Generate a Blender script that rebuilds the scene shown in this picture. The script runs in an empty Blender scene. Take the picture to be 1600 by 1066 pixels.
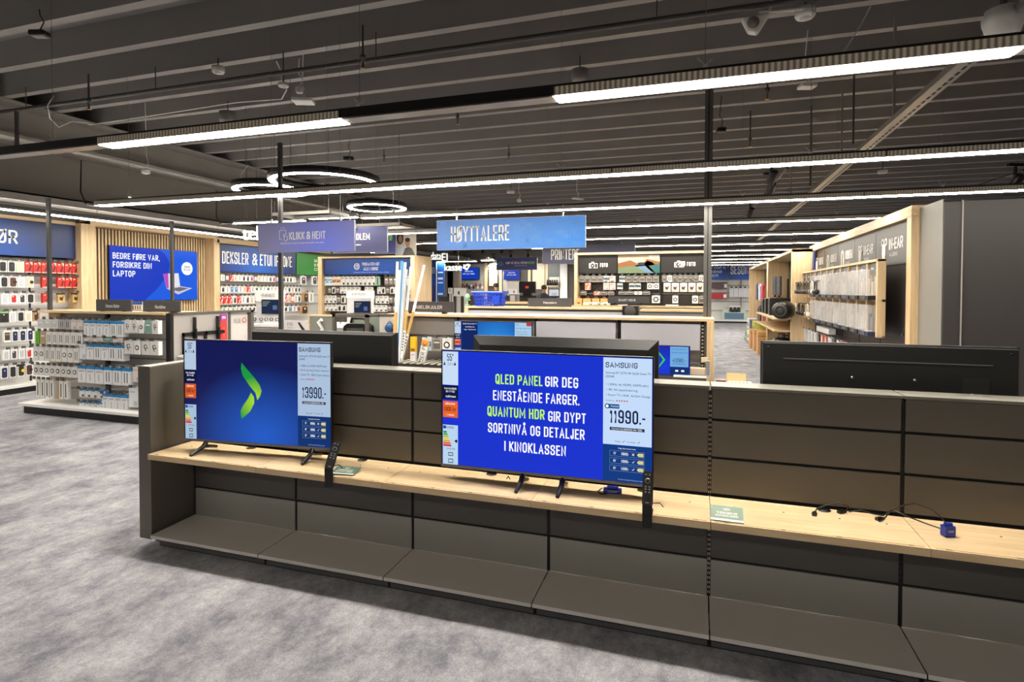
import bpy, math, random
from mathutils import Vector, Matrix
random.seed(7)
PI = math.pi
COL = bpy.context.scene.collection
SC = bpy.context.scene

# ---------------------------------------------------------------- camera (20 mm, eye height 1.78 m)
FPX, CY, YAW, PITCH, ROLL, EYE = 894.4, 473.1, math.radians(18.106), math.radians(-1.229), math.radians(.124), 1.7826
_R = Vector((math.cos(YAW), math.sin(YAW), 0)); _F = Vector((-math.sin(YAW), math.cos(YAW), 0)); _U = Vector((0, 0, 1))
F2 = _F*math.cos(PITCH)+_U*math.sin(PITCH); U2 = _U*math.cos(PITCH)-_F*math.sin(PITCH)
R3 = _R*math.cos(ROLL)+U2*math.sin(ROLL); U3 = U2*math.cos(ROLL)-_R*math.sin(ROLL)
EYEP = Vector((0, 0, EYE))
def ray(u, v): return F2+R3*((u-800)/FPX)-U3*((v-CY)/FPX)
def AX(u, v, X): d = ray(u, v); return EYEP+d*(X/d.x)
def AY(u, v, Y): d = ray(u, v); return EYEP+d*(Y/d.y)
def AZ(u, v, Z): d = ray(u, v); return EYEP+d*((Z-EYE)/d.z)
cam = bpy.data.cameras.new('camera'); camo = bpy.data.objects.new('camera', cam); COL.objects.link(camo)
M = Matrix((( R3.x, U3.x, -F2.x, 0), (R3.y, U3.y, -F2.y, 0), (R3.z, U3.z, -F2.z, EYE), (0, 0, 0, 1)))
camo.matrix_world = M
cam.sensor_width = 36; cam.lens = FPX*36/1600; cam.shift_y = (CY-533)/1600; cam.clip_end = 200; cam.clip_start = .05
SC.camera = camo

# ---------------------------------------------------------------- materials
def lin(c):
    out = []
    for x in c[:3]:
        x /= 255.0
        out.append(x/12.92 if x <= .04045 else ((x+.055)/1.055)**2.4)
    return (*out, 1)
MATS = {}
SCREEN = 2**-.15        # screens are set to the same picture level whatever the exposure
def mat(key, rgb, rough=.5, metal=0, vary=.06, scale=40, spec=.5, emit=0, ecol=None, trans=0, alpha=1, bump=0, coat=0):
    if key in MATS: return MATS[key]
    m = bpy.data.materials.new(key); m.use_nodes = True
    nt = m.node_tree; N = nt.nodes; L = nt.links
    b = N['Principled BSDF']
    col = lin(rgb)
    b.inputs['Roughness'].default_value = rough
    b.inputs['Metallic'].default_value = metal
    b.inputs['Specular IOR Level'].default_value = spec
    if coat: b.inputs['Coat Weight'].default_value = coat
    if vary > 0:
        tc = N.new('ShaderNodeTexCoord'); nz = N.new('ShaderNodeTexNoise'); nz.inputs['Scale'].default_value = scale
        L.new(tc.outputs['Object'], nz.inputs['Vector'])
        mx = N.new('ShaderNodeMix'); mx.data_type = 'RGBA'
        mx.inputs['A'].default_value = tuple(c*(1-vary) for c in col[:3])+(1,)
        mx.inputs['B'].default_value = tuple(min(1, c*(1+vary)) for c in col[:3])+(1,)
        L.new(nz.outputs['Fac'], mx.inputs['Factor']); L.new(mx.outputs['Result'], b.inputs['Base Color'])
        if bump:
            bp = N.new('ShaderNodeBump'); bp.inputs['Strength'].default_value = bump; bp.inputs['Distance'].default_value = .003
            L.new(nz.outputs['Fac'], bp.inputs['Height']); L.new(bp.outputs['Normal'], b.inputs['Normal'])
    else:
        b.inputs['Base Color'].default_value = col
    if emit:
        b.inputs['Emission Color'].default_value = lin(ecol or rgb); b.inputs['Emission Strength'].default_value = emit
    if trans: b.inputs['Transmission Weight'].default_value = trans
    if alpha < 1: b.inputs['Alpha'].default_value = alpha
    MATS[key] = m
    return m
def E(rgb, s=1.0, rough=.25):
    """a piece of a lit screen or backlit sign"""
    k = 'screen_%d_%d_%d_%d' % (*rgb, int(s*100))
    if k in MATS: return MATS[k]
    m = mat(k, (4, 4, 5), rough, emit=s*SCREEN, ecol=rgb, vary=0, spec=.15)
    return m
def wood(key, axis, light=(226, 200, 160), dark=(196, 164, 120), rough=.45):
    if key in MATS: return MATS[key]
    m = bpy.data.materials.new(key); m.use_nodes = True
    N = m.node_tree.nodes; L = m.node_tree.links; b = N['Principled BSDF']; b.inputs['Roughness'].default_value = rough
    tc = N.new('ShaderNodeTexCoord'); mp = N.new('ShaderNodeMapping')
    s = [16, 16, 16]; s['xyz'.index(axis)] = 1.1
    mp.inputs['Scale'].default_value = s
    L.new(tc.outputs['Object'], mp.inputs['Vector'])
    nz = N.new('ShaderNodeTexNoise'); nz.inputs['Scale'].default_value = 1.6; nz.inputs['Detail'].default_value = 6; nz.inputs['Roughness'].default_value = .6
    nz.inputs['Distortion'].default_value = .6
    L.new(mp.outputs['Vector'], nz.inputs['Vector'])
    cr = N.new('ShaderNodeValToRGB'); cr.color_ramp.elements[0].position = .3; cr.color_ramp.elements[1].position = .68
    cr.color_ramp.elements[0].color = lin(dark); cr.color_ramp.elements[1].color = lin(light)
    L.new(nz.outputs['Fac'], cr.inputs['Fac']); L.new(cr.outputs['Color'], b.inputs['Base Color'])
    MATS[key] = m
    return m
OAKX = wood('oak_grain_along', 'x'); OAKY = wood('oak_grain_deep', 'y'); OAKZ = wood('oak_grain_upright', 'z')
SHELFWOOD = wood('pale_pine_laminate', 'x', (214, 190, 152), (192, 164, 124), .45)
UPPER = mat('bronze_grey_steel', (90, 85, 77), .42, vary=.04, scale=3)
CHARCOAL = mat('charcoal_steel', (66, 63, 60), .45, vary=.04, scale=3)  # darker steel for the back panel just below the shelf
PLATE = mat('grey_base_steel', (186, 182, 177), .5, vary=.04, scale=3)
LOWER = mat('graphite_grey_steel', (134, 133, 128), .45, vary=.04, scale=3)
CAPM = mat('pale_grey_green_steel', (108, 106, 97), .4, vary=.05, scale=6)
BLACK = mat('black_plastic', (14, 14, 15), .35, vary=.05)
GAP = mat('black_slot', (5, 5, 5), .7, vary=0)
BLACKMETAL = mat('black_powder_steel', (30, 29, 28), .4, .3, vary=.05)
DGREY = mat('dark_grey_laminate', (66, 62, 58), .5, vary=.04, scale=4)
MGREY = mat('mid_grey_laminate', (132, 128, 124), .5, vary=.04, scale=4)
SGREY = mat('slate_sign_panel', (64, 62, 64), .5, vary=.04, scale=8)
WHITE = mat('white_laminate', (232, 232, 230), .4, vary=.02)
WHITEP = mat('white_plastic', (225, 225, 222), .35, vary=.02)
CHROME = mat('zinc_wire', (190, 190, 190), .28, .9, vary=.04)
STEEL = mat('brushed_strip', (120, 120, 120), .35, .8, vary=.06)
NAVY = mat('navy_sign_panel', (16, 52, 112), .45, vary=.15, scale=1.2)
BLUESIGN = mat('bright_blue_sign_panel', (52, 128, 226), .4, vary=.06, scale=2)
SLOTLIGHT = mat('pale_slot_light', (205, 198, 180), .4, .2, vary=0)  # pale colour painted as light coming through the upright slots
INK = mat('dark_print', (24, 26, 32), .5, vary=0)
LETTER = mat('white_lettering', (245, 243, 238), .45, vary=0)
SLEEVE = mat('clear_sleeve', (250, 250, 252), .05, vary=0, alpha=.05, spec=.4)
GLASS = mat('clear_acrylic', (250, 250, 252), .05, vary=0, trans=.0, alpha=.16, spec=.6)
FROST = mat('frosted_acrylic_rail', (205, 203, 210), .2, vary=.04, alpha=.62)
SKIN = mat('skin', (176, 128, 104), .5, vary=.05)
HAIR = mat('dark_hair', (26, 22, 20), .6, vary=.1)

# ---------------------------------------------------------------- mesh builder
class MB:
    def __init__(s): s.v = []; s.f = []; s.m = []; s.sm = []
    def add(s, vs, fs, m=0, smooth=False):
        o = len(s.v); s.v += [tuple(x) for x in vs]
        for f in fs: s.f.append(tuple(i+o for i in f)); s.m.append(m); s.sm.append(smooth)
        return s
    def box(s, x0, x1, y0, y1, z0, z1, m=0, T=None):
        if x0 > x1: x0, x1 = x1, x0
        if y0 > y1: y0, y1 = y1, y0
        if z0 > z1: z0, z1 = z1, z0
        vs = [Vector((x, y, z)) for z in (z0, z1) for y in (y0, y1) for x in (x0, x1)]
        if T is not None: vs = [T @ v for v in vs]
        return s.add(vs, [(0, 2, 3, 1), (4, 5, 7, 6), (0, 1, 5, 4), (2, 6, 7, 3), (0, 4, 6, 2), (1, 3, 7, 5)], m)
    def tube(s, pts, r, n=8, m=0, closed=False, cap=True):
        pts = [Vector(p) for p in pts]; k = len(pts); rs = r if isinstance(r, (list, tuple)) else [r]*k
        ref = None; base = len(s.v); vs = []
        for i, p in enumerate(pts):
            a = pts[(i-1) % k] if closed or i > 0 else p
            b = pts[(i+1) % k] if closed or i < k-1 else p
            t = (b-a).normalized() if (b-a).length > 1e-9 else Vector((0, 0, 1))
            if ref is None: ref = Vector((0, 0, 1)) if abs(t.z) < .9 else Vector((1, 0, 0))
            e1 = (ref-t*ref.dot(t)).normalized(); ref = e1; e2 = t.cross(e1)
            for j in range(n):
                a_ = 2*PI*j/n; vs.append(p+(e1*math.cos(a_)+e2*math.sin(a_))*rs[i])
        fs = []
        for i in range(k if closed else k-1):
            for j in range(n):
                a = i*n+j; b = i*n+(j+1) % n; c = ((i+1) % k)*n+(j+1) % n; d = ((i+1) % k)*n+j
                fs.append((a, b, c, d))
        s.add(vs, fs, m, True)
        if cap and not closed:
            s.add(vs[:n], [tuple(range(n-1, -1, -1))], m); s.add(vs[-n:], [tuple(range(n))], m)
        return s
    def lathe(s, prof, c=(0, 0, 0), n=24, m=0, axis='z', smooth=True, T=None):
        c = Vector(c); vs = []
        for r, h in prof:
            for j in range(n):
                a = 2*PI*j/n; x, y = r*math.cos(a), r*math.sin(a)
                p = Vector((x, y, h)) if axis == 'z' else (Vector((x, h, y)) if axis == 'y' else Vector((h, x, y)))
                if T is not None: p = T @ p
                vs.append(c+p)
        fs = [(i*n+j, i*n+(j+1) % n, (i+1)*n+(j+1) % n, (i+1)*n+j) for i in range(len(prof)-1) for j in range(n)]
        s.add(vs, fs, m, smooth)
        return s
    def prism(s, poly, a0, a1, axis='y', m=0, T=None):
        """poly: (p, q) in the two other axes (x,z for y; y,z for x; x,y for z), extruded from a0 to a1"""
        def P(p, q, a):
            v = Vector((p, a, q)) if axis == 'y' else (Vector((a, p, q)) if axis == 'x' else Vector((p, q, a)))
            return T @ v if T is not None else v
        n = len(poly)
        vs = [P(p, q, a0) for p, q in poly]+[P(p, q, a1) for p, q in poly]
        fs = [tuple(range(n)), tuple(range(2*n-1, n-1, -1))]+[(i, n+i, n+(i+1) % n, (i+1) % n) for i in range(n)]
        return s.add(vs, fs, m)
    def mesh(s, name, mats):
        me = bpy.data.meshes.new(name)
        me.from_pydata(s.v, [], s.f)
        for x in (mats if isinstance(mats, (list, tuple)) else [mats]): me.materials.append(x)
        me.polygons.foreach_set('material_index', s.m); me.polygons.foreach_set('use_smooth', s.sm)
        me.update()
        import bmesh
        bm = bmesh.new(); bm.from_mesh(me); bmesh.ops.recalc_face_normals(bm, faces=bm.faces); bm.to_mesh(me); bm.free()
        return me
    def build(s, name, mats, parent=None, world=False, loc=None, rot=0, bevel=0, label=None, cat=None, group=None, kind=None):
        if parent is not None:
            if world:
                l = parent.location; s.v = [(a-l.x, b-l.y, c-l.z) for a, b, c in s.v]
            o = bpy.data.objects.new(name, s.mesh(name, mats)); COL.objects.link(o); o.parent = parent
            if label: o['label'] = label
        else:
            if loc is None:
                xs = [v[0] for v in s.v]; ys = [v[1] for v in s.v]; zs = [v[2] for v in s.v]
                loc = ((min(xs)+max(xs))/2, (min(ys)+max(ys))/2, min(zs))
                s.v = [(a-loc[0], b-loc[1], c-loc[2]) for a, b, c in s.v]
            o = bpy.data.objects.new(name, s.mesh(name, mats)); COL.objects.link(o); o.location = loc; o.rotation_euler = (0, 0, rot)
            tag(o, label, cat, group, kind)
        if bevel:
            md = o.modifiers.new('edge', 'BEVEL'); md.width = bevel; md.segments = 2; md.limit_method = 'ANGLE'
        return o
def tag(o, label=None, cat=None, group=None, kind=None):
    if label: o['label'] = label
    if cat: o['category'] = cat
    if group: o['group'] = group
    if kind: o['kind'] = kind
    return o
def thing(name, label, cat, loc=(0, 0, 0), rot=0, group=None):
    o = bpy.data.objects.new(name, None); COL.objects.link(o); o.empty_display_size = .1
    o.location = loc; o.rotation_euler = (0, 0, rot)
    return tag(o, label, cat, group)
def struct(name, mb, mats): return mb.build(name, mats, loc=(0, 0, 0), kind='structure')
def dup(root, loc, rot=None, label=None, group=None):
    r = root.copy(); COL.objects.link(r); r.location = loc
    if rot is not None: r.rotation_euler = (0, 0, rot)
    if label: r['label'] = label
    if group: r['group'] = group
    for ch in list(root.children):
        c = ch.copy(); COL.objects.link(c); c.parent = r
        for g in list(ch.children):
            d = g.copy(); COL.objects.link(d); d.parent = c
    return r
ORD = 'first second third fourth fifth sixth seventh eighth ninth tenth eleventh twelfth thirteenth fourteenth fifteenth sixteenth seventeenth eighteenth nineteenth twentieth twenty-first twenty-second twenty-third twenty-fourth twenty-fifth twenty-sixth'.split()

# ---------------------------------------------------------------- lettering
_GLY = {}
def glyphs(body, bold):
    k = (body, bold)
    if k not in _GLY:
        cu = bpy.data.curves.new('t', 'FONT'); cu.body = body; cu.size = 1; cu.offset = bold; cu.resolution_u = 3; cu.extrude = .0
        ob = bpy.data.objects.new('t', cu); COL.objects.link(ob)
        dg = bpy.context.evaluated_depsgraph_get()
        me = bpy.data.meshes.new_from_object(ob.evaluated_get(dg))
        vs = [(v.co.x, v.co.y) for v in me.vertices]; fs = [tuple(p.vertices) for p in me.polygons]
        bpy.data.objects.remove(ob); bpy.data.curves.remove(cu); bpy.data.meshes.remove(me)
        _GLY[k] = (vs, fs)
    return _GLY[k]
STROKES = {
 'A': '0 0,.5 1,1 0;.16 .3,.84 .3', 'B': '0 0,0 1,.94 1r,.94 .53r,0 .53;.5 .53,1 .53r,1 0r,0 0', 'C': '1 .72,1 1r,0 1r,0 0r,1 0r,1 .28', 'D': '0 0,0 1,1 1r,1 0rz',
 'E': '1 1,0 1,0 0,1 0;0 .52,.85 .52', 'F': '1 1,0 1,0 0;0 .5,.85 .5', 'G': '1 .78,1 1r,0 1r,0 0r,1 0r,1 .45,.58 .45', 'H': '0 0,0 1;1 0,1 1;0 .52,1 .52', 'I': '.5 0,.5 1',
 'J': '1 1,1 0r,0 0r,0 .25', 'K': '0 0,0 1;1 1,.05 .42;.3 .57,1 0', 'L': '0 1,0 0,1 0', 'M': '0 0,0 1,.5 .25,1 1,1 0', 'N': '0 0,0 1,1 0,1 1', 'O': '0 0r,0 1r,1 1r,1 0rz',
 'P': '0 0,0 1,1 1r,1 .45r,0 .45', 'Q': '0 0r,0 1r,1 1r,1 0rz;.6 .22,1.05 -.06', 'R': '0 0,0 1,1 1r,1 .47r,0 .47;.5 .47,1 0', 'S': '1 .74,1 1r,0 1r,0 .54r,1 .48r,1 0r,0 0r,0 .26',
 'T': '0 1,1 1;.5 1,.5 0', 'U': '0 1,0 0r,1 0r,1 1', 'V': '0 1,.5 0,1 1', 'W': '0 1,.25 0,.5 .75,.75 0,1 1', 'X': '0 0,1 1;0 1,1 0', 'Y': '0 1,.5 .45,1 1;.5 .45,.5 0', 'Z': '0 1,1 1,0 0,1 0',
 '\u00d8': '0 0r,0 1r,1 1r,1 0rz;-.06 -.05,1.06 1.05', '\u00c5': '0 0,.5 1,1 0;.16 .3,.84 .3;.34 1.12r,.34 1.3r,.66 1.3r,.66 1.12rz', '0': '0 0r,0 1r,1 1r,1 0rz', '1': '0 .8,.5 1,.5 0',
 '2': '0 .74,0 1r,1 1r,1 .6,0 0,1 0', '3': '0 .8,0 1r,1 1r,1 .53r,.4 .53;.4 .53,1 .53r,1 0r,0 0r,0 .22', '4': '.75 0,.75 1,0 .25,1 .25', '5': '1 1,0 1,0 .56,1 .6r,1 0r,0 0r,0 .22',
 '6': '1 .8,1 1r,0 1r,0 0r,1 0r,1 .55r,0 .55', '7': '0 1,1 1,.35 0', '8': '0 0r,0 .52r,1 .52r,1 0rz;.05 .52r,.05 1r,.95 1r,.95 .52rz', '9': '0 .2,0 0r,1 0r,1 1r,0 1r,0 .45r,1 .45',
 '.': '.5 0,.5 .03', ',': '.6 .03,.3 -.16', '-': '0 .42,1 .42', '!': '.5 1,.5 .3;.5 0,.5 .03', '"': '.2 1,.2 .8;.8 1,.8 .8', '&': '1 .45,.6 0r,0 0r,0 .38r,.8 .66r,.8 1r,.15 1r,.15 .75,1 0', ' ': '', '/': '0 0,1 1'}
ADV = {'I': .25, 'M': 1.35, 'W': 1.5, '.': .2, ',': .25, '-': .55, ' ': .35, 'L': .82, 'E': .85, 'F': .82, 'J': .72, '1': .5, 'T': .9, '!': .2, '"': .45, '\u00c5': 1.1, 'A': 1.1, 'V': 1.1, 'Y': 1.05, 'K': 1.02}
def stroke_text(mb, body, x0, x1, z0, z1, y, bold, m):
    H = z1-z0; gap = .24
    tot = sum(ADV.get(c, 1) for c in body)+gap*(len(body)-1)
    ux = (x1-x0)/tot; th = min(H*(.11+1.1*bold), ux*.3); x = x0
    for c in body:
        a = ADV.get(c, 1)*ux
        for st in STROKES[c].split(';') if STROKES[c] else ():
            closed = st.endswith('z'); st = st.rstrip('z'); P = []
            for q in st.split(','):
                rd = q.endswith('r'); px, py = map(float, q.rstrip('r').split())
                P.append((x+th/2+px*(a-th) if a > th*1.3 else x+a/2, z0+th/2+py*(H-th), rd))
            out = []; n = len(P)
            for i, (px, py, rd) in enumerate(P):
                if rd:
                    (ax, ay, _), (bx, by, _) = P[i-1], P[(i+1) % n]
                    la = math.hypot(ax-px, ay-py); lb = math.hypot(bx-px, by-py)
                    r = min(H*.2, la*.5, lb*.5)
                    A = (px+(ax-px)/la*r, py+(ay-py)/la*r); B = (px+(bx-px)/lb*r, py+(by-py)/lb*r)
                    for k in range(5):
                        t = k/4; out.append(((1-t)**2*A[0]+2*t*(1-t)*px+t*t*B[0], (1-t)**2*A[1]+2*t*(1-t)*py+t*t*B[1]))
                else: out.append((px, py))
            k = len(out); L_, R_ = [], []
            for i, (px, py) in enumerate(out):
                pa = out[i-1] if closed or i > 0 else None; pb = out[(i+1) % k] if closed or i < k-1 else None
                def dr(u, v):
                    l = math.hypot(v[0]-u[0], v[1]-u[1]) or 1e-9; return ((v[0]-u[0])/l, (v[1]-u[1])/l)
                d1 = dr(pa, (px, py)) if pa else None; d2 = dr((px, py), pb) if pb else None
                ex = 0
                if d1 is None: d1 = d2; px -= d1[0]*th/2*.98; py -= d1[1]*th/2*.98
                elif d2 is None: d2 = d1; px += d1[0]*th/2*.98; py += d1[1]*th/2*.98
                nx, ny = -(d1[1]+d2[1]), d1[0]+d2[0]; l = math.hypot(nx, ny)
                if l < .3: nx, ny, f = -d1[1], d1[0], 1
                else: nx, ny = nx/l, ny/l; f = min(1.9, 1/max(.3, nx*-d1[1]+ny*d1[0]))
                L_.append((px+nx*th/2*f, y, py+ny*th/2*f)); R_.append((px-nx*th/2*f, y, py-ny*th/2*f))
            vs = L_+R_
            mb.add(vs, [(i, (i+1) % k, k+(i+1) % k, k+i) for i in range(k if closed else k-1)], m)
        x += a+gap*ux
    return mb
def put_text(mb, body, x0, x1, z0, z1, y=-.002, bold=.02, m=0, slant=0):
    """fit a word to the box x0..x1, z0..z1 of a panel that faces -y"""
    if not slant and all(c in STROKES for c in body): return stroke_text(mb, body, x0, x1, z0, z1, y, bold, m)
    vs, fs = glyphs(body, bold*.3)
    if not vs: return mb
    ax, bx = min(v[0] for v in vs), max(v[0] for v in vs); ay, by = min(v[1] for v in vs), max(v[1] for v in vs)
    sx = (x1-x0)/max(bx-ax, 1e-6); sz = (z1-z0)/max(by-ay, 1e-6)
    return mb.add([(x0+(v[0]-ax)*sx+slant*(v[1]-ay)*sz, y, z0+(v[1]-ay)*sz) for v in vs], fs, m)
def text(parent, body, x0, x1, z0, z1, m=None, y=-.002, bold=.02, name='lettering', slant=0, label=None):
    mb = MB(); put_text(mb, body, x0, x1, z0, z1, y, bold, 0, slant)
    return mb.build(name, m or LETTER, parent, label=label)
# ================================================================ the shell
def carpet():
    m = bpy.data.materials.new('mottled_grey_carpet'); m.use_nodes = True
    N = m.node_tree.nodes; L = m.node_tree.links; b = N['Principled BSDF']; b.inputs['Roughness'].default_value = .95; b.inputs['Specular IOR Level'].default_value = .15
    tc = N.new('ShaderNodeTexCoord')
    def noise(scale, sx, sy, det, rough=.6, rot=0):
        mp = N.new('ShaderNodeMapping'); mp.inputs['Scale'].default_value = (sx, sy, 1); mp.inputs['Rotation'].default_value = (0, 0, rot)
        L.new(tc.outputs['Object'], mp.inputs['Vector'])
        nz = N.new('ShaderNodeTexNoise'); nz.inputs['Scale'].default_value = scale; nz.inputs['Detail'].default_value = det; nz.inputs['Roughness'].default_value = rough
        L.new(mp.outputs['Vector'], nz.inputs['Vector']); return nz.outputs['Fac']
    def mixc(a, c, fac, mode='MIX'):
        x = N.new('ShaderNodeMix'); x.data_type = 'RGBA'; x.blend_type = mode
        for i, s in (('A', a), ('B', c)):
            if isinstance(s, tuple): x.inputs[i].default_value = s
            else: L.new(s, x.inputs[i])
        if isinstance(fac, float): x.inputs['Factor'].default_value = fac
        else: L.new(fac, x.inputs['Factor'])
        return x.outputs['Result']
    def ramp(f, p0, p1, c0, c1):
        r = N.new('ShaderNodeValToRGB'); r.color_ramp.elements[0].position = p0; r.color_ramp.elements[1].position = p1
        r.color_ramp.elements[0].color = c0; r.color_ramp.elements[1].color = c1; L.new(f, r.inputs['Fac']); return r.outputs['Color']
    big = ramp(noise(2.6, 1.2, .85, 12, .72), .36, .64, lin((122, 122, 131)), lin((181, 180, 184)))
    streak = ramp(noise(17, 1.25, .85, 9, .8), .34, .64, (.62, .62, .64, 1), (1.12, 1.12, 1.12, 1))
    fine = ramp(noise(95, 1.2, .8, 4, .8), .3, .7, (.6, .6, .6, 1), (1.3, 1.3, 1.3, 1))
    c = mixc(big, streak, .8, 'MULTIPLY'); c = mixc(c, fine, .8, 'MULTIPLY')
    L.new(c, b.inputs['Base Color'])
    bp = N.new('ShaderNodeBump'); bp.inputs['Strength'].default_value = .35; bp.inputs['Distance'].default_value = .004
    L.new(noise(150, 1, 1, 2, .6), bp.inputs['Height']); L.new(bp.outputs['Normal'], b.inputs['Normal'])
    return m
struct('floor', MB().box(-12.2, 12, -4, 35, -.1, 0), carpet())
DECK = mat('charcoal_painted_deck', (132, 129, 128), .5, .0, vary=.08, scale=1.5)
WALLM = mat('charcoal_painted_wall', (128, 124, 118), .7, vary=.06, scale=1.2)
GIRD = mat('grey_painted_steel', (150, 147, 142), .5, vary=.06, scale=2)
prof = []
P0, PITCHD = 6.46, .72
k0 = int((-4-P0)/PITCHD)
y = P0+k0*PITCHD
while y < 35:
    prof += [(y-.085, 4.92), (y-.055, 4.6), (y+.055, 4.6), (y+.085, 4.92)]
    y += PITCHD
top = [(prof[-1][0], 5.0), (prof[0][0], 5.0)]
mb = MB(); n = len(prof)
vs = [(-11.5, p, q) for p, q in prof]+[(12.2, p, q) for p, q in prof]
mb.add(vs, [(i, i+1, n+i+1, n+i) for i in range(n-1)])
mb.box(-11.5, 12.2, prof[0][0], prof[-1][0], 5.0, 5.05)
struct('ceiling', mb, DECK)
struct('wall_left', MB().box(-12.2, -11.42, -4, 35, 0, 3.3).box(-12.2, -10.3, -4, 35, 3.3, 5.0), WALLM)
struct('wall_right', MB().box(12, 12.2, -4, 35, 0, 5.0), WALLM)
struct('wall_back', MB().box(-12.2, 12.2, 35, 35.2, 0, 5.0), WALLM)
struct('wall_front', MB().box(-12.2, 12.2, -4.2, -4, 0, 5.0), WALLM)
struct('trim_1', MB().box(-10.36, -9.94, -4, 35, 3.16, 3.26).box(-10.36, -10.3, -4, 35, 3.26, 3.34), GIRD)   # soffit edge under the bulkhead
struct('beam', MB().box(-10.3, -9.72, -4, 35, 4.05, 4.1).box(-10.05, -10.0, -4, 35, 4.1, 4.6).box(-10.3, -9.72, -4, 35, 4.55, 4.598), GIRD)

# ================================================================ linear lamps
LAMP = mat('lamp_diffuser_lit', (255, 247, 232), .5, vary=0, emit=52)
LAMPF = mat('lamp_diffuser_full_output', (255, 246, 232), .5, vary=0, emit=125)
LAMPD = mat('lamp_diffuser_dimmed', (255, 246, 232), .5, vary=0, emit=34)
def ribbed():
    m = bpy.data.materials.new('ribbed_prism_glow'); m.use_nodes = True
    N = m.node_tree.nodes; L = m.node_tree.links; b = N['Principled BSDF']; b.inputs['Base Color'].default_value = lin((60, 54, 47)); b.inputs['Roughness'].default_value = .4
    tc = N.new('ShaderNodeTexCoord'); w = N.new('ShaderNodeTexWave'); w.inputs['Scale'].default_value = 11; w.bands_direction = 'X'
    L.new(tc.outputs['Object'], w.inputs['Vector'])
    mr = N.new('ShaderNodeMapRange'); mr.inputs['To Min'].default_value = .03; mr.inputs['To Max'].default_value = .13
    L.new(w.outputs['Fac'], mr.inputs['Value']); L.new(mr.outputs['Result'], b.inputs['Emission Strength']); b.inputs['Emission Color'].default_value = lin((255, 232, 200))
    return m
RIB = ribbed()
LZ = 2.885
WIRE = mat('suspension_wire', (120, 120, 118), .4, .6, vary=0)
def lamp_row(Y, x0, x1, lit, label, wires, group='suspended linear light rows', lamp=None):
    t = thing('linear_light', label, 'ceiling light', ((x0+x1)/2, Y, LZ), 0, group)
    MB().box(x0, x1, Y-.035, Y+.035, LZ+.008, LZ+.075).box(x0, x1, Y-.062, Y+.062, LZ+.004, LZ+.012).build('trunking', BLACKMETAL, t, True)
    for a, b in lit:
        MB().box(a, b, Y-.058, Y+.058, LZ-.004, LZ+.003).build('diffuser', lamp or LAMP, t, True)
        r = MB().box(a, b, Y-.068, Y-.063, LZ, LZ+.05).box(a, b, Y+.063, Y+.1, LZ+.004, LZ+.009)
        r.build('ribbed_reflector', RIB, t, True)
    gaps = [(p[1]+.01, q[0]-.01) for p, q in zip([(x0, x0)]+lit, lit+[(x1, x1)]) if q[0]-p[1] > .3]
    for a, b in gaps: MB().box(a, b, Y-.05, Y+.05, LZ-.001, LZ+.003).build('unlit_cover', mat('unlit_cover_grey', (150, 146, 142), .25, vary=.05), t, True)
    for x in wires:
        MB().tube([(x, Y, LZ+.07), (x, Y, 4.62)], .0022, 5).build('suspension_wire', WIRE, t, True)
        MB().box(x-.014, x+.014, Y-.02, Y+.02, LZ+.072, LZ+.095).tube([(x-.04, Y, LZ+.14), (x, Y, LZ+.1), (x+.035, Y, LZ+.125)], .003, 5).build('wire_gripper', CHROME, t, True)
lamp_row(3.24, -9.6, 3.0, [(-4.35, -2.215), (-.79, 1.375)], 'front row of linear lights, two lit lengths with dark trunking between them', [-4.93, -2.1, .02, 2.0], lamp=LAMPF)
lamp_row(-1.4, -10, 6, [(-9.6+2.25*i, -7.4+2.25*i) for i in range(7)], 'fully lit light row behind the viewpoint', [-8, -4, 0, 4], lamp=LAMPD)
lamp_row(5.51, -7.54, 6.2, [(-7.54+2.25*i, -7.54+2.25*(i+1)-.012) for i in range(6)], 'long unbroken lit light row passing behind the front lights', [-7.0, -4.0, -1.3, .9, 3.2, 5.4])
lamp_row(7.68, -4.93, 7.0, [(-4.93+2.25*i, -4.93+2.25*(i+1)-.012) for i in range(5)], 'lit light row starting just behind the smallest ring lamp', [-4.4, -2, .5, 2.6, 5])
names = ['third lit light row behind the blue speaker sign', 'fourth lit light row, ending over the headphone wall', 'fifth lit light row, above the photo unit', 'sixth lit light row, beyond the photo unit',
         'seventh lit light row, deep in the hall', 'eighth lit light row, deep in the hall', 'ninth lit light row over the far aisle', 'tenth lit light row nearest the far wall']
for i, nm in enumerate(names):
    Y = 9.96+2.29*i
    x0 = -7.4 if i < 2 else -4.2
    lamp_row(Y, x0, 6.5, [(x0, x0+2.2), (x0+2.21, 6.5)], nm, [x0+1, -1, 2, 5])
for i, Y in enumerate((28.3, 30.6, 32.9)):  # unseen rows, added only to brighten the season wall
    lamp_row(Y, -7, -.3, [(-7, -.3)], '%s added light row hidden behind the photo wall, brightening the far wall' % ORD[i], [-5, -2])
    lamp_row(Y, 3.4, 7, [(3.4, 7)], '%s added light row, unseen beyond the fitness unit, brightening the far wall' % ORD[i], [4, 6])
# lamp strip along the wall units
t = thing('linear_light', 'lit light strip running along the phone case wall', 'ceiling light', (-9.9, 6, 2.97))
MB().box(-9.94, -9.86, .2, 16, 2.985, 3.05).build('trunking', BLACKMETAL, t, True)
MB().box(-9.955, -9.845, .2, 16, 2.97, 2.984).build('diffuser', LAMP, t, True)
for y in (2, 4.5, 7.2, 9.8, 12.6, 15.2):
    MB().tube([(-9.9, y, 3.05), (-9.9, y, 3.17)], .004, 5).build('suspension_wire', WIRE, t, True)
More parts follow.
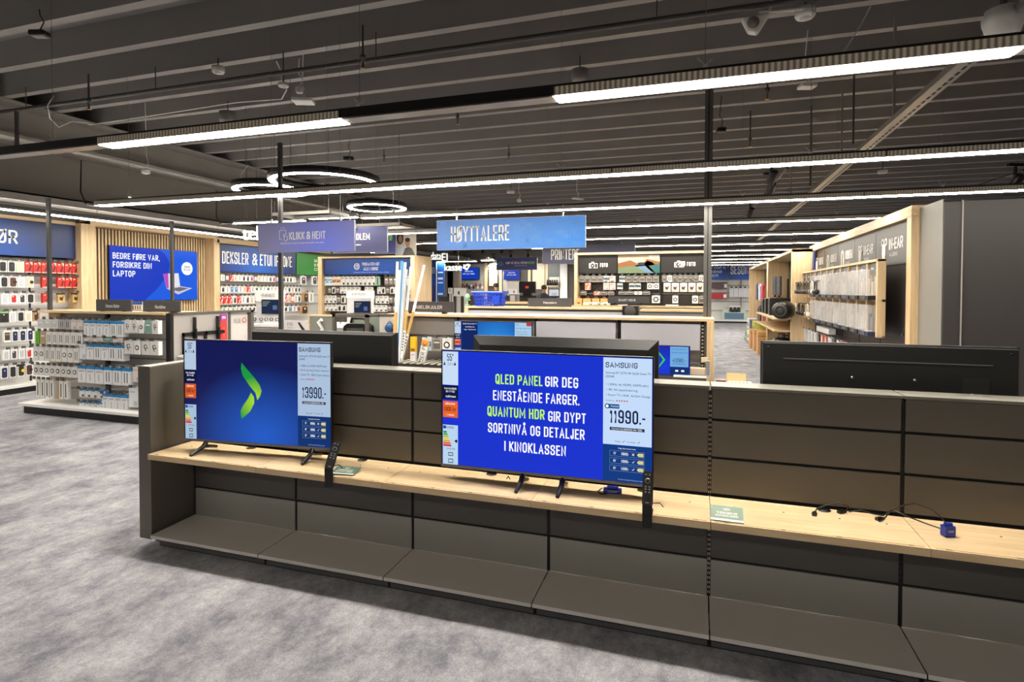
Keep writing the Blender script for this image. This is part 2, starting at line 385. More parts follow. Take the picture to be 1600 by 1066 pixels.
# short lights by the counters on the upper floor edge of the phone department
for i, (ua, va, ub, vb, Y, lab) in enumerate([(364, 349.5, 475, 346, 8.9, 'short lit light above the click and collect sign'), (486, 342, 558, 341, 9.0, 'short lit light between the two hanging sign frames')]):
    A = AY(ua, va, Y); B = AY(ub, vb, Y); z = (A.z+B.z)/2
    t = thing('linear_light', lab, 'ceiling light', ((A.x+B.x)/2, Y, z))
    MB().box(A.x, B.x, Y-.035, Y+.035, z+.01, z+.08).build('trunking', BLACKMETAL, t, True)
    MB().box(A.x, B.x, Y-.055, Y+.055, z, z+.01).build('diffuser', LAMP, t, True)
    for x in (A.x+.3, B.x-.3): MB().tube([(x, Y, z+.08), (x, Y, 4.62)], .003, 5).build('suspension_wire', WIRE, t, True)
# ring lamps
def ring(uc, vc, wpx, label, z=3.3):
    c = AZ(uc, vc, z); dpt = (c-EYEP).dot(F2); R = wpx/2*dpt/FPX
    t = thing('ring_lamp', label, 'ceiling light', c, 0, 'ring lamps')
    def hoop(r0, r1, z0, z1):
        mb = MB(); n = 64
        for j in range(n):
            a, b = 2*PI*j/n, 2*PI*(j+1)/n
            vs = [(r*math.cos(q), r*math.sin(q), zz) for q in (a, b) for r in (r0, r1) for zz in (z0, z1)]
            mb.add(vs, [(0, 4, 5, 1), (2, 3, 7, 6), (1, 5, 7, 3), (0, 2, 6, 4)], 0, True)
        return mb
    hoop(R-.09, R+.012, .012, .1).build('ring_housing', BLACKMETAL, t)
    hoop(R-.075, R, 0, .011).build('ring_diffuser', LAMP, t)
    for a in (.5, 2.6, 4.7):
        MB().tube([((R-.04)*math.cos(a), (R-.04)*math.sin(a), .1), ((R-.04)*math.cos(a), (R-.04)*math.sin(a), 4.62-z)], .003, 5).build('suspension_wire', WIRE, t)
ring(508, 287, 164, 'largest glowing ring lamp, partly behind the long light row')
ring(424, 299, 112, 'glowing ring lamp beside the steel girder')
ring(589, 326, 90, 'smallest glowing ring lamp, whole circle visible')

# ================================================================ things on the ceiling
def at_ceiling(u, v, z): return AZ(u, v, z)
# sprinkler pipe and heads
pz = 4.32
a = AZ(150, 165, pz); b = AZ(600, 77, pz); py = (a.y+b.y)/2
PIPE = mat('dark_painted_pipe', (70, 68, 68), .45, .2, vary=.05)
BRASS = mat('brass_sprinkler', (150, 110, 60), .35, .8, vary=.1)
t = thing('sprinkler_pipe', 'dark sprinkler pipe running under the ceiling ribs', 'pipe', (0, py, pz))
MB().tube([(-9.7, py, pz), (8, py, pz)], .026, 10).build('pipe', PIPE, t, True)
for x in (-9, -6.6, -3.4, -.4, 2.6, 5.6): MB().tube([(x, py, pz), (x, py, 4.62)], .006, 6).build('pipe_hanger', PIPE, t, True)
for x in (-9.2,): MB().tube([(x, py, pz), (x, py, 3.7)], .028, 8).build('drop_pipe', PIPE, t, True)
def sprinkler(u, v, z, label):
    c = AZ(u, v, z)
    t = thing('ceiling_sprinkler', label, 'sprinkler', c, 0, 'ceiling sprinkler heads')
    MB().lathe([(.0, .1), (.03, .1), (.03, .06), (.018, .055), (.018, .02), (.0, .02)], n=12).tube([(0, 0, .1), (0, 0, 4.62-z)], .012, 6).build('fitting', PIPE, t)
    MB().lathe([(.0, .02), (.012, .02), (.014, -.03), (.03, -.035), (.03, -.042), (.0, -.042)], n=12).build('deflector', BRASS, t)
for i, (u, v, z, l) in enumerate([(139, 166, 4.2, 'brass sprinkler head beside the girder'), (567, 101, 4.2, 'brass sprinkler head on the pipe above the dark trunking'), (1172, 225, 4.1, 'brass sprinkler head past the slotted column'),
    (715, 190, 4.35, 'brass sprinkler head below a rib over the speaker sign'), (795, 247, 4.35, 'small brass sprinkler head far over the speaker sign'), (1199, 150, 4.2, 'brass sprinkler head under the front light'), (600, 250, 4.4, 'small dark sprinkler head above the largest ring lamp')]):
    sprinkler(u, v, z, l)
def puck(u, v, r, h, z, name, label, cat, m=WHITEP, hang=True):
    c = AZ(u, v, z); t = thing(name, label, cat, c)
    MB().lathe([(0, 0), (r*.86, 0), (r, h*.25), (r, h), (0, h)], n=28).build('casing', m, t)
    MB().lathe([(0, -.006), (r*.5, -.006), (r*.55, .002), (0, .002)], n=20).build('lens', mat('pale_lens', (190, 190, 188), .3, vary=0), t)
    if hang: MB().tube([(0, 0, h), (0, 0, 4.63-z)], .008, 6).build('mounting_stem', PIPE, t)
    return t
puck(341, 114, .075, .075, 4.45, 'smoke_detector', 'white round detector under the third rib', 'detector')
puck(443, 136, .062, .04, 4.2, 'motion_sensor', 'small white domed sensor hanging on a white cable', 'sensor')
puck(906, 130, .1, .16, 4.3, 'ceiling_speaker', 'large grey cylinder speaker above the lit light', 'speaker', MGREY)
puck(356, 192, .12, .16, 4.3, 'ceiling_speaker', 'large grey cylinder speaker above the lit light nearest the girder', 'speaker', MGREY)
puck(1258, 28, .085, .08, 4.2, 'smoke_detector', 'white round detector on the white cable bar', 'detector')
puck(1379, 271, .09, .06, 4.2, 'smoke_detector', 'white round detector behind the cable tray', 'detector')
puck(798, 302, .1, .06, 4.2, 'motion_sensor', 'tiny white sensor above the blue speaker sign', 'sensor')
def plate_device(u, v, z, sx, sy, sz, name, label, cat, rot=0, m=WHITEP):
    c = AZ(u, v, z); t = thing(name, label, cat, c, rot)
    MB().box(-sx/2, sx/2, -sy/2, sy/2, 0, sz).build('casing', m, t, bevel=min(sx, sy, sz)*.3)
    MB().tube([(0, 0, sz), (.03, .02, sz+.1), (-.02, .03, sz+.18), (0, 0, 4.63-z)], .006, 6).build('cable', WHITEP if m is WHITEP else BLACK, t)
    return t
plate_device(474, 161, 4.05, .24, .2, .045, 'access_point', 'white rounded access point with looped cable', 'access point', .4)
plate_device(468, 146, 4.2, .09, .07, .08, 'junction_box', 'small white junction box above the access point', 'box', .4)
plate_device(1261, 138, 4.0, .17, .13, .04, 'access_point', 'white flat access point just under the front light', 'access point', .3)
plate_device(228, 272, 3.55, .1, .1, .08, 'dome_camera', 'small white dome camera below the girder', 'camera')
plate_device(62, 58, 4.35, .16, .12, .06, 'black_sensor', 'black sensor box on a bar near the girder', 'sensor', .3, BLACK)
plate_device(15, 216, 4.12, .12, .1, .06, 'black_sensor', 'black sensor box on the girder flange', 'sensor', 0, BLACK)
plate_device(811, 316, 4.0, .1, .09, .08, 'junction_box', 'white box on a bent conduit above the speaker sign', 'box')
plate_device(903, 312, 3.9, .3, .1, .035, 'access_point', 'tilted white access point over the speaker sign', 'access point', .9)
plate_device(545, 251, 4.3, .2, .12, .08, 'black_sensor', 'black sensor box over the rings', 'sensor', .3, BLACK)
plate_device(1127, 207, 4.1, .13, .1, .07, 'black_sensor', 'black connector box beside the slotted column', 'connector', .2, BLACK)
# white triangular wall bracket camera
c = AZ(1180, 40, 4.15); t = thing('bullet_camera', 'white triangular camera hanging by the detector bar', 'camera', c)
MB().prism([(-.12, .07), (.12, .08), (.02, -.08), (-.06, -.06)], -.05, .05).build('casing', WHITEP, t, bevel=.02)
MB().lathe([(0, -.06), (.05, -.06), (.055, 0), (0, 0)], c=(-.02, 0, .01), n=20, axis='y').build('lens', MGREY, t)
MB().tube([(.1, 0, .07), (.13, 0, .16), (.13, 0, .45)], .01, 6).build('bracket', WHITEP, t)
a = AZ(1186, 20, 4.25); b = AZ(1272, 12, 4.25)
MB().tube([a, b], .014, 6).build('cable_bar', WHITEP, label='white bar carrying detector and triangular camera', cat='bar')
# big dome camera by the tray
c = AZ(1567, 62, 3.38); t = thing('dome_camera', 'big white dome camera at the end of the front light', 'camera', c)
MB().lathe([(0, 0), (.05, .002), (.085, .03), (.108, .1), (.112, .14), (.095, .15), (.095, .19), (0, .19)], n=32).build('casing', WHITEP, t)
MB().lathe([(0, -.012), (.035, -.01), (.06, .006), (.062, .02), (0, .02)], n=24).build('lens', BLACK, t)
MB().tube([(0, 0, .19), (0, 0, 1.22)], .02, 8).build('mounting_stem', PIPE, t)
# perforated cable tray and its hangers
TX = 1.9; TZ = 3.5
TRAY = mat('galvanised_tray', (140, 136, 128), .4, .3, vary=.06)
t = thing('cable_tray', 'long perforated steel tray running away above the aisle', 'cable tray', (TX, 9, TZ))
mb = MB().box(TX-.06, TX+.06, 3.6, 24, TZ, TZ+.006).box(TX-.064, TX-.058, 3.6, 24, TZ, TZ+.05).box(TX+.058, TX+.064, 3.6, 24, TZ, TZ+.05)
mb.build('tray', TRAY, t, True)
mb = MB()
for i in range(110): mb.box(TX+.01, TX+.028, 3.7+.12*i, 3.77+.12*i, TZ-.003, TZ-.0005)
tag(mb.build('perforation_groove', GAP, t, True), kind='stuff')
for y in (4.6, 6.9, 9.2, 11.5, 14, 17, 20, 23): MB().box(TX-.012, TX+.012, y-.012, y+.012, TZ, 4.62).build('hanger', TRAY, t, True)
# slotted column from the middle gondola to the ceiling and the slim power poles
def pole(x, y, z0, z1, s, label, m=PIPE):
    t = thing('power_pole', label, 'pole', (x, y, z0), 0, 'power poles')
    MB().box(-s, s, -s*.7, s*.7, 0, z1-z0).build('pole', m, t)
    MB().box(-s*.12, s*.12, -s*.7-.002, -s*.7, .1, z1-z0-.1).build('cable_slot', GAP, t)
q = AY(1105, 480, 7.95)
pole(q.x, q.y, 0, 4.62, .05, 'slotted grey column rising from the end of the speaker shelving', mat('column_grey', (88, 86, 84), .45, .2, vary=.04))
q = AY(439, 460, 5.55); pole(q.x, q.y, 0, 3.5, .024, 'slim dark pole passing behind the click and collect sign')
q = AY(78, 470, 6.0); pole(q.x, q.y, 1.47, 3.14, .028, 'slim dark pole in front of the phone case wall')
q = AY(269, 430, 7.7); pole(q.x, q.y, 0, 2.98, .028, 'slim dark pole in front of the slatted wall')
# spotlights on tracks
def spot(u, v, z, label, yaw=.4, tilt=.7, on=False, grp='black track spotlights'):
    c = AZ(u, v, z); t = thing('track_spotlight', label, 'spotlight', c, yaw, grp)
    T = Matrix.Rotation(tilt, 4, 'X')
    MB().lathe([(0, .12), (.045, .12), (.05, .1), (.052, -.06), (.044, -.065), (.04, -.03), (0, -.03)], n=20, T=T).build('lamp_head', BLACK, t)
    MB().lathe([(0, -.028), (.039, -.028), (.039, -.02), (0, -.02)], n=16, T=T).build('lens', mat('spot_glow', (255, 246, 230), .3, vary=0, emit=52) if on else mat('spot_lens', (150, 148, 142), .2, vary=0), t)
    MB().box(-.012, .012, -.012, .012, .05, .2).box(-.09, .09, -.016, .016, .2, .235).build('bracket', BLACK, t)
    return t
spot(1205, 280, 3.2, 'black spotlight at the top of the angled track'); spot(1203, 297, 3.15, 'black spotlight under the topmost one on the track')
spot(1172, 334, 3.2, 'black spotlight lower on the angled track'); spot(1586, 288, 3.0, 'black spotlight beside the far end of the second light row')
a = AZ(1152, 352, 3.42); b = AZ(1230, 262, 3.42)
MB().tube([a, b], .016, 6).build('light_track', BLACKMETAL, label='slim black light track carrying three spotlights', cat='track')
a = AZ(1522, 292, 3.2); b = AZ(1600, 266, 3.2)
MB().tube([a, b], .016, 6).build('light_track', BLACKMETAL, label='slim black light track above the dark cabinet', cat='track')
for i, (u, v) in enumerate([(710, 394), (754, 394), (771, 405), (784, 393), (798, 401), (825, 400), (734, 401)]):
    tl = spot(u, v, 3.15, '%s small lit spotlight along the cash desk ceiling' % ORD[i], .2, -.9, True, 'lit spotlights over the cash desk')
    ld = bpy.data.lights.new('spot_beam', 'SPOT'); ld.energy = 120; ld.spot_size = 1.9; ld.spot_blend = .6; ld.color = (1, .95, .87); ld.shadow_soft_size = .05
    lo = bpy.data.objects.new('spot_beam', ld); COL.objects.link(lo); lo.location = tl.location+Vector((0, .06, -.1)); lo.rotation_euler = (.75, 0, 0)
for i, (ua, ub, v) in enumerate([(683, 744, 411), (752, 772, 409)]):
    A = AZ(ua, v-1.5, LZ); B = AY(ub, v-1.5, A.y)
    lamp_row(A.y, A.x, B.x, [(A.x, B.x)], ['lit light bar above the word kasse', 'short lit light bar above the word sup'][i], [A.x+.3, B.x-.3])
# loose cables under the ceiling
def cable(pts, r, label, m=WHITEP, name='ceiling_cable'):
    MB().tube(pts, r, 6, 0).build(name, m, label=label, cat='cable')
cable([AZ(84, 150, 4.4), AZ(74, 165, 4.2), AZ(78, 185, 4.1), AZ(92, 199, 4.05), AZ(112, 190, 4.1), AZ(135, 192, 4.1), AZ(143, 195, 4.1)], .007, 'white cable drooping from the girder')
cable([AZ(432, 96, 4.55), AZ(438, 108, 4.5), AZ(440, 126, 4.28)], .009, 'white cable feeding the small domed sensor')
cable([AZ(448, 140, 4.25), AZ(440, 155, 4.3), AZ(370, 160, 4.5), AZ(230, 182, 4.5), AZ(140, 195, 4.5)], .008, 'white cable strung along a rib to the domed sensor')
cable([AZ(127, 250, 3.9), AZ(126, 300, 3.4), AZ(135, 320, 3.15), AZ(155, 323, 3.02)], .011, 'black flex feeding the second light row', BLACK)
cable([AZ(338, 298, 3.8), AZ(338, 340, 3.3), AZ(345, 350, 3.05), AZ(364, 349, 3.0)], .011, 'black flex feeding the short light by the glowing letters', BLACK)
cable([AZ(1360, 10, 4.5), AZ(1345, 40, 4.3), AZ(1312, 90, 3.9)], .006, 'thin white wire dropping behind the front light')
cable([AZ(388, 258, 4.3), AZ(378, 270, 4.1), AZ(372, 288, 3.75)], .007, 'pale wire looping down to the ring by the girder')
for i, (u, va, vb, z0) in enumerate([(1333, 118, 225, 3.55), (1266, 190, 290, 3.4)]):
    A = AZ(u, vb, z0)
    MB().tube([A, (A.x, A.y, 4.62)], .012, 6).build('conduit_drop', PIPE, label=['dark conduit dropping to the cable tray beside the front light', 'dark conduit dropping to the spotlight track'][i], cat='conduit')
# steel frames that carry the hanging signs
for ua, ub, v, Y, lab in [(427, 516, 335, 8.2, 'horizontal grey steel frame above the click and collect sign'), (545, 626, 353, 9.0, 'horizontal grey steel frame above the member sign')]:
    A = AY(ua, v, Y); B = AY(ub, v, Y); t = thing('sign_frame', lab, 'frame', ((A.x+B.x)/2, Y, A.z))
    z = A.z
    MB().box(A.x, B.x, Y-.025, Y+.025, z-.025, z+.025).box(A.x, B.x, Y+.5, Y+.55, z-.025, z+.025).box(A.x, A.x+.05, Y, Y+.5, z-.025, z+.025).box(B.x-.05, B.x, Y, Y+.5, z-.025, z+.025).build('tube_frame', GIRD, t, True)
    for x in (A.x+.03, B.x-.03): MB().tube([(x, Y, z), (x, Y, 4.62)], .005, 5).build('suspension_wire', WIRE, t, True)
# ================================================================ the front TV gondola, bay by bay
YF, YB, ZS, SEC, GX = 2.893, 3.269, .669, .9, .0624
def gondola_bay(x, label, light=False):
    t = thing('tv_gondola_bay', label, 'shelving', (x, YB, 0), 0, 'bays of the front TV shelving')
    w = SEC; g = .006
    rows = [('lower_back_panel', .115, .318, LOWER), ('dark_back_panel', .332, .62, CHARCOAL), ('back_panel', .684, .872, UPPER), ('back_panel', .886, 1.078, UPPER), ('back_panel', 1.092, 1.25, UPPER)]
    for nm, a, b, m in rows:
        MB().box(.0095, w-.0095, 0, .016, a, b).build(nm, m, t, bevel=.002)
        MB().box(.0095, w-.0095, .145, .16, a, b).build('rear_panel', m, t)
    MB().box(-.009, .0095, .012, .145, .02, 1.24).build('upright', BLACKMETAL, t)
    MB().box(.0095, w-.009, .02, .14, .05, 1.24).build('core', GAP, t)
    for s in (-.0064, .0024):
        mb = MB()
        for i in range(42):
            z = .13+i*.0262
            mb.box(s, s+.0040, .0085, .012, z, z+.013)
        mb.build('slot_groove', SLOTLIGHT if light else GAP, t)  # light through this bay's slots is painted in pale
    MB().box(.003, w-.003, -.004, .166, 1.252, 1.268).build('top_cap', CAPM, t, bevel=.002)
    # base
    y0 = 2.905-YB
    mb = MB().prism([(y0, .11), (y0, .088), (y0+.004, .088), (y0+.01, .105), (0, .112), (0, .119)], g/2, w-g/2, 'x')
    mb.build('base_plate', PLATE, t, bevel=.0015)
    MB().box(0, w, y0+.075, y0+.09, .01, .086).build('kickboard', BLACK, t)
    MB().box(0.01, w-.01, y0+.068, y0+.074, .018, .044).build('foot_rail', STEEL, t)
    # shelf
    ys = YF-YB
    shelf = MB().box(g/4, w-g/4, ys, -.008, ZS-.036, ZS)
    mb = MB().box(.02, w-.02, ys+.012, ys+.0145, ZS, ZS+.0012)
    for xx in (.07, .32, .55, .83): mb.box(xx-.011, xx+.011, ys+.008, ys+.016, ZS, ZS+.0025)
    mb.build('price_rail_edge', mat('clear_rail_line', (150, 128, 92), .4, vary=0), t)
    for xx in (.12, .35, .6, .8): shelf.lathe([(.005, -.002), (.005, .0008), (0, .0008)], c=(xx, -.13, ZS), n=10, m=1)
    shelf.build('wood_shelf', [SHELFWOOD, mat('screw_hole_brown', (60, 44, 28), .6, vary=0)], t)
    for xx in (.03, w-.09): MB().prism([(-.01, ZS-.036), (ys+.1, ZS-.036), (ys+.1, ZS-.05), (-.01, ZS-.1)], xx+.0, xx+.004, 'x').build('shelf_bracket', BLACKMETAL, t)
    MB().lathe([(0, 0), (.032, 0), (.032, .006), (0, .006)], c=(.55, -.03, ZS-.003), n=20).build('cable_grommet', BLACK, t)
    MB().box(g/4, w-g/4, .168, .55, ZS-.036, ZS).build('rear_shelf', SHELFWOOD, t)
    MB().box(0, w, .168, .55, .08, .115).box(0, w, .5, .52, 0, .08).build('rear_base', LOWER, t)
    return t
bl = ['bay beside the end panel, holding the smaller-looking TV', 'second bay from the end panel, with flat green card', 'third bay from the end panel, left half of blue-screen TV',
      'fourth bay from the end panel, right half of blue-screen TV', 'empty bay with upright green card and loose cables', 'last visible bay, holding the blue cable adapter', 'bay past the frame edge of the TV shelving']
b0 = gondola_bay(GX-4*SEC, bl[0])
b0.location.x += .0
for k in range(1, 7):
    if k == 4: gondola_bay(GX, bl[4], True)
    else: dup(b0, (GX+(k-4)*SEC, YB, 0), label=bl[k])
t = thing('gondola_end_panel', 'tall bronze-grey end panel closing the TV shelving beside the open carpet', 'panel', (-3.64, 3.35, .06))
MB().box(-3.676, -3.566, 2.94, 3.84, .062, 1.25).build('panel', UPPER, t, True, bevel=.003)
MB().box(-3.676, -3.566, 2.94, 3.84, 1.2505, 1.256).build('top_cap', CAPM, t, True)
MB().box(-3.66, -3.58, 3.05, 3.75, 0, .062).build('foot', BLACK, t, True)

# ================================================================ televisions
def grad(key, c0, c1, center, radius, s=1.0, scale=(1, 1, 1)):
    """lit picture on a screen: c0 at the centre to c1 at the radius"""
    if key in MATS: return MATS[key]
    m = bpy.data.materials.new(key); m.use_nodes = True
    N = m.node_tree.nodes; L = m.node_tree.links; b = N['Principled BSDF']; b.inputs['Base Color'].default_value = lin((6, 6, 10)); b.inputs['Roughness'].default_value = .16
    tc = N.new('ShaderNodeTexCoord'); mp = N.new('ShaderNodeMapping'); mp.vector_type = 'TEXTURE'
    mp.inputs['Location'].default_value = center; mp.inputs['Scale'].default_value = tuple(radius*x for x in scale)
    L.new(tc.outputs['Object'], mp.inputs['Vector'])
    g = N.new('ShaderNodeTexGradient'); g.gradient_type = 'SPHERICAL'; L.new(mp.outputs['Vector'], g.inputs['Vector'])
    cr = N.new('ShaderNodeValToRGB'); cr.color_ramp.elements[0].color = lin(c1); cr.color_ramp.elements[1].color = lin(c0)
    L.new(g.outputs['Fac'], cr.inputs['Fac']); L.new(cr.outputs['Color'], b.inputs['Emission Color']); b.inputs['Emission Strength'].default_value = s*SCREEN
    MATS[key] = m
    return m
UPLEAF = [(.407, .784), (.402, .73), (.414, .66), (.463, .56), (.5, .5), (.513, .43), (.531, .47), (.542, .52), (.527, .58), (.49, .65), (.435, .736)]
LOLEAF = [(.47, .5), (.489, .459), (.4915, .4), (.463, .318), (.407, .242), (.4, .258), (.397, .318), (.414, .369), (.449, .44)]
LIME = E((196, 255, 96), 1.0); SWHITE = E((255, 255, 255), 1.0); SNAVY = E((8, 22, 70), .8)
def leaf_mat(): return grad('green_leaf_screen', (176, 226, 40), (10, 150, 60), (0, 0, .3), .16)
def tv_panel(sc, W, H, y, x0, x1, z0, z1, m, name='screen_panel', dy=.0008):
    return MB().box(-W/2+x0*W, -W/2+x1*W, y-dy, y, z0*H, z1*H).build(name, m, sc)
def tv_text(sc, W, H, y, body, x0, x1, z0, z1, m, bold=.02, dy=.0016):
    return text(sc, body, -W/2+x0*W, -W/2+x1*W, z0*H, z1*H, m, y-dy, bold)
def make_tv(label, loc, W, H, rot=0, bg=None, foot_z=.07, feet=(.2, .8), chamfer=.05, flat_back=False, name='television', bezel=.007, silver=True, splay=.015, group=None):
    t = thing(name, label, 'TV', loc, rot, group)
    Y0 = -.014
    mb = MB(); b = bezel
    for x0, x1, z0, z1 in ((-W/2, W/2, H-b, H), (-W/2, -W/2+b, 0, H), (W/2-b, W/2, 0, H)): mb.box(x0, x1, Y0, .012, z0, z1)
    mb.build('bezel', BLACK, t)
    MB().box(-W/2, W/2, Y0-.002, .012, -.004, b*1.7).build('lower_bezel', STEEL if silver else BLACK, t)
    sc = MB().box(-W/2+b, W/2-b, Y0+.003, .004, b*1.6, H-b).build('screen', bg or BLACK, t)
    ys = Y0+.003
    c = chamfer
    BK = mat('satin_black_tv_back', (11, 11, 12), .45, vary=.06, scale=12)
    mb = MB()
    o = [(-W/2+.002, .012, .002), (W/2-.002, .012, .002), (W/2-.002, .012, H-.002), (-W/2+.002, .012, H-.002)]
    i = [(-W/2+c, .05, c), (W/2-c, .05, c), (W/2-c, .05, H-c), (-W/2+c, .05, H-c)]
    if flat_back: i = [(-W/2+.012, .03, .01), (W/2-.012, .03, .01), (W/2-.012, .03, H-.012), (-W/2+.012, .03, H-.012)]
    mb.add(o+i, [(4, 5, 6, 7), (0, 1, 5, 4), (1, 2, 6, 5), (2, 3, 7, 6), (3, 0, 4, 7)])
    mb.build('back_cover', BK, t)
    if flat_back:
        MB().box(-W/2+.12, W/2-.12, .0301, .033, H-.1, H-.094).build('cooling_slot', STEEL, t)
        for x in (-W/2+.04, 0, W/2-.04): MB().lathe([(0, .03), (.006, .03), (.006, .033), (0, .033)], c=(x, 0, H-.035), n=10, axis='y').build('screw', GAP, t)
        for x in (-.15, .15): MB().lathe([(0, .03), (.006, .03), (.006, .036), (0, .036)], c=(x, 0, H-.19), n=10, axis='y').build('wall_mount_hole', CHROME, t)
        mb = MB().box(-W/2+.13, -W/2+.25, .0295, .0315, .3, H-.17)
        mb.build('socket_recess', GAP, t)
        MB().box(-W/2+.205, -W/2+.217, .031, .034, .32, H-.25).build('label_strip', WHITEP, t)
    for f, d in zip(feet, (-1, 1)):
        x = -W/2+f*W
        mb = MB().tube([(x, 0, -.002), (x+d*splay*.25, -.03, -foot_z*.45), (x+d*splay, -.135, -foot_z+.008)], [.017, .016, .011], 6)
        mb.tube([(x+d*splay*.25, -.02, -foot_z*.4), (x+d*splay*.5, .1, -foot_z+.008)], [.013, .009], 6)
        mb.build('foot', BLACK, t)
    return t, sc, W, H, ys
def side_strip(sc, W, H, ys, dim=1.0, xs=.087, inch='55"'):
    pal = E((205, 226, 250), .95*dim)
    tv_panel(sc, W, H, ys, .006, xs, .70, .985, pal, 'info_panel')
    tv_text(sc, W, H, ys, inch, .03, xs-.024, .905, .965, E((30, 44, 84), .5), .01)
    tv_text(sc, W, H, ys, '2.3 m', .032, xs-.024, .868, .892, E((80, 96, 130), .6), 0)
    mb = MB(); W_, H_ = W, H
    for a in (.016, xs-.016): mb.prism([(-W/2+(a-.006)*W, .868*H), (-W/2+(a+.006)*W, .868*H), (-W/2+a*W, .9*H)], ys-.0016, ys-.001)
    mb.build('distance_icon', E((50, 64, 100), .5), sc)
    tv_panel(sc, W, H, ys, .006, xs, .575, .695, SNAVY, 'info_panel')
    tv_text(sc, W, H, ys, 'VI KAN KALIBRERE', .014, xs-.008, .66, .676, SWHITE, .0)
    tv_text(sc, W, H, ys, 'DIN TV MED', .024, xs-.018, .635, .652, SWHITE, .0)
    tv_text(sc, W, H, ys, 'calman', .022, xs-.012, .592, .613, SWHITE, .02)
    tv_panel(sc, W, H, ys, .008, xs-.002, .42, .56, E((240, 104, 40), .95*dim), 'offer_panel')
    tv_text(sc, W, H, ys, 'allente', .02, xs-.016, .53, .549, SWHITE, .02)
    tv_text(sc, W, H, ys, '1000 kr', .014, xs-.009, .473, .512, E((20, 22, 44), .5), .02)
    tv_text(sc, W, H, ys, 'i rabatt', .026, xs-.02, .436, .452, SWHITE, .0)
    tv_panel(sc, W, H, ys, .007, xs-.001, .012, .355, E((190, 218, 244), .95*dim), 'energy_label')
    tv_panel(sc, W, H, ys, .009, .024, .322, .348, E((20, 70, 180), .9), 'flag_patch', .0014)
    tv_text(sc, W, H, ys, 'ENERG', .027, xs-.022, .325, .343, E((20, 60, 150), .6), .02)
    cols = [(0, 150, 70), (70, 180, 60), (180, 205, 40), (245, 220, 40), (245, 170, 40), (235, 100, 40), (215, 35, 50)]
    for i, c in enumerate(cols):
        tv_panel(sc, W, H, ys, .01, .028+.004*i, .285-.019*i, .3-.019*i, E(c, .9), 'energy_class_bar', .0014)
    mb = MB().prism([(-W/2+(xs-.018)*W, .22*H), (-W/2+(xs-.012)*W, .232*H), (-W/2+(xs-.004)*W, .232*H), (-W/2+(xs-.004)*W, .208*H), (-W/2+(xs-.012)*W, .208*H)], ys-.0015, ys-.001)
    mb.build('energy_arrow', E((10, 10, 20), .4), sc)
    for z0, z1 in ((.09, .12), (.03, .065)):
        mb = MB(); a, b_ = -W/2+.036*W, -W/2+(xs-.026)*W
        mb.box(a, b_, ys-.0015, ys-.001, z0*H, (z0+.006)*H).box(a, b_, ys-.0015, ys-.001, (z1-.006)*H, z1*H).box(a, a+.003, ys-.0015, ys-.001, z0*H, z1*H).box(b_-.003, b_, ys-.0015, ys-.001, z0*H, z1*H)
        mb.build('screen_icon', E((30, 40, 70), .5), sc)
    tv_text(sc, W, H, ys, '84 kWh/1000h', .03, xs-.015, .145, .157, E((30, 40, 70), .5), .0)
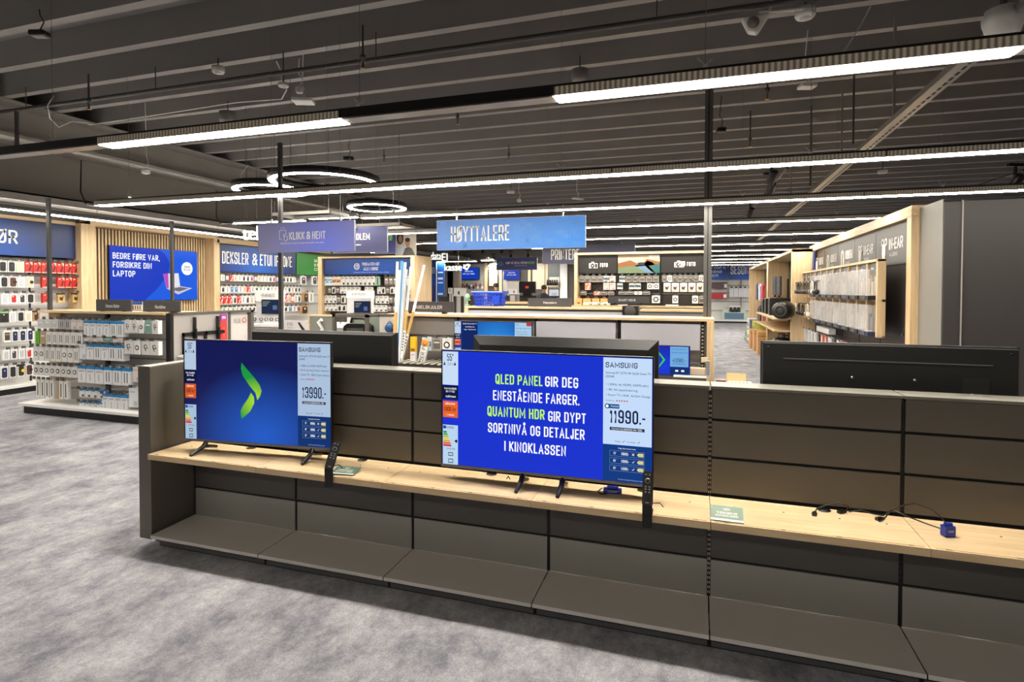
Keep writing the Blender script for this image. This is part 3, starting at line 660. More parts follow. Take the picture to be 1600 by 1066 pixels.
def price_panel(sc, W, H, ys, title, lines, price, dim=1.0, stars=True, tagline='CALMAN-KALIBRERING FRA 1995.-', badge=False):
    tv_panel(sc, W, H, ys, .782, .992, .305, .985, E((196, 220, 250), dim), 'price_panel')
    tv_panel(sc, W, H, ys, .782, .992, .018, .303, E((14, 62, 138), .85*dim), 'variant_panel')
    D = E((24, 40, 78), .5)
    tv_text(sc, W, H, ys, 'SAMSUNG', .792, .93, .908, .95, D, .035)
    tv_text(sc, W, H, ys, title, .792, .988, .855, .877, D, .015)
    tv_text(sc, W, H, ys, '(2024)', .792, .83, .825, .847, D, .015)
    for i, l in enumerate(lines): tv_text(sc, W, H, ys, '• '+l, .795, min(.986, .795+.0068*(len(l)+2)), .765-.042*i, .786-.042*i, D, .0)
    tv_text(sc, W, H, ys, 'Vurdering', .793, .83, .642, .655, D, .0)
    for i in range(5):
        mb = MB(); cx, cz = -W/2+(.842+.011*i)*W, .65*H
        mb.prism([(cx+(.0062 if j % 2 == 0 else .0028)*math.cos(PI/2+j*PI/5), cz+(.0062 if j % 2 == 0 else .0028)*math.sin(PI/2+j*PI/5)) for j in range(10)], ys-.0016, ys-.001)
        mb.build('rating_star', E((214, 60, 60), .7), sc)
    if badge:
        tv_panel(sc, W, H, ys, .797, .853, .588, .622, E((30, 96, 160), .8), 'badge', .0014)
        tv_text(sc, W, H, ys, 'Prismatch', .816, .85, .6, .612, SWHITE, .0)
        c = (-W/2+.8*W, .605*H); mb = MB()
        mb.prism([(c[0]+.013*math.cos(j*PI/10), c[1]+.013*math.sin(j*PI/10)) for j in range(20)], ys-.002, ys-.001).build('badge_ring', E((40, 60, 90), .6), sc)
        MB().prism([(c[0]+.008*math.cos(j*PI/10), c[1]+.008*math.sin(j*PI/10)) for j in range(20)], ys-.0026, ys-.001).build('badge_ring', SWHITE, sc)
    tv_text(sc, W, H, ys, price, .812, .965, .475, .578, E((18, 40, 90), .55), .025)
    tv_panel(sc, W, H, ys, .812, .962, .418, .442, E((16, 34, 84), .7), 'tag_bar', .0014)
    tv_text(sc, W, H, ys, tagline, .82, .956, .423, .437, SWHITE, .0, .0022)
    tv_text(sc, W, H, ys, 'Varehus ✓'.replace(' ✓', ''), .835, .86, .325, .338, D, .0); tv_text(sc, W, H, ys, 'Pa nettlager', .888, .925, .325, .338, D, .0)
    for x in (.866, .932):
        MB().tube([(-W/2+x*W, ys-.0018, .332*H), (-W/2+(x+.004)*W, ys-.0018, .326*H), (-W/2+(x+.01)*W, ys-.0018, .342*H)], .0012, 4).build('tick', D, sc)
    tv_text(sc, W, H, ys, 'Velg skjermstorrelse', .848, .925, .272, .284, SWHITE, .0)
    for i, (s, p) in enumerate((('75"', '19990.-'), ('65"', '13990.-'), ('55"', price))):
        z0 = .215-.058*i
        mb = MB(); a, b_ = -W/2+.812*W, -W/2+.962*W
        mb.box(a, b_, ys-.0015, ys-.001, z0*H, z0*H+.0012).box(a, b_, ys-.0015, ys-.001, (z0+.045)*H-.0012, (z0+.045)*H).box(a, a+.0012, ys-.0015, ys-.001, z0*H, (z0+.045)*H).box(b_-.0012, b_, ys-.0015, ys-.001, z0*H, (z0+.045)*H)
        mb.build('variant_box', E((150, 190, 230), .6), sc)
        tv_text(sc, W, H, ys, s, .828, .84, z0+.014, z0+.032, SWHITE, .0); tv_text(sc, W, H, ys, p, .862, .897, z0+.012, z0+.033, SWHITE, .01)
        mb = MB(); q = -W/2+.93*W
        mb.prism([(q, (z0+.0225)*H), (q+.008, (z0+.036)*H), (q+.034, (z0+.036)*H), (q+.034, (z0+.009)*H), (q+.008, (z0+.009)*H)], ys-.0015, ys-.001).build('energy_tag', E((226, 214, 150), .9), sc)
        mb = MB(); q = -W/2+.914*W; z = (z0+.0225)*H; d = .006
        if i == 0: mb.tube([(q-d, ys-.0015, z-d), (q+d, ys-.0015, z+d)], .0011, 4).tube([(q-d, ys-.0015, z+d), (q+d, ys-.0015, z-d)], .0011, 4)
        else: mb.tube([(q-d, ys-.0015, z), (q-d*.2, ys-.0015, z-d), (q+d, ys-.0015, z+d)], .0011, 4)
        mb.build('stock_mark', SWHITE, sc)
    tv_text(sc, W, H, ys, 'Se full energimerking pa nett', .85, .955, .028, .042, E((170, 200, 240), .8), .0)
# the TV beside the end panel
BG1 = grad('deep_blue_screen_picture', (18, 100, 225), (2, 18, 92), (.06, 0, .06), .6, .78, (1, 1, .8))
P1 = Vector((-3.385, 3.06, 0)); P2 = Vector((-2.262, 3.165, 0)); dd = P2-P1
tv, sc, W, H, ys = make_tv('TV with green chevron on deep blue, 13990 price, beside the end panel', ((P1.x+P2.x)/2, (P1.y+P2.y)/2, .742), dd.length, .70, math.atan2(dd.y, dd.x), BG1, .073, (.15, .87), splay=.01)
side_strip(sc, W, H, ys, .8); price_panel(sc, W, H, ys, 'Samsung 55" Q77D 4K QLED Smart TV', ['100Hz, 2x HDMI HDMI eArc', '4K AI Upscaling, Motion Xcelerator', 'Smart TV, 100% Color Volume'], '13990.-', .74, tagline='CALMAN-KALIBRERING FRA 1495.-')
for nm, pl in (('upper_chevron', UPLEAF), ('lower_chevron', LOLEAF)):
    MB().prism([(-W/2+a*W, b*H) for a, b in pl], ys-.0012, ys-.0002).build('chevron_leaf', leaf_mat(), sc)
# the TV with the sales message
tv, sc, W, H, ys = make_tv('TV showing white and lime message text, 11990 price, centre of the shelving', (-.835, 3.1, .742), 1.225, .69, .005, E((24, 52, 210), .95), .073, (.41, .60), splay=.0)
side_strip(sc, W, H, ys, 1.0); price_panel(sc, W, H, ys, 'Samsung 55" Q77D 4K QLED Smart TV', ['120Hz, 4x HDMI, HDMI eArc', '4K AI-oppskalering', 'Smart TV, HDR, AirSlim Design'], '11990.-', 1.0, badge=True)
for l1, x0, x1, zc, m in [('QLED PANEL', .277, .505, .772, LIME), ('GIR DEG', .517, .67, .772, SWHITE), ('ENESTÅENDE FARGER.', .265, .675, .635, SWHITE), ('QUANTUM HDR', .237, .515, .5, LIME), ('GIR DYPT', .532, .705, .492, SWHITE),
                          ('SORTNIVÅ OG DETALJER', .24, .7, .362, SWHITE), ('I KINOKLASSEN', .322, .615, .218, SWHITE)]:
    hh = .082
    tv_text(sc, W, H, ys, l1, x0, x1, zc-.041, zc-.041+hh, m, .035)
# the three sets seen from behind on the far side of the same shelving
make_tv('black TV seen from behind, plain back, near the cable trunking lengths', (-2.70, 3.66, .77), 1.27, .705, PI, foot_z=.1, feet=(.25, .75), chamfer=.02, silver=False)
make_tv('black TV seen from behind, sloped edges, rising behind the message TV', (-.853, 3.66, .77), 1.235, .705, PI, foot_z=.1, feet=(.25, .75), chamfer=.06, silver=False)
make_tv('black TV seen from behind with long cooling slot and mount holes', (.967, 3.66, .775), 1.24, .715, PI, foot_z=.1, feet=(.25, .75), flat_back=True, silver=False)

# ================================================================ small things on the wooden shelf
def remote_stand(x, y, rot, lab_s, lab_r, lean=0):
    t = thing('remote_stand', lab_s, 'stand', (x, y, ZS-.06), rot)
    MB().box(-.024, .024, -.006, -.003, 0, .12).box(-.024, .024, -.006, .09, .0605, .0635).box(-.018, .018, .005, .01, .06, .1).build('clamp_strip', BLACKMETAL, t)
    T = Matrix.Translation((0, -.002, .115)) @ Matrix.Rotation(lean, 4, 'Y') @ Matrix.Rotation(-.28, 4, 'X')
    MB().box(-.026, .026, 0, .004, 0, .15, 0, T).build('back_plate', BLACKMETAL, t)
    MB().tube([(.02, .01, .12), (.06, .0, .13), (.075, .03, .1)], .0025, 5).build('security_cord', BLACK, t)
    r = thing('remote_control', lab_r, 'remote', (x, y, ZS+.055), rot)
    T = Matrix.Translation((0, -.019, 0)) @ Matrix.Rotation(lean, 4, 'Y') @ Matrix.Rotation(-.28, 4, 'X')
    MB().box(-.019, .019, 0, .015, 0, .165, 0, T).build('body', BLACK, r, bevel=.003)
    mb = MB().lathe([(.008, -.002), (.0135, -.002), (.0135, .0), (.008, .0)], n=20, axis='y', T=T @ Matrix.Translation((0, 0, .118)))
    mb.build('navigation_ring', STEEL, r)
    mb = MB()
    for zz in (.148, .09, .078, .064):
        for xx in (-.009, .009): mb.box(xx-.004, xx+.004, -.0018, 0, zz-.003, zz+.003, 0, T)
    mb.build('buttons', mat('pale_button', (150, 150, 150), .4, vary=0), r)
    MB().box(-.009, .009, -.0008, 0, .012, .017, 0, T).build('print_line', MGREY, r)
remote_stand(-2.085, 2.878, .55, 'bent black remote stand clamped to the shelf by the chevron TV', 'black remote tilted on its stand by the chevron TV', .3)
remote_stand(-.235, 2.882, 0, 'straight black remote stand clamped to the shelf by the message TV', 'black remote upright on its stand by the message TV')
DGREEN = mat('dark_green_card', (24, 78, 44), .3, vary=.05); PGREEN = mat('leaf_green_card', (38, 100, 56), .3, vary=.05)
def card(loc, rot, tilt, w, h, label, m):
    t = thing('shelf_card', label, 'card', loc, rot)
    T = Matrix.Rotation(tilt, 4, 'X')
    MB().box(-w/2, w/2, 0, .003, 0, h, 0, T).build('card', m, t)
    MB().box(-w/2-.003, w/2+.003, -.006, -.003, -.002, h+.002, 0, T).box(-w/2-.003, w/2+.003, .005, .008, -.002, h+.002, 0, T).build('acrylic_sleeve', SLEEVE, t)
    MB().box(-w/2, w/2, -.002, -.0005, .0, h*.14, 0, T).build('white_edge', mat('pale_card_edge', (205, 212, 200), .3, vary=0), t)
    for i, (b, a0, a1, z0, z1) in enumerate([('HEI!', -.2, .2, .7, .84), ('VIL DU HA HJELP MED', -.62, .62, .46, .6), ('MONTERING HJEMME?', -.7, .7, .26, .4)]):
        mb = MB(); put_text(mb, b, a0*w/2, a1*w/2, z0*h, z1*h, -.0012, .01); mb.v = [tuple(T @ Vector(q)) for q in mb.v]; mb.build('lettering', LETTER, t)
card((-2.035, 2.925, ZS+.008), .12, -1.47, .155, .115, 'dark green card lying flat in an acrylic sleeve', DGREEN)
card((.137, 2.918, ZS+.004), .0, -.95, .15, .085, 'leaf green card standing tilted at the shelf edge', PGREEN)
CB = mat('black_cable', (16, 15, 14), .45, vary=0)
def S(u, v, dz=0.006): p = AZ(u, v, ZS+dz); return p
def shelf_cable(pts, label, ends):
    t = thing('loose_cable', label, 'cable', pts[0])
    MB().tube(pts, .0032, 6).build('cord', CB, t, True)
    for e, d in ends:
        e = Vector(e); d = Vector(d).normalized()
        MB().tube([e, e+d*.018, e+d*.022, e+d*.05], [.0055, .009, .013, .011], 8).build('plug', BLACK, t, True)
def up(u, v, Y): return AY(u, v, Y)
shelf_cable([S(1273, 803), S(1276, 795, .012), up(1290, 790, 3.2), up(1312, 786, 3.22), up(1326, 791, 3.2), S(1322, 801)], 'thin black cable arching with a plug at both ends', [(S(1273, 800), (-.2, -1, -.05)), (S(1322, 799), (-.8, -.6, 0))])
shelf_cable([S(1326, 800), up(1345, 797, 3.24), S(1363, 803), S(1380, 806), up(1393, 797, 3.21), S(1384, 808), S(1374, 815)], 'black cable with a round plug resting near the seam', [(S(1382, 810), (-1, -.7, 0))])
shelf_cable([up(1393, 798, 3.22), up(1410, 790, 3.2), up(1430, 787, 3.15), up(1456, 796, 3.08), up(1474, 812, 3.0), S(1480, 821, .02), S(1482, 826, .02)], 'black cable looping into the blue adapter', [])
shelf_cable([up(1395, 797, 3.21), up(1420, 808, 3.12), S(1446, 818, .01), S(1478, 829, .012)], 'straight thin black cable ending at the blue adapter', [])
BLUEP = mat('blue_plastic', (24, 46, 150), .3, vary=.05)
def dongle(u, v, rot, label, sx=.05, sy=.035, sz=.05):
    c = AZ(u, v, ZS); t = thing('blue_adapter', label, 'adapter', (c.x, c.y, ZS+.0005), rot)
    MB().box(-sx/2, sx/2, -sy/2, sy/2, 0, sz).build('housing', BLUEP, t, bevel=.005)
    MB().box(-sx*.3, sx*.3, -sy*.3, sy*.3, sz, sz+.012).build('strain_relief', BLUEP, t, bevel=.003)
    MB().box(-sx*.25, sx*.25, -sy/2-.001, -sy/2, sz*.45, sz*.65).build('print_line', mat('pale_blue_print', (150, 160, 220), .3, vary=0), t)
dongle(1481, 838, .35, 'blue cable adapter lying by the last shelf seam')
dongle(957, 770, .1, 'flat blue adapter under the message TV', .1, .05, .022)
shelf_cable([S(940, 763, .01), S(934, 768, .01), S(938, 772, .01), S(948, 772, .012)], 'short black lead of the flat blue adapter', [])
shelf_cable([S(792, 748, .05), S(794, 744, .03), S(797, 749, .01)], 'tiny lead dangling behind the message TV foot', [])
# ================================================================ packaged goods on hooks
def C(*rgb): return mat('print_%d_%d_%d' % rgb, rgb, .38, vary=.03, scale=30)
PW = C(228, 228, 226); PK = C(34, 33, 34)
_PM = {}
def product(style, w, h):
    """one pack: carton, printed front, hanging tab; front faces -y at y=0, hangs down from z=0"""
    w = round(w, 2) or .01; h = round(h, 2)
    k = (style, w, h)
    if k in _PM: return _PM[k]
    st = STY[style]; body, art, shape, top = st['body'], st.get('art'), st.get('shape'), st.get('top')
    d = st.get('d', .05)
    mats = [C(*body), C(*(art or (40, 40, 40))), C(*(top or body)), C(*(st.get('art2') or (235, 235, 235)))]
    mb = MB()
    mb.box(-w/2, w/2, 0, d, -h, -h*.08, 0)
    mb.box(-w*.16, w*.16, d*.4, d*.4+.002, -h*.09, 0, 0)
    if top: mb.box(-w/2-.001, w/2+.001, -.001, d+.001, -h*.22, -h*.078, 2)
    def R(x0, x1, z0, z1, m=1, y=-.0015): mb.box(x0*w, x1*w, y, 0, z0*h, z1*h, m)
    def rnd(x0, x1, z0, z1, m=1, y=-.006):
        r = min((x1-x0)*w, (z1-z0)*h)*.25; X0, X1, Z0, Z1 = x0*w, x1*w, z0*h, z1*h; pl = []
        for cx, cz, a in ((X1-r, Z1-r, 0), (X0+r, Z1-r, 90), (X0+r, Z0+r, 180), (X1-r, Z0+r, 270)):
            for q in (0, 45, 90): pl.append((cx+r*math.cos(math.radians(a+q)), cz+r*math.sin(math.radians(a+q))))
        mb.prism(pl, y, 0, 'y', m)
    def disc(cx, cz, r, m=1, y=-.003): mb.prism([(cx*w+r*math.cos(j*PI/10), cz*h+r*math.sin(j*PI/10)) for j in range(20)], y, 0, 'y', m)
    if shape == 'phone': rnd(-.26, .26, -.9, -.26); R(-.2, -.05, -.4, -.3, 3, -.008)
    elif shape == 'tall': rnd(-.34, .34, -.93, -.2); disc(.0, -.42, w*.1, 3, -.008)
    elif shape == 'ring': disc(0, -.55, min(w, h)*.34); disc(0, -.55, min(w, h)*.2, 0, -.004)
    elif shape == 'halfring': disc(.14, -.55, min(w, h)*.3); R(-.5, .1, -.85, -.25, 0, -.0035)
    elif shape == 'wallet': rnd(-.36, .36, -.92, -.2); disc(.2, -.55, min(w, h)*.24, 3, -.009)
    elif shape == 'bars':
        for x in (-.22, .12): R(x, x+.1, -.85, -.3)
    elif shape == 'bar': R(-.12, .14, -.9, -.22)
    elif shape == 'lines': R(-.35, .3, -.34, -.3); R(-.35, .1, -.4, -.37); R(-.06, .02, -.86, -.5); disc(.3, -.36, w*.05)
    elif shape == 'flash': mb.prism([(-.1*w, -.85*h), (.12*w, -.85*h), (.4*w, -.45*h), (.22*w, -.38*h)], -.002, 0, 'y', 1); R(-.45, .45, -.995, -.93, 3); R(-.38, -.05, -.3, -.2, 3); mb.prism([(.05*w, -.1*h), (.48*w, -.1*h), (.48*w, -.4*h)], -.0015, 0, 'y', 3)
    elif shape == 'headset': disc(-.02, -.45, w*.2); disc(.02, -.45, w*.13, 0, -.004); mb.prism([(-.2*w, -.5*h), (-.12*w, -.52*h), (.05*w, -.75*h), (-.02*w, -.75*h)], -.003, 0, 'y', 1); R(.1, .3, -.58, -.54)
    elif shape == 'window': R(-.38, .38, -.85, -.25, 1); R(-.3, .3, -.45, -.35, 3, -.003)
    elif shape == 'corner': R(-.02, .38, -.93, -.7); R(-.4, .1, -.3, -.22)
    elif shape == 'bird': mb.prism([(-.25*w, -.75*h), (.1*w, -.8*h), (.3*w, -.35*h), (.05*w, -.5*h), (-.3*w, -.45*h)], -.002, 0, 'y', 1); R(-.5, .0, -.95, -.85, 3)
    elif shape == 'scene': R(-.46, .46, -.7, -.35, 1); R(-.4, .0, -.66, -.5, 3, -.003); disc(.2, -.5, w*.14, 3)
    me = mb.mesh('pack', mats)
    _PM[k] = me
    return me
_HM = {}
def hook_mesh(back):
    k = round(back, 2)
    if k not in _HM:
        mb = MB().tube([(0, k, 0), (0, -.03, 0), (0, -.045, .012)], .0035, 5, 0).box(-.03, .03, -.05, -.044, .004, .04, 1).box(-.025, .025, -.0515, -.05, .012, .032, 2)
        _HM[k] = mb.mesh('hook', [CHROME, PK, mat('grey_price_label', (88, 88, 90), .4, vary=0)])
    return _HM[k]
ROT = {'-y': 0, '+x': PI/2, '-x': -PI/2}
def at_plane(face, plane, u, v): return AY(u, v, plane) if face == '-y' else AX(u, v, plane)
ROWN = ['top', 'second', 'third', 'fourth', 'fifth', 'sixth', 'seventh', 'eighth', 'ninth', 'tenth']
def rack(face, plane, where, group, rows, back=.22, hooks=True, wfill=.9, d_off=0):
    """rows: (row number, u_ref, v_top, v_bot, u_left, u_right, tokens)"""
    count = {}
    for rn, ur, vt, vb, uL, uR, toks in sorted(rows, key=lambda q: (q[0], q[4])):
        zt = at_plane(face, plane, ur, vt).z; hh = zt-at_plane(face, plane, ur, vb).z
        A = at_plane(face, plane, uL, 450); B = at_plane(face, plane, uR, 450)
        toks = toks.split(); n = len(toks); pit = (B-A).length/n
        for i, tk in enumerate(toks):
            if tk == '_': continue
            p = A.lerp(B, (i+.5)/n); p.z = zt
            st = STY[tk]; idx = count.get(rn, 0); count[rn] = idx+1
            num = ORD[idx] if idx < len(ORD) else '%dth' % (idx+1)
            me = product(tk, pit*wfill*st.get('wf', 1), hh)
            nm = st.get('name', 'boxed_accessory')
            o = bpy.data.objects.new(nm, me); COL.objects.link(o); o.location = p; o.rotation_euler = (0, 0, ROT[face]+random.uniform(-.03, .03))
            tag(o, '%s, %s along %s row, %s' % (st['desc'], num, ROWN[rn], where), st.get('cat', 'package'), group)
            if hooks:
                k = bpy.data.objects.new('peg_hook', hook_mesh(back)); COL.objects.link(k)
                k.location = (p.x, p.y, p.z-.012); k.rotation_euler = (0, 0, ROT[face])
                tag(k, 'wire hook, dark tag holder, %s along %s row, %s' % (num, ROWN[rn], where), 'hook', 'peg hooks, '+where)
STY = {
 'r': dict(desc='red box with dark flash print', body=(196, 44, 40), art=(70, 26, 34), art2=(244, 196, 170), shape='flash', name='boxed_phone_case'),
 'k': dict(desc='black phone case pack', body=(226, 226, 224), art=(38, 38, 40), art2=(60, 60, 62), shape='tall', name='boxed_phone_case'),
 'c': dict(desc='cream wallet case pack', body=(232, 230, 220), art=(214, 206, 184), art2=(226, 220, 204), shape='tall', name='boxed_phone_case'),
 'b': dict(desc='brown wallet case pack', body=(228, 226, 222), art=(84, 52, 44), art2=(40, 28, 26), shape='wallet', name='boxed_phone_case'),
 'o_': dict(desc='beige case pack with dark disc', body=(236, 234, 228), art=(216, 196, 168), art2=(36, 30, 28), shape='wallet', name='boxed_phone_case'),
 'w': dict(desc='white case pack', body=(236, 236, 236), art=(196, 198, 204), shape='phone', name='boxed_phone_case'),
 'wr': dict(desc='white pack with red case', body=(236, 236, 236), art=(200, 36, 40), shape='phone', name='boxed_phone_case'),
 'wk': dict(desc='white pack with dark case', body=(236, 236, 236), art=(62, 60, 70), shape='phone', name='boxed_phone_case'),
 'g': dict(desc='kraft pack with dark top', body=(196, 160, 98), art=(48, 44, 44), art2=(230, 200, 120), shape='bird', top=(52, 40, 30), name='boxed_phone_case'),
 't': dict(desc='white pack with tan case', body=(238, 236, 230), art=(216, 196, 166), shape='phone', name='boxed_phone_case'),
 'f': dict(desc='brown kraft pack', body=(184, 140, 92), art=(44, 38, 34), shape='phone', top=(70, 44, 28), name='boxed_phone_case'),
 'n': dict(desc='white pack with navy case', body=(238, 238, 238), art=(36, 44, 84), art2=(200, 204, 214), shape='tall', name='boxed_phone_case'),
 'ph': dict(desc='white pack with small photo', body=(238, 238, 236), art=(70, 60, 48), art2=(170, 150, 130), shape='window', name='boxed_phone_case'),
 'gk': dict(desc='black pack with green top', body=(40, 40, 40), art=(24, 24, 24), shape='phone', top=(150, 200, 130), name='boxed_phone_case'),
 'y': dict(desc='black case pack with yellow tag', body=(230, 228, 220), art=(44, 36, 30), art2=(228, 206, 40), shape='wallet', top=(30, 28, 28), name='boxed_phone_case'),
 # accessory gondola
 'q': dict(desc='clear white sleeve pack', body=(214, 214, 214), art=(196, 198, 200), shape='window', name='hanging_pack'),
 'x': dict(desc='dark clear pack', body=(176, 176, 178), art=(50, 50, 54), shape='bars', name='hanging_pack'),
 'p': dict(desc='pinkish pack', body=(222, 214, 212), art=(196, 168, 170), shape='corner', name='hanging_pack'),
 'B': dict(desc='white box with blue top', body=(232, 233, 236), art=(150, 154, 162), shape='lines', top=(28, 134, 200), name='adapter_box', d=.09),
 'Bd': dict(desc='white cable box with blue top', body=(232, 233, 236), art=(86, 88, 94), shape='bars', top=(28, 134, 200), name='adapter_box', d=.09),
 'Cc': dict(desc='small white box with blue top', body=(228, 230, 234), art=(80, 80, 86), shape='corner', top=(36, 140, 204), name='adapter_box', d=.08),
 'h': dict(desc='white box with black earpiece', body=(224, 222, 220), art=(26, 26, 28), shape='headset', name='handsfree_box', d=.06),
 'hw': dict(desc='narrow white earpiece box', body=(240, 240, 240), art=(40, 40, 42), shape='ring', name='handsfree_box', wf=.7),
 'hg': dict(desc='pale green back pack', body=(140, 176, 164), art=(120, 156, 146), shape='window', name='handsfree_box'),
 's': dict(desc='white strap pack with two bars', body=(230, 229, 226), art=(70, 68, 68), shape='bars', name='watch_strap_pack'),
 'S': dict(desc='long white strap pack', body=(232, 231, 228), art=(60, 60, 64), shape='bar', name='watch_strap_pack', wf=.8),
 'o': dict(desc='white pack with grey ring strap', body=(230, 229, 227), art=(96, 94, 94), shape='ring', name='watch_strap_pack'),
 'O': dict(desc='white pack with black ring strap', body=(230, 229, 227), art=(24, 24, 26), shape='ring', name='watch_strap_pack'),
 'G': dict(desc='lime green pack', body=(96, 190, 40), art=(60, 140, 30), shape='bar', name='hanging_pack', wf=.7),
 'F': dict(desc='bare kraft pack', body=(186, 160, 126), art=(172, 146, 112), shape='window', name='hanging_pack', wf=1.1),
 'D': dict(desc='tall white box with blue top', body=(232, 233, 236), art=(140, 142, 150), shape='lines', top=(28, 134, 200), name='adapter_box', d=.1),
 'W': dict(desc='plain white carton', body=(226, 228, 234), art=(190, 192, 200), shape='corner', name='adapter_box', d=.12),
 # cases far wall
 'm': dict(desc='white pack with magenta case', body=(238, 238, 238), art=(176, 36, 120), shape='phone', name='phone_case_pack'),
 'd': dict(desc='dark grey printed pack', body=(84, 80, 82), art=(200, 198, 200), shape='window', name='phone_case_pack'),
 'wh': dict(desc='white pack with slim print', body=(240, 240, 238), art=(150, 146, 146), shape='bar', name='phone_case_pack'),
 'dk': dict(desc='white pack with charcoal case', body=(240, 240, 238), art=(56, 54, 62), shape='phone', name='phone_case_pack'),
 'bl': dict(desc='white pack with blue case', body=(226, 232, 240), art=(104, 136, 176), shape='tall', name='phone_case_pack'),
 'rd': dict(desc='red case pack', body=(206, 60, 48), art=(244, 228, 222), shape='flash', name='phone_case_pack'),
 'tn': dict(desc='white pack with blush case', body=(240, 236, 232), art=(206, 172, 156), shape='phone', name='phone_case_pack'),
 'gn': dict(desc='white pack with mint case', body=(238, 240, 238), art=(130, 168, 148), shape='phone', name='phone_case_pack', top=(176, 206, 150)),
 'or': dict(desc='orange case pack', body=(232, 106, 60), art=(240, 226, 214), shape='window', name='phone_case_pack'),
 'kf': dict(desc='brown kraft case pack', body=(196, 150, 90), art=(60, 44, 34), shape='tall', name='phone_case_pack'),
 'dr': dict(desc='white pack with wine-red case', body=(236, 234, 232), art=(140, 30, 44), shape='tall', name='phone_case_pack'),
 'pw': dict(desc='charcoal phone poster', body=(238, 238, 238), art=(70, 64, 66), shape='tall', name='phone_case_pack'),
 # price match unit
 'pc': dict(desc='white charger pack', body=(226, 224, 218), art=(60, 58, 58), shape='corner', name='charger_pack'),
 'pb': dict(desc='pale blue cable pack', body=(212, 226, 236), art=(80, 130, 160), art2=(236, 240, 244), shape='scene', name='charger_pack'),
 'po': dict(desc='orange tinted cable pack', body=(230, 216, 194), art=(206, 150, 90), art2=(90, 70, 60), shape='scene', name='charger_pack'),
 'pg': dict(desc='green edged pack', body=(150, 186, 164), art=(60, 70, 66), shape='bar', name='charger_pack'),
 'pd': dict(desc='dark charger pack', body=(96, 88, 80), art=(150, 140, 130), shape='window', name='charger_pack'),
 'pk': dict(desc='white pack with black plug', body=(228, 226, 220), art=(30, 28, 28), shape='phone', name='charger_pack'),
 # photo unit
 'fe': dict(desc='smoky clear camera pack', body=(150, 146, 138), art=(96, 90, 84), art2=(208, 206, 200), shape='window', name='camera_accessory_pack'),
 'fo': dict(desc='coral camera pack', body=(232, 128, 100), art=(248, 220, 206), shape='flash', name='camera_accessory_pack'),
 'fp': dict(desc='pink camera pack', body=(226, 196, 190), art=(206, 150, 150), shape='corner', name='camera_accessory_pack'),
 'fc': dict(desc='pale pack with camera print', body=(206, 206, 200), art=(70, 70, 72), art2=(80, 120, 150), shape='scene', name='camera_accessory_pack'),
 'fb': dict(desc='photo paper pack with bird print', body=(238, 232, 222), art=(96, 62, 30), art2=(226, 176, 96), shape='bird', name='photo_paper_pack'),
 'fu': dict(desc='orange kraft box', body=(224, 166, 110), art=(120, 60, 36), shape='ring', name='camera_accessory_pack', d=.1),
 'fw': dict(desc='white lens pack', body=(236, 234, 230), art=(50, 50, 52), shape='ring', name='camera_accessory_pack'),
}

# ================================================================ wall units on the phone side
WX = -11.4
PEG = mat('white_back_panel', (206, 206, 204), .5, vary=.03, scale=2)
def panel_sign(name, label, loc, rot, w, h, m, depth=.03, cat='sign', group=None, edge=None):
    t = thing(name, label, cat, loc, rot, group)
    MB().box(-w/2, w/2, 0, depth, 0, h).build('panel', m, t)
    if edge: MB().box(-w/2-.012, w/2+.012, .004, depth+.004, -.012, h+.012).build('frame', edge, t)
    return t
y0, y1 = 4.4, 7.93
t = thing('wall_shelving', 'white phone case wall in an oak frame beside the dark soffit', 'shelving', (WX, (y0+y1)/2, 0))
MB().box(-11.4, -11.36, y0, 7.7, .1, 2.34).build('back_panel', PEG, t, True)
mb = MB()
for zz in (2.32, 2.06, 1.76, 1.46, 1.15, .82, .55): mb.box(-11.36, -11.345, y0, 7.68, zz-.04, zz-.005)
mb.build('hook_rail', mat('pale_grey_rail', (176, 176, 176), .4, vary=.03), t, True)
for yy in (5.0, 6.0, 7.03): MB().box(-11.358, -11.34, yy-.012, yy+.012, .15, 2.33).build('upright', BLACKMETAL, t, True)
MB().box(-11.4, -10.98, 7.68, 7.86, 0, 3.02).build('oak_side', OAKZ, t, True, bevel=.004)
MB().box(-11.4, -11.12, y0, 7.68, 2.98, 3.04).build('oak_top', OAKY, t, True)
MB().box(-11.36, -11.03, y0, 7.66, .1, .15).build('base_shelf', WHITE, t, True, bevel=.003)
MB().box(-11.36, -11.07, y0, 7.66, 0, .1).build('kickboard', BLACK, t, True)
t = panel_sign('department_sign', 'navy wall sign reading ØR at the frame edge', (-11.11, (y0+7.66)/2, 2.36), PI/2, 7.66-y0, .61, grad('navy_sign_blue', (24, 92, 190), (14, 40, 96), (0, 0, 0), 1.5, .0), .05)
def node_sign(key, c0, c1, center, radius):
    if key in MATS: return MATS[key]
    m = grad(key, c0, c1, center, radius, 0)
    b = m.node_tree.nodes['Principled BSDF']; cr = [n for n in m.node_tree.nodes if n.type == 'VALTORGB'][0]
    m.node_tree.links.new(cr.outputs['Color'], b.inputs['Base Color']); b.inputs['Roughness'].default_value = .4
    return m
NAVYP = node_sign('navy_blue_print', (14, 92, 196), (15, 40, 92), (-.1, 0, -.05), 1.3)
t.children[0].data.materials[0] = NAVYP
yL = AX(0, 370, -11.1).y-6.03; yR = AX(28, 370, -11.1).y-6.03
text(t, 'ØR', yL-.04, yR, .2, .43, bold=.03)
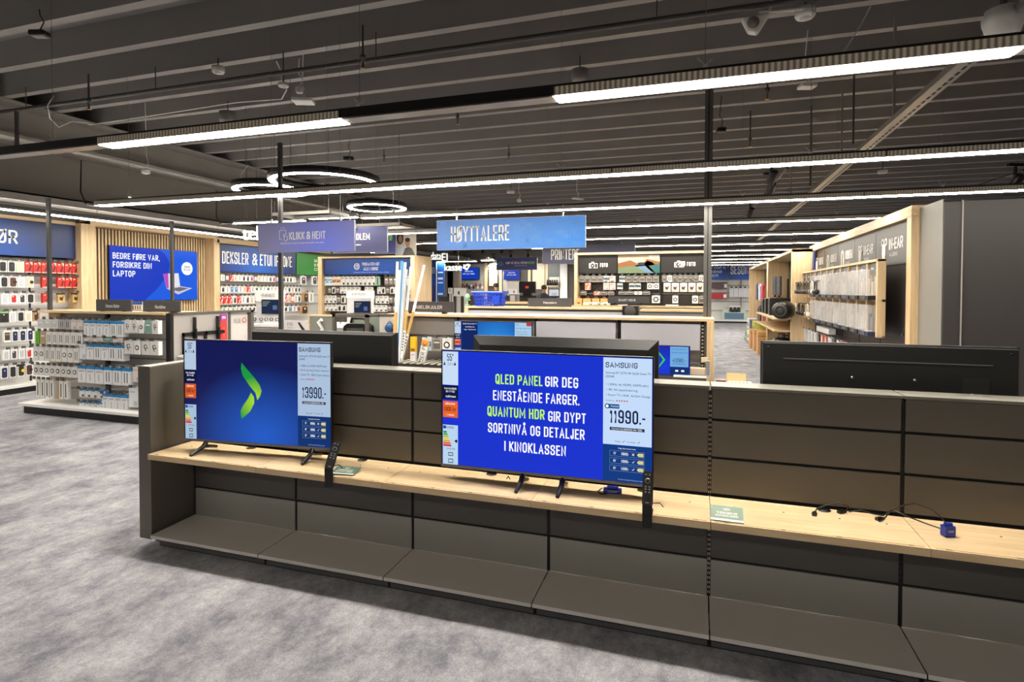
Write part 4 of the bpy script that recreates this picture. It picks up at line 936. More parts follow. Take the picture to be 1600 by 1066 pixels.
rack('+x', -11.1, 'phone case wall', 'packs on the phone case wall', [
 (0, 60, 408, 427, -2, 135, 'k k c r r r r r r r r'), (1, 60, 431, 450, 0, 135, 'k b w o_ _ r _ r r r r'), (2, 60, 457, 474, 1, 135, 'w wr wk k _ r _ g _ g r'),
 (3, 60, 484, 502, 0, 62, 'gk w k t f'), (4, 60, 512, 531, 4, 52, 'ph n n n'), (5, 60, 541, 558, 2, 50, 'w wk w wr'), (6, 60, 565, 585, -2, 50, 'n k y b')])
# slatted wall with the lit screen
ya, yb = 7.93, 10.9
t = thing('slatted_wall_panel', 'oak framed wall of upright slats carrying a lit screen', 'wall panel', (WX, (ya+yb)/2, 0))
MB().box(-11.4, -11.3, ya, yb, 0, 3.06).build('dark_backing', mat('dark_felt', (16, 13, 11), .9, vary=.1), t, True)
MB().box(-11.3, -11.02, ya-.06, ya+.05, 0, 3.08).box(-11.3, -11.02, yb-.1, yb, 0, 3.08).build('oak_side', OAKZ, t, True, bevel=.004)
MB().box(-11.3, -11.0, ya-.06, yb, 3.0, 3.12).build('oak_top', OAKY, t, True, bevel=.004)
mb = MB(); n = 40; aa, bb = ya+.06, yb-.11
for i in range(n):
    q = aa+(bb-aa)*(i+.5)/n
    mb.box(-11.3, -11.275, q-.017, q+.017, .05, 2.99)
mb.build('slat_cladding', OAKZ, t, True)
BL = E((22, 62, 200), .95)
sA = AX(171, 382, -11.19); sB = AX(309, 472, -11.19); w = sB.y-sA.y; z0 = 1.55; h = 1.12
t = thing('wall_screen', 'lit blue wall screen advising laptop insurance on the slatted wall', 'screen', (-11.2, (sA.y+sB.y)/2, z0), PI/2)
MB().box(-w/2, w/2, .0, .05, 0, h).build('casing', BLACK, t)
sc = MB().box(-w/2+.005, w/2-.005, -.004, .0, .005, h-.005).build('screen', BL, t)
mb = MB().prism([(w*.02, h-.005), (w*.1, h*.9), (w*.155, h*.72), (w*.13, h*.5), (w*.0, h*.22), (-w*.14, .005), (w*.5-.005, .005), (w*.5-.005, h-.005)], -.006, -.004).build('swoosh_panel', E((30, 96, 232), .95), sc)
for b_, x0, x1, zc in (('BEDRE FØRE VAR,', -.47, .03, .82), ('FORSIKRE DIN', -.47, -.06, .66), ('LAPTOP', -.47, -.24, .5)):
    text(sc, b_, x0*w, x1*w, (zc-.055)*h, (zc+.055)*h, SWHITE, -.008, .05)
MB().prism([(w*.365+.15*math.cos(j*PI/14), h*.64+.15*math.sin(j*PI/14)) for j in range(28)], -.009, -.006).build('round_badge', SWHITE, sc)
text(sc, 'PRODUKT', w*.365-.08, w*.365+.08, h*.655, h*.69, E((30, 60, 170), .9), -.011, .02); text(sc, 'BETALING', w*.365-.09, w*.365+.09, h*.6, h*.635, E((40, 150, 60), .9), -.011, .02)
mb = MB().prism([(w*.07, h*.52), (w*.11, h*.23), (w*.275, h*.28), (w*.255, h*.54)], -.008, -.006).build('laptop_picture', E((236, 236, 246), .95), sc)
MB().prism([(w*.07, h*.52), (w*.11, h*.23), (w*.135, h*.24), (w*.13, h*.53)], -.0095, -.008).build('laptop_picture', E((196, 84, 196), .9), sc)
MB().prism([(w*.11, h*.23), (w*.275, h*.28), (w*.43, h*.24), (w*.25, h*.11)], -.0085, -.006).build('laptop_picture', E((206, 204, 214), .95), sc)
MB().prism([(w*.15, h*.22), (w*.275, h*.26), (w*.38, h*.235), (w*.26, h*.17)], -.0095, -.0085).build('laptop_picture', E((120, 122, 140), .8), sc)
# far phone case wall
yc, yd = 10.9, 15.4
t = thing('wall_shelving', 'long white phone case wall under the navy and green signs', 'shelving', (WX, (yc+yd)/2, 0))
MB().box(-11.4, -11.36, yc, yd, .1, 2.24).build('back_panel', PEG, t, True)
mb = MB()
for zz in (2.2, 1.94, 1.66, 1.4): mb.box(-11.36, -11.345, yc, yd, zz-.06, zz-.01)
mb.build('hook_rail', mat('pale_grey_rail', (176, 176, 176), .4, vary=.03), t, True)
MB().box(-11.4, -11.05, yc-.0, yc+.1, 0, 3.0).build('oak_side', OAKZ, t, True)
MB().box(-11.4, -11.05, yc, yd, 2.92, 3.04).build('oak_top', OAKY, t, True)
MB().box(-11.36, -10.9, yc+.1, yd, .1, .16).box(-11.36, -10.95, yc+.1, yd, .84, .87).build('base_shelf', WHITE, t, True)
MB().box(-11.36, -10.95, yc+.1, yd, 0, .1).build('kickboard', BLACK, t, True)
a = AX(341, 400, -11.08).y; b = AX(463, 400, -11.08).y; c = AX(470, 400, -11.08).y
t = panel_sign('department_sign', 'navy wall sign reading DEKSLER & ETUI IPHONE', (-11.1, (a+b)/2, 2.23), PI/2, b-a, .67, NAVYP, .05)
w = b-a
x = lambda u: AX(u, 405, -11.1).y-(a+b)/2
text(t, 'DEKSLER', x(347), x(388), .2, .5, bold=.02); text(t, '&', x(394), x(402), .2, .5, bold=.02); text(t, 'ETUI', x(406), x(425), .2, .5, bold=.02); text(t, 'IPHONE', x(429), x(456), .2, .5, bold=.02)
GREENP = mat('green_sign_panel', (40, 124, 48), .45, vary=.1, scale=1)
t = panel_sign('department_sign', 'green wall sign beside the navy phone case sign', (-11.1, (b+yd)/2+.02, 2.23), PI/2, yd-b-.04, .63, GREENP, .05)
for i, bb_ in enumerate(('SLIK BESKYTTER', 'DU TELEFONEN', 'DIN')): text(t, bb_, .02, .62-.12*i, .4-.13*i, .48-.13*i, bold=.02)
rack('+x', -11.1, 'far phone case wall', 'packs on the far phone case wall', [
 (0, 400, 430, 440, 345, 462, 'wh d rd tn wh dk dk m d tn wh wh dk m d wh dk dk dk wh'), (0, 490, 431, 445, 470, 496, 'pw _ pw'),
 (1, 400, 447, 457, 345, 470, 'dk wh bl bl wh tn rd wh dk gn wh dk wh tn wh d wh dk wh dk dk'),
 (2, 400, 461, 474, 342, 470, 'rd rd rd dk rd wh dk tn dk bl wh rd _ _ _ _ rd tn or wh dk'), (2, 490, 456, 472, 474, 498, 'kf wh _'),
 (3, 400, 478, 487, 346, 400, 'gn wh gn wh dk wh dk dk'), (3, 450, 478, 487, 443, 470, 'dk bl wh dr'), (3, 490, 476, 490, 470, 482, 'kf')], back=.26)

# ================================================================ the accessory gondola
gx0, gx1, gy = -9.25, -6.86, 5.85
t = thing('accessory_gondola', 'free-standing oak-topped accessory shelving with white base', 'shelving', ((gx0+gx1)/2, 6.1, 0))
MB().box(gx0-.03, gx1+.02, gy, gy+.55, 1.44, 1.475).build('oak_top', OAKX, t, True, bevel=.003)
MB().box(gx0, gx1, 6.05, 6.1, .12, 1.43).build('back_panel', mat('taupe_back_panel', (206, 200, 194), .6, vary=.05), t, True)
for xx in (gx0+.05, (gx0+gx1)/2-.05, gx1-.02): MB().box(xx-.022, xx+.022, 6.0, 6.06, .1, 1.44).build('upright', BLACKMETAL, t, True)
MB().box(gx0-.05, gx1+.03, 5.58, 6.5, .11, .15).build('base_shelf', WHITE, t, True, bevel=.004)
MB().box(gx0, gx1, 5.63, 6.45, .0, .11).build('kickboard', BLACKMETAL, t, True)
MB().box(gx0+.0, gx0+.24, 5.98, 6.03, .15, 1.44).build('kraft_side', mat('kraft_side', (190, 164, 130), .6, vary=.06), t, True)
mb = MB()
for zz in (1.38, 1.1, .82, .55, .33): mb.box(gx0+.05, gx1-.03, 6.035, 6.05, zz-.02, zz)
mb.build('hook_rail', MGREY, t, True)
rack('-y', 5.72, 'accessory gondola', 'packs on the accessory gondola', [
 (0, 80, 498, 513, 57, 90, 'q q q'), (0, 110, 498, 515, 91, 128, 'x x p p'), (0, 160, 500, 526, 129, 192, 'B B B B Bd Bd'), (0, 220, 499, 521, 193, 247, 'h h hw hg h'),
 (1, 90, 517, 539, 52, 128, 'G F s s s s s s'), (1, 220, 531, 554, 193, 247, 'h hw h h'), (1, 140, 526, 534, 129, 190, 'p p hg p'),
 (2, 90, 541, 565, 50, 122, 'o o s s s o o s'), (2, 160, 537, 563, 122, 192, 'W B Bd B Bd Bd'), 
 (3, 90, 570, 589, 50, 119, 'O O o o O o O o'), (3, 160, 572, 600, 119, 202, 'B B B Bd Bd Bd'), (3, 220, 572, 598, 205, 247, 'p W p'),
 (4, 80, 592, 622, 53, 104, 'S S S S _ S S'), (4, 140, 607, 621, 121, 160, 'Cc Cc Cc Cc'), (4, 180, 615, 642, 157, 197, 'D D D D'), (4, 206, 604, 636, 199, 215, 'W'), (5, 140, 627, 640, 121, 157, 'Cc Cc Cc Cc')], back=.3)
def topper(ua, ub, vt, vb, Y, body, label, tx=None, m=SGREY, z0=None, name='shelf_topper_sign'):
    A = AY(ua, vt, Y); B = AY(ub, vb, Y); w = B.x-A.x; h = A.z-B.z
    t = thing(name, label, 'sign', ((A.x+B.x)/2, Y, B.z))
    MB().box(-w/2, w/2, 0, .02, 0, h).build('panel', m, t)
    mb = MB()
    for x in (-w*.32, w*.32): mb.box(x-.03, x+.03, -.02, .05, -.03, .01)
    mb.build('clip_foot', BLACK, t)
    if body:
        a, b = tx or (.25, .75); text(t, body, -w/2+a*w, -w/2+b*w, h*.3, h*.62, mat('dim_white_letter', (232, 232, 230), .5, vary=0), -.003, .01)
    return t
topper(150, 205, 468, 487, 5.9, 'Antenne tilbehør', 'dark topper sign reading Antenne tilbehør on the accessory gondola', (.28, .68))
topper(223, 281, 470, 488, 5.95, 'Handsfree', 'dark topper sign reading Handsfree on the accessory gondola', (.34, .62))
A = AY(214, 486, 6.2); t = thing('small_price_stand', 'small blue and white card stand between two topper signs', 'card stand', (A.x, 6.2, 1.475))
MB().box(-.1, .1, 0, .01, .0, .13).build('card', WHITEP, t); MB().box(-.105, .105, -.002, .0, .09, .13).build('blue_header', C(40, 90, 190), t); MB().box(-.1, .1, .0, .08, 0, .006).build('foot', WHITEP, t)
mb = MB()
for i in range(4): mb.box(-.08+.045*i, -.065+.045*i, -.003, 0, .02, .075)
mb.build('print_bars', C(90, 60, 40), t)
# wall mount display forming the end of that gondola, facing the TV shelving
X = -6.74
t = thing('mount_display_panel', 'grey display board with black TV wall brackets at the gondola end', 'display board', (X, 6.4, 0), PI/2)
# local x runs along world y
l0, l1 = -.5, .48
MB().box(l0, l1, .0, .06, .15, 1.44).build('board', mat('warm_grey_board', (160, 156, 152), .5, vary=.03), t)
MB().box(l0-.05, l0, -.02, .06, 0, 1.46).build('post', BLACKMETAL, t); MB().box(l0, l1, -.02, .08, 1.44, 1.47).build('top_rail', mat('dark_top_rail', (84, 78, 70), .45, vary=.04), t)
MB().box(l0, l1, -.3, .0, .1, .15).build('base_shelf', WHITE, t)
t2 = thing('tv_wall_mount', 'black adjustable TV wall bracket fixed to the grey board', 'wall mount', (X+.005, 6.4, .9), PI/2)
for xx in (-.18, .22): MB().box(xx-.018, xx+.018, -.05, -.02, .0, .5).box(xx-.012, xx+.012, -.07, -.05, .0, .34).build('vertical_arm', BLACK, t2)
MB().box(-.36, .36, -.03, -.004, .24, .29).box(-.36, .36, -.03, -.004, .0, .05).box(-.36, -.34, -.03, -.004, 0, .29).box(.0, .04, -.03, -.004, 0, .29).build('wall_plate', BLACK, t2)
t3 = thing('red_sales_strip', 'upright red strip with purple head on the grey board', 'sign', (X+.004, 6.4, .62), PI/2)
MB().box(.3, .42, -.012, -.004, 0, .8).build('red_panel', C(226, 60, 50), t3); MB().box(.3, .42, -.013, -.004, .7, .8).build('purple_head', C(160, 60, 150), t3)
text(t3, 'm', .33, .39, .73, .77, LETTER, -.014, .05)
for i in range(5): text(t3, 'ROKTIP'[i], .34, .38, .12+.11*i, .17+.11*i, mat('pale_pink_print', (244, 170, 150), .5, vary=0), -.014, .02)
for i in range(3):
    MB().box(X+.03, X+.09, 6.05+.2*i, 6.2+.2*i, .89, .89+.11).build('white_mount_box', mat('white_printed_box', (214, 212, 214), .4, vary=.05), label='%s white box standing below the TV wall bracket' % ORD[i], cat='box', group='white boxes below the TV wall bracket')
MB().box(X+.02, X+.26, 5.95, 6.75, .86, .885).build('board_shelf', WHITE, label='narrow white shelf below the TV wall bracket', cat='shelf')
MB().box(X+.06, X+.24, 6.05, 6.5, .886, .91).build('red_box', C(200, 40, 40), label='flat red box on the shelf by the end panel', cat='box')
# open dark frame beside it
t = thing('window_frame_display', 'open dark frame with a sales poster beyond the grey board', 'display frame', (X, 7.1, 0), PI/2)
MB().box(-.24, -.21, -.02, .06, 0, 1.46).box(.2, .26, -.02, .06, 0, 1.46).box(-.24, .26, -.02, .06, 1.43, 1.47).build('frame', mat('dark_top_rail', (84, 78, 70), .45, vary=.04), t)
MB().box(-.19, .17, .02, .03, 1.0, 1.4).build('poster', C(196, 192, 190), t)
text(t, 'VELGE', -.12, .03, 1.27, 1.34, mat('grey_print', (110, 108, 108), .5, vary=0), .018, .01)
MB().lathe([(.025, .016), (.045, .016), (.045, .02), (.025, .02)], c=(.1, 0, 1.31), n=20, axis='y').build('round_logo', C(190, 120, 100), t)
# ================================================================ middle speaker shelving and its goods
gy = 7.4
xl = AY(604, 490, gy).x; xr = AY(1116, 500, gy).x
t = thing('speaker_gondola', 'grey shelving with oak top edge and frosted rails behind the TVs', 'shelving', ((xl+xr)/2, gy+.3, 0))
MB().box(xl, xr, gy, gy+.62, 1.405, 1.44).build('oak_top', OAKX, t, True, bevel=.004)
MB().box(xr-.085, xr, gy-.03, gy+.65, 0, 1.405).build('oak_end', OAKZ, t, True, bevel=.004)
MB().box(xl, xr-.085, gy+.14, gy+.18, .1, 1.405).build('back_panel', mat('rail_grey_panel', (122, 116, 114), .45, vary=.05, scale=2), t, True)
MB().box(xl, xr-.09, gy-.45, gy+.14, .74, .77).build('shelf', mat('dark_shelf', (60, 54, 48), .5, vary=.05), t, True)
MB().box(xl, xr-.09, gy-.42, gy+.14, .02, .12).build('base_shelf', LOWER, t, True)
ub = [AY(u, 500, gy+.13).x for u in (610, 716, 838, 968, 1098)]
for a in ub[1:]: MB().box(a-.02, a+.02, gy+.12, gy+.145, .12, 1.4).build('upright', BLACKMETAL, t, True)
mb = MB()
for i in range(24): mb.box(ub[4]-.012, ub[4]+.012, gy+.115, gy+.12, .3+.045*i, .322+.045*i)
mb.build('slot_strip', SLOTLIGHT, t, True)
for i in (2, 3):
    MB().box(ub[i]+.04, ub[i+1]-.03, gy-.02, gy-.01, 1.06, 1.36).box(ub[i]+.04, ub[i+1]-.03, gy-.025, gy-.02, 1.05, 1.07).box(ub[i]+.04, ub[i+1]-.03, gy-.025, gy-.02, 1.35, 1.37).build('frosted_rail', FROST, t, True)
MB().box(ub[0], ub[1]-.05, gy+.1, gy+.11, 1.14, 1.38).build('frosted_rail', mat('grey_rail_cover', (134, 128, 124), .3, vary=.03), t, True)
# striped wire rack at the near edge of its shelf
rx0, rx1 = AY(617, 570, 6.98).x, AY(715, 570, 6.98).x
t = thing('wire_shelf_rack', 'dark slotted rack lying under the trunking lengths', 'rack', ((rx0+rx1)/2, 7.1, .77))
MB().box(rx0, rx1, 6.94, 7.5, .77, .78).build('tray', BLACKMETAL, t, True)
for i in range(9):
    q = rx0+(rx1-rx0)*(i+.5)/9
    MB().box(q-.014, q+.014, 6.94, 7.45, .78, .795).build('light_slat', mat('pale_slat', (206, 196, 180), .5, vary=.05), t, True)
# cable trunking lengths leaning on the rack
WT = mat('white_trunking', (236, 236, 236), .4, vary=.02); BT = mat('blue_trunking', (96, 164, 212), .35, vary=.03)
KT = mat('kraft_wrap', (206, 168, 96), .6, vary=.05)
for i, (ub_, vb, ut, vt, m, wd, lab) in enumerate([
    (616, 574, 621, 409, WT, .030, 'white trunking length with blank face, first in the leaning bundle'), (617.5, 573, 625, 422, WT, .026, 'shorter white trunking length beside the blue one'),
    (619, 572, 628, 408, BT, .034, 'pale blue trunking length standing in the bundle'), (622, 571, 633, 410, WT, .034, 'tallest white trunking length right behind the blue one'),
    (624, 566, 635, 421, mat('grey_trunking', (196, 202, 206), .4, vary=.03), .034, 'pale grey trunking length printed along its edge'), (628, 560, 642, 417, WT, .032, 'white trunking length with kraft wrapped lower half'),
    (626.5, 569, 663, 414, WT, .032, 'white trunking length leaning far over, away from the bundle')]):
    a = AY(ub_, vb, 7.0+.012*i); b = AY(ut, vt, 7.05+.045*i if i < 6 else 7.34)
    t = thing('cable_trunking', lab, 'cable trunking', a, 0, 'cable trunking lengths')
    d = b-a; z = d.normalized(); x = Vector((1, 0, 0)); x = (x-z*x.dot(z)).normalized(); y = z.cross(x)
    T = Matrix(((x.x, y.x, z.x, 0), (x.y, y.y, z.y, 0), (x.z, y.z, z.z, 0), (0, 0, 0, 1)))
    MB().box(-wd/2, wd/2, -.012, .012, 0, d.length, 0, T).build('channel', m, t)
    if i in (5, 6, 0): MB().box(-wd/2-.001, wd/2+.001, -.0135, .0135, d.length*(.3 if i else .3), d.length*.52, 0, T).build('kraft_wrap', KT, t)
    mb = MB()
    for j in range(7): mb.box(-wd*.3, wd*.25, -.0132, -.012, d.length*(.08+.03*j), d.length*(.095+.03*j), 0, T)
    if i in (4, 5, 6): mb.build('printing', INK, t)
# boxes and packs on that shelf
c = AY(645, 566, 7.1); t = thing('cable_box', 'upright yellow and white cable box on the striped rack', 'box', (c.x, 7.1, .796))
MB().box(-.04, .04, 0, .05, 0, .13).build('white_base', mat('white_printed_box', (214, 212, 214), .4, vary=.05), t); MB().box(-.04, .04, .001, .05, .13, .34).build('yellow_upper', C(236, 180, 30), t)
MB().box(-.032, .032, -.002, 0, .14, .18).build('brown_band', C(130, 90, 40), t); text(t, 'KABEL', -.028, .028, .085, .1, INK, -.001)
c = AY(658, 570, 7.12); t = thing('cable_box', 'white cable box with black writing leaning sideways', 'box', (c.x, 7.12, .796))
T = Matrix.Rotation(.22, 4, 'Y')
MB().box(-.05, .05, 0, .05, 0, .28, 0, T).build('carton', WHITEP, t); MB().box(-.05, .05, -.001, .05, .22, .3, 0, T).build('orange_flap', C(226, 150, 60), t)
mb = MB(); put_text(mb, '2ER PK', -.13, .13, -.03, .03, 0); mb.v = [tuple(T @ Vector((-q[2], -.002, q[0]+.13))) for q in mb.v]; mb.build('lettering', INK, t)
rack('-y', 7.2, 'speaker shelving', 'bubble packs beside the yellow box', [(0, 675, 526, 549, 659, 706, 'pb fe fw')], back=.35)
# TVs on the speaker shelving
BG3 = grad('blue_screen_picture', (40, 150, 240), (6, 52, 150), (.06, 0, .25), .55, .95)
xa, xb = AY(710, 510, 7.1).x, AY(832, 510, 7.1).x; zt = AY(770, 502.5, 7.1).z
tv, sc, W, H, ys = make_tv('blue TV half hidden behind the message TV, red tag on its corner', ((xa+xb)/2, 7.1, zt-.56), xb-xa, .56, 0, BG3, zt-.56-.77, (.25, .75), silver=False)
side_strip(sc, W, H, ys, .9, .09, '43"')
tv_panel(sc, W, H, ys, .785, .99, .3, .985, E((176, 214, 244), .9), 'price_panel'); tv_panel(sc, W, H, ys, .1, .31, .02, .985, E((10, 40, 110), .8), 'text_panel')
tv_text(sc, W, H, ys, 'TV', .8, .835, .91, .95, SNAVY, .03); tv_text(sc, W, H, ys, '43" 4K Smart TV', .8, .98, .84, .865, SNAVY, .01)
for i in range(3): tv_text(sc, W, H, ys, ['120Hz, 4x HDMI', 'AI Processor 4K', 'webOS, Magic Remote'][i], .8, .93+.01*i, .76-.05*i, .78-.05*i, SNAVY, 0)
tv_text(sc, W, H, ys, 'QLED MED SMART TV', .12, .3, .92, .95, SWHITE, .0); tv_text(sc, W, H, ys, 'enklere', .15, .27, .85, .88, SWHITE, .0); tv_text(sc, W, H, ys, 'og raskere', .13, .29, .78, .815, SWHITE, .0)
for pl in (UPLEAF, LOLEAF): MB().prism([(-W/2+(a+.09)*W, (b-.08)*H) for a, b in pl], ys-.0012, ys-.0002).build('chevron_leaf', leaf_mat(), sc)
MB().box(W/2-.075, W/2-.01, -.018, -.0145, H-.05, H-.005).build('red_corner_tag', C(150, 40, 34), tv)
xa, xb = AY(988, 560, 7.1).x, AY(1078.5, 560, 7.1).x; zt = AY(1050, 540, 7.1).z; zb = AY(1050, 587, 7.1).z
tv, sc, W, H, ys = make_tv('small TV showing a lime ring, price 4290, near the oak post', ((xa+xb)/2, 7.1, zb), xb-xa, zt-zb, 0, grad('royal_blue_screen_picture', (16, 60, 230), (4, 18, 120), (.05, 0, .1), .4, .9), max(zb-.77, .02), (.2, .8), silver=False)
tv_panel(sc, W, H, ys, .66, .97, .3, .97, E((120, 180, 236), .9), 'price_panel'); tv_panel(sc, W, H, ys, .66, .97, .04, .29, E((10, 52, 120), .8), 'variant_panel')
tv_text(sc, W, H, ys, '4290.-', .7, .93, .46, .58, SNAVY, .01); tv_text(sc, W, H, ys, 'SAMSUNG 32"', .69, .93, .86, .9, SNAVY, .0); tv_text(sc, W, H, ys, 'Full HD Smart TV', .69, .95, .75, .79, SNAVY, .0); tv_text(sc, W, H, ys, 'KALIBRERING', .7, .92, .38, .42, SNAVY, .0)
mb = MB(); mb.tube([(-.03, ys-.002, H*.78), (.04, ys-.002, H*.52), (-.03, ys-.002, H*.24)], [.006, .014, .006], 6).build('lime_chevron', E((60, 210, 60), .9), sc)
for x in (.75, .85): tv_panel(sc, W, H, ys, x, x+.05, .14, .2, SWHITE, 'variant_box', .0015)
c = AY(1106, 590, 7.0); t = thing('remote_control', 'silver remote standing at the oak post of the speaker shelving', 'remote', (c.x, 7.0, .775))
MB().box(-.022, .022, 0, .018, 0, .2).build('body', mat('silver_plastic', (176, 176, 176), .4, .2, vary=.05), t, bevel=.003)
mb = MB()
for r in range(8):
    for q in (-.012, 0, .012): mb.box(q-.004, q+.004, -.002, 0, .03+.02*r, .042+.02*r)
mb.build('buttons', INK, t)
c = AY(1090, 588, 7.15); t = thing('white_power_brick', 'beige cable pack lying by the small TV', 'pack', (c.x, 7.15, .772))
MB().box(-.1, .09, 0, .09, 0, .09).build('carton', C(206, 184, 160), t, bevel=.01); MB().tube([(-.1, .0, .01), (-.12, 0, .1), (-.06, 0, .13), (.0, .02, .12)], .006, 6).build('lead', CB, t)
c = AY(1080, 595, 6.98); MB().box(c.x-.2, c.x+.17, 6.96, 7.06, .771, .785).build('paper_leaflet', WHITEP, label='white leaflet at the edge of the speaker shelf', cat='leaflet')
for i, (u, v) in enumerate([(1098, 562), (1103, 562)]):
    c = AY(u, v, 7.3); MB().box(c.x-.018, c.x+.018, 7.28, 7.31, c.z-.03, c.z+.03).build('small_tag', C(226, 206, 170), label=['first', 'second'][i]+' small cream tag hanging above the silver remote', cat='tag')
c = AY(1156, 596, 5.2); t = thing('open_carton', 'small open cream carton just past the top of the TV shelving', 'box', (c.x, 5.2, .7))
z = AY(1156, 600, 5.2).z-.7
MB().box(-.09, .1, 0, .16, 0, z+.0).build('carton', C(226, 212, 186), t); MB().box(-.1, .06, .155, .16, z, z+.07).build('back_flap', C(236, 210, 160), t); MB().box(-.19, -.11, .02, .1, 0, z+.02).build('side_box', C(110, 74, 44), t)
mb = MB()
for i in range(5): mb.box(-.07+.03*i, -.05+.03*i, .02, .05, z, z+.012)
mb.build('bubble_wrap', C(206, 214, 206), t)
MB().box(c.x-.25, c.x+.25, 5.0, 5.5, 0, .7).build('low_plinth', LOWER, label='low grey plinth hidden behind the TV shelving under the cream carton', cat='plinth')
topper(628, 709, 471, 488, 7.55, 'KABELSKJULER', 'dark topper sign reading KABELSKJULER over the trunking', (.22, .78), z0=1.44)

# second row with the basket
gy2 = 10.5
xl, xr = AY(726, 480, gy2).x, AY(974, 480, gy2).x
t = thing('speaker_gondola', 'second grey shelving row with oak top, the basket standing on it', 'shelving', ((xl+xr)/2, gy2+.3, 0))
MB().box(xl, xr, gy2, gy2+.62, 1.43, 1.468).build('oak_top', OAKX, t, True, bevel=.004)
MB().box(xl, xr, gy2+.1, gy2+.14, .1, 1.43).build('back_panel', mat('rail_grey_panel', (122, 116, 114), .45, vary=.05, scale=2), t, True)
MB().box(xl, xr, gy2+.02, gy2+.03, 1.14, 1.39).build('frosted_rail', FROST, t, True)
MB().box(xl, xr, gy2-.3, gy2+.1, 0, .12).build('base_shelf', LOWER, t, True)
MB().box(xl, xl+.07, gy2, gy2+.62, 0, 1.43).build('oak_end', OAKZ, t, True)
topper(825, 893, 466, 480, 10.75, 'Høyttalere', 'dark topper sign reading Høyttalere on the basket row', (.36, .66))
A = AY(972, 478, 10.4); B = AY(997, 496, 10.4)
t = thing('black_speaker', 'black box speaker at the end of the basket row', 'speaker', ((A.x+B.x)/2, 10.4, B.z))
MB().box(-(B.x-A.x)/2, (B.x-A.x)/2, 0, .25, 0, A.z-B.z).build('cabinet', BLACK, t, bevel=.01); MB().lathe([(0, -.004), (.09, -.004), (.1, .002), (0, .002)], c=(0, 0, .11), n=24, axis='y').build('driver', DGREY, t)
MB().box(-(B.x-A.x)/2-.04, (B.x-A.x)/2+.04, .0, .3, -B.z, -.001).build('stand_panel', DGREY, t)
# blue shopping basket
BASK = mat('blue_basket_plastic', (18, 66, 196), .35, vary=.04)
A = AY(744, 478, 10.75); B = AY(788, 478, 10.75); w = (B.x-A.x)
t = thing('shopping_basket', 'blue perforated shopping basket on the oak top', 'basket', ((A.x+B.x)/2, 10.75, 1.469))
hb = AY(760, 455, 10.75).z-1.469; w2 = w*.5*.84; w1 = w*.5*1.02; d2, d1 = .13, .17
mb = MB()
def side(p0, p1, q0, q1, rows=4, cols=12):
    # a lattice wall between bottom edge p0-p1 and top edge q0-q1
    p0, p1, q0, q1 = map(Vector, (p0, p1, q0, q1))
    for j in range(cols+1):
        f = j/cols; a = p0.lerp(p1, f); b = q0.lerp(q1, f); mb.tube([a, b], .0085, 4)
    for r in range(rows+1):
        f = r/rows; mb.tube([p0.lerp(q0, f), p1.lerp(q1, f)], .009, 4)
bo = [(-w2, -d2, 0), (w2, -d2, 0), (w2, d2, 0), (-w2, d2, 0)]; to = [(-w1, -d1, hb*.88), (w1, -d1, hb*.88), (w1, d1, hb*.88), (-w1, d1, hb*.88)]
for i in range(4): side(bo[i], bo[(i+1) % 4], to[i], to[(i+1) % 4], 4, 12 if i % 2 == 0 else 5)
mb.build('lattice_walls', BASK, t)
MB().box(-w2, w2, -d2, d2, 0, .012).build('bottom', BASK, t)
mb = MB()
for (x0, x1, ya_, yb_) in ((-w1-.02, w1+.02, -d1-.02, -d1+.012), (-w1-.02, w1+.02, d1-.012, d1+.02), (-w1-.02, -w1+.012, -d1, d1), (w1-.012, w1+.02, -d1, d1)): mb.box(x0, x1, ya_, yb_, hb*.84, hb)
mb.build('rim', BASK, t)
MB().box(w1*.35, w1*.85, -d1-.004, -d2*.9, .06, hb*.7).build('solid_corner', BASK, t)
for s in (-1, 1): MB().tube([(-w1*.6, s*.012, hb*.9), (-w1*.5, s*.06, hb*.98), (w1*.5, s*.06, hb*.98), (w1*.6, s*.012, hb*.9)], .006, 6).build('handle', STEEL, t)
MB().box(-w1-.021, w1+.021, -d1-.021, -d1-.02, hb*.93, hb*.99).build('pale_rim_strip', C(150, 176, 226), t)
for i in range(6):
    q = (A.x+B.x)/2-.09+.036*i; MB().box(q-.012, q+.01, 10.66, 10.68, 1.482, 1.482+.06+.01*(i % 3)).build('small_white_pack', WHITEP, label='%s small white pack inside the blue basket' % ORD[i], cat='pack', group='packs in the basket')

# ================================================================ price match unit and the photo unit
def tall_unit(xa, xb, Y, z1, z0, depth, label, sides=.12, back=DGREY, side_l=True, side_r=True):
    t = thing('framed_wall_unit', label, 'shelving', ((xa+xb)/2, Y+depth/2, 0))
    MB().box(xa, xb, Y, Y+depth, z1-.05, z1).build('oak_top', OAKX, t, True, bevel=.004)
    if side_l: MB().box(xa, xa+sides, Y, Y+depth, 0, z1-.05).build('oak_side', OAKZ, t, True, bevel=.004)
    if side_r: MB().box(xb-sides, xb, Y, Y+depth, 0, z1-.05).build('oak_side', OAKZ, t, True, bevel=.004)
    MB().box(xa+sides, xb-sides, Y+.36, Y+.4, .1, z1-.05).build('back_panel', back, t, True)
    MB().box(xa+sides, xb-sides, Y+.02, Y+.36, 0, .15).build('base_shelf', LOWER, t, True)
    return t
Y = 12.7
xa, xb = AY(497, 450, Y).x, AY(648, 450, Y).x
t = tall_unit(xa, xb, Y, 2.65, 0, .95, 'oak framed charger wall under the price match banner', back=mat('brown_grey_panel', (88, 80, 72), .5, vary=.05))
mb = MB()
for zz in (2.1, 1.86, 1.62, 1.42): mb.box(xa+.12, xb-.12, Y+.33, Y+.36, zz-.04, zz-.01)
mb.build('hook_rail', BLACKMETAL, t, True)
za, zb_ = AY(580, 404, Y).z, AY(580, 428.5, Y).z
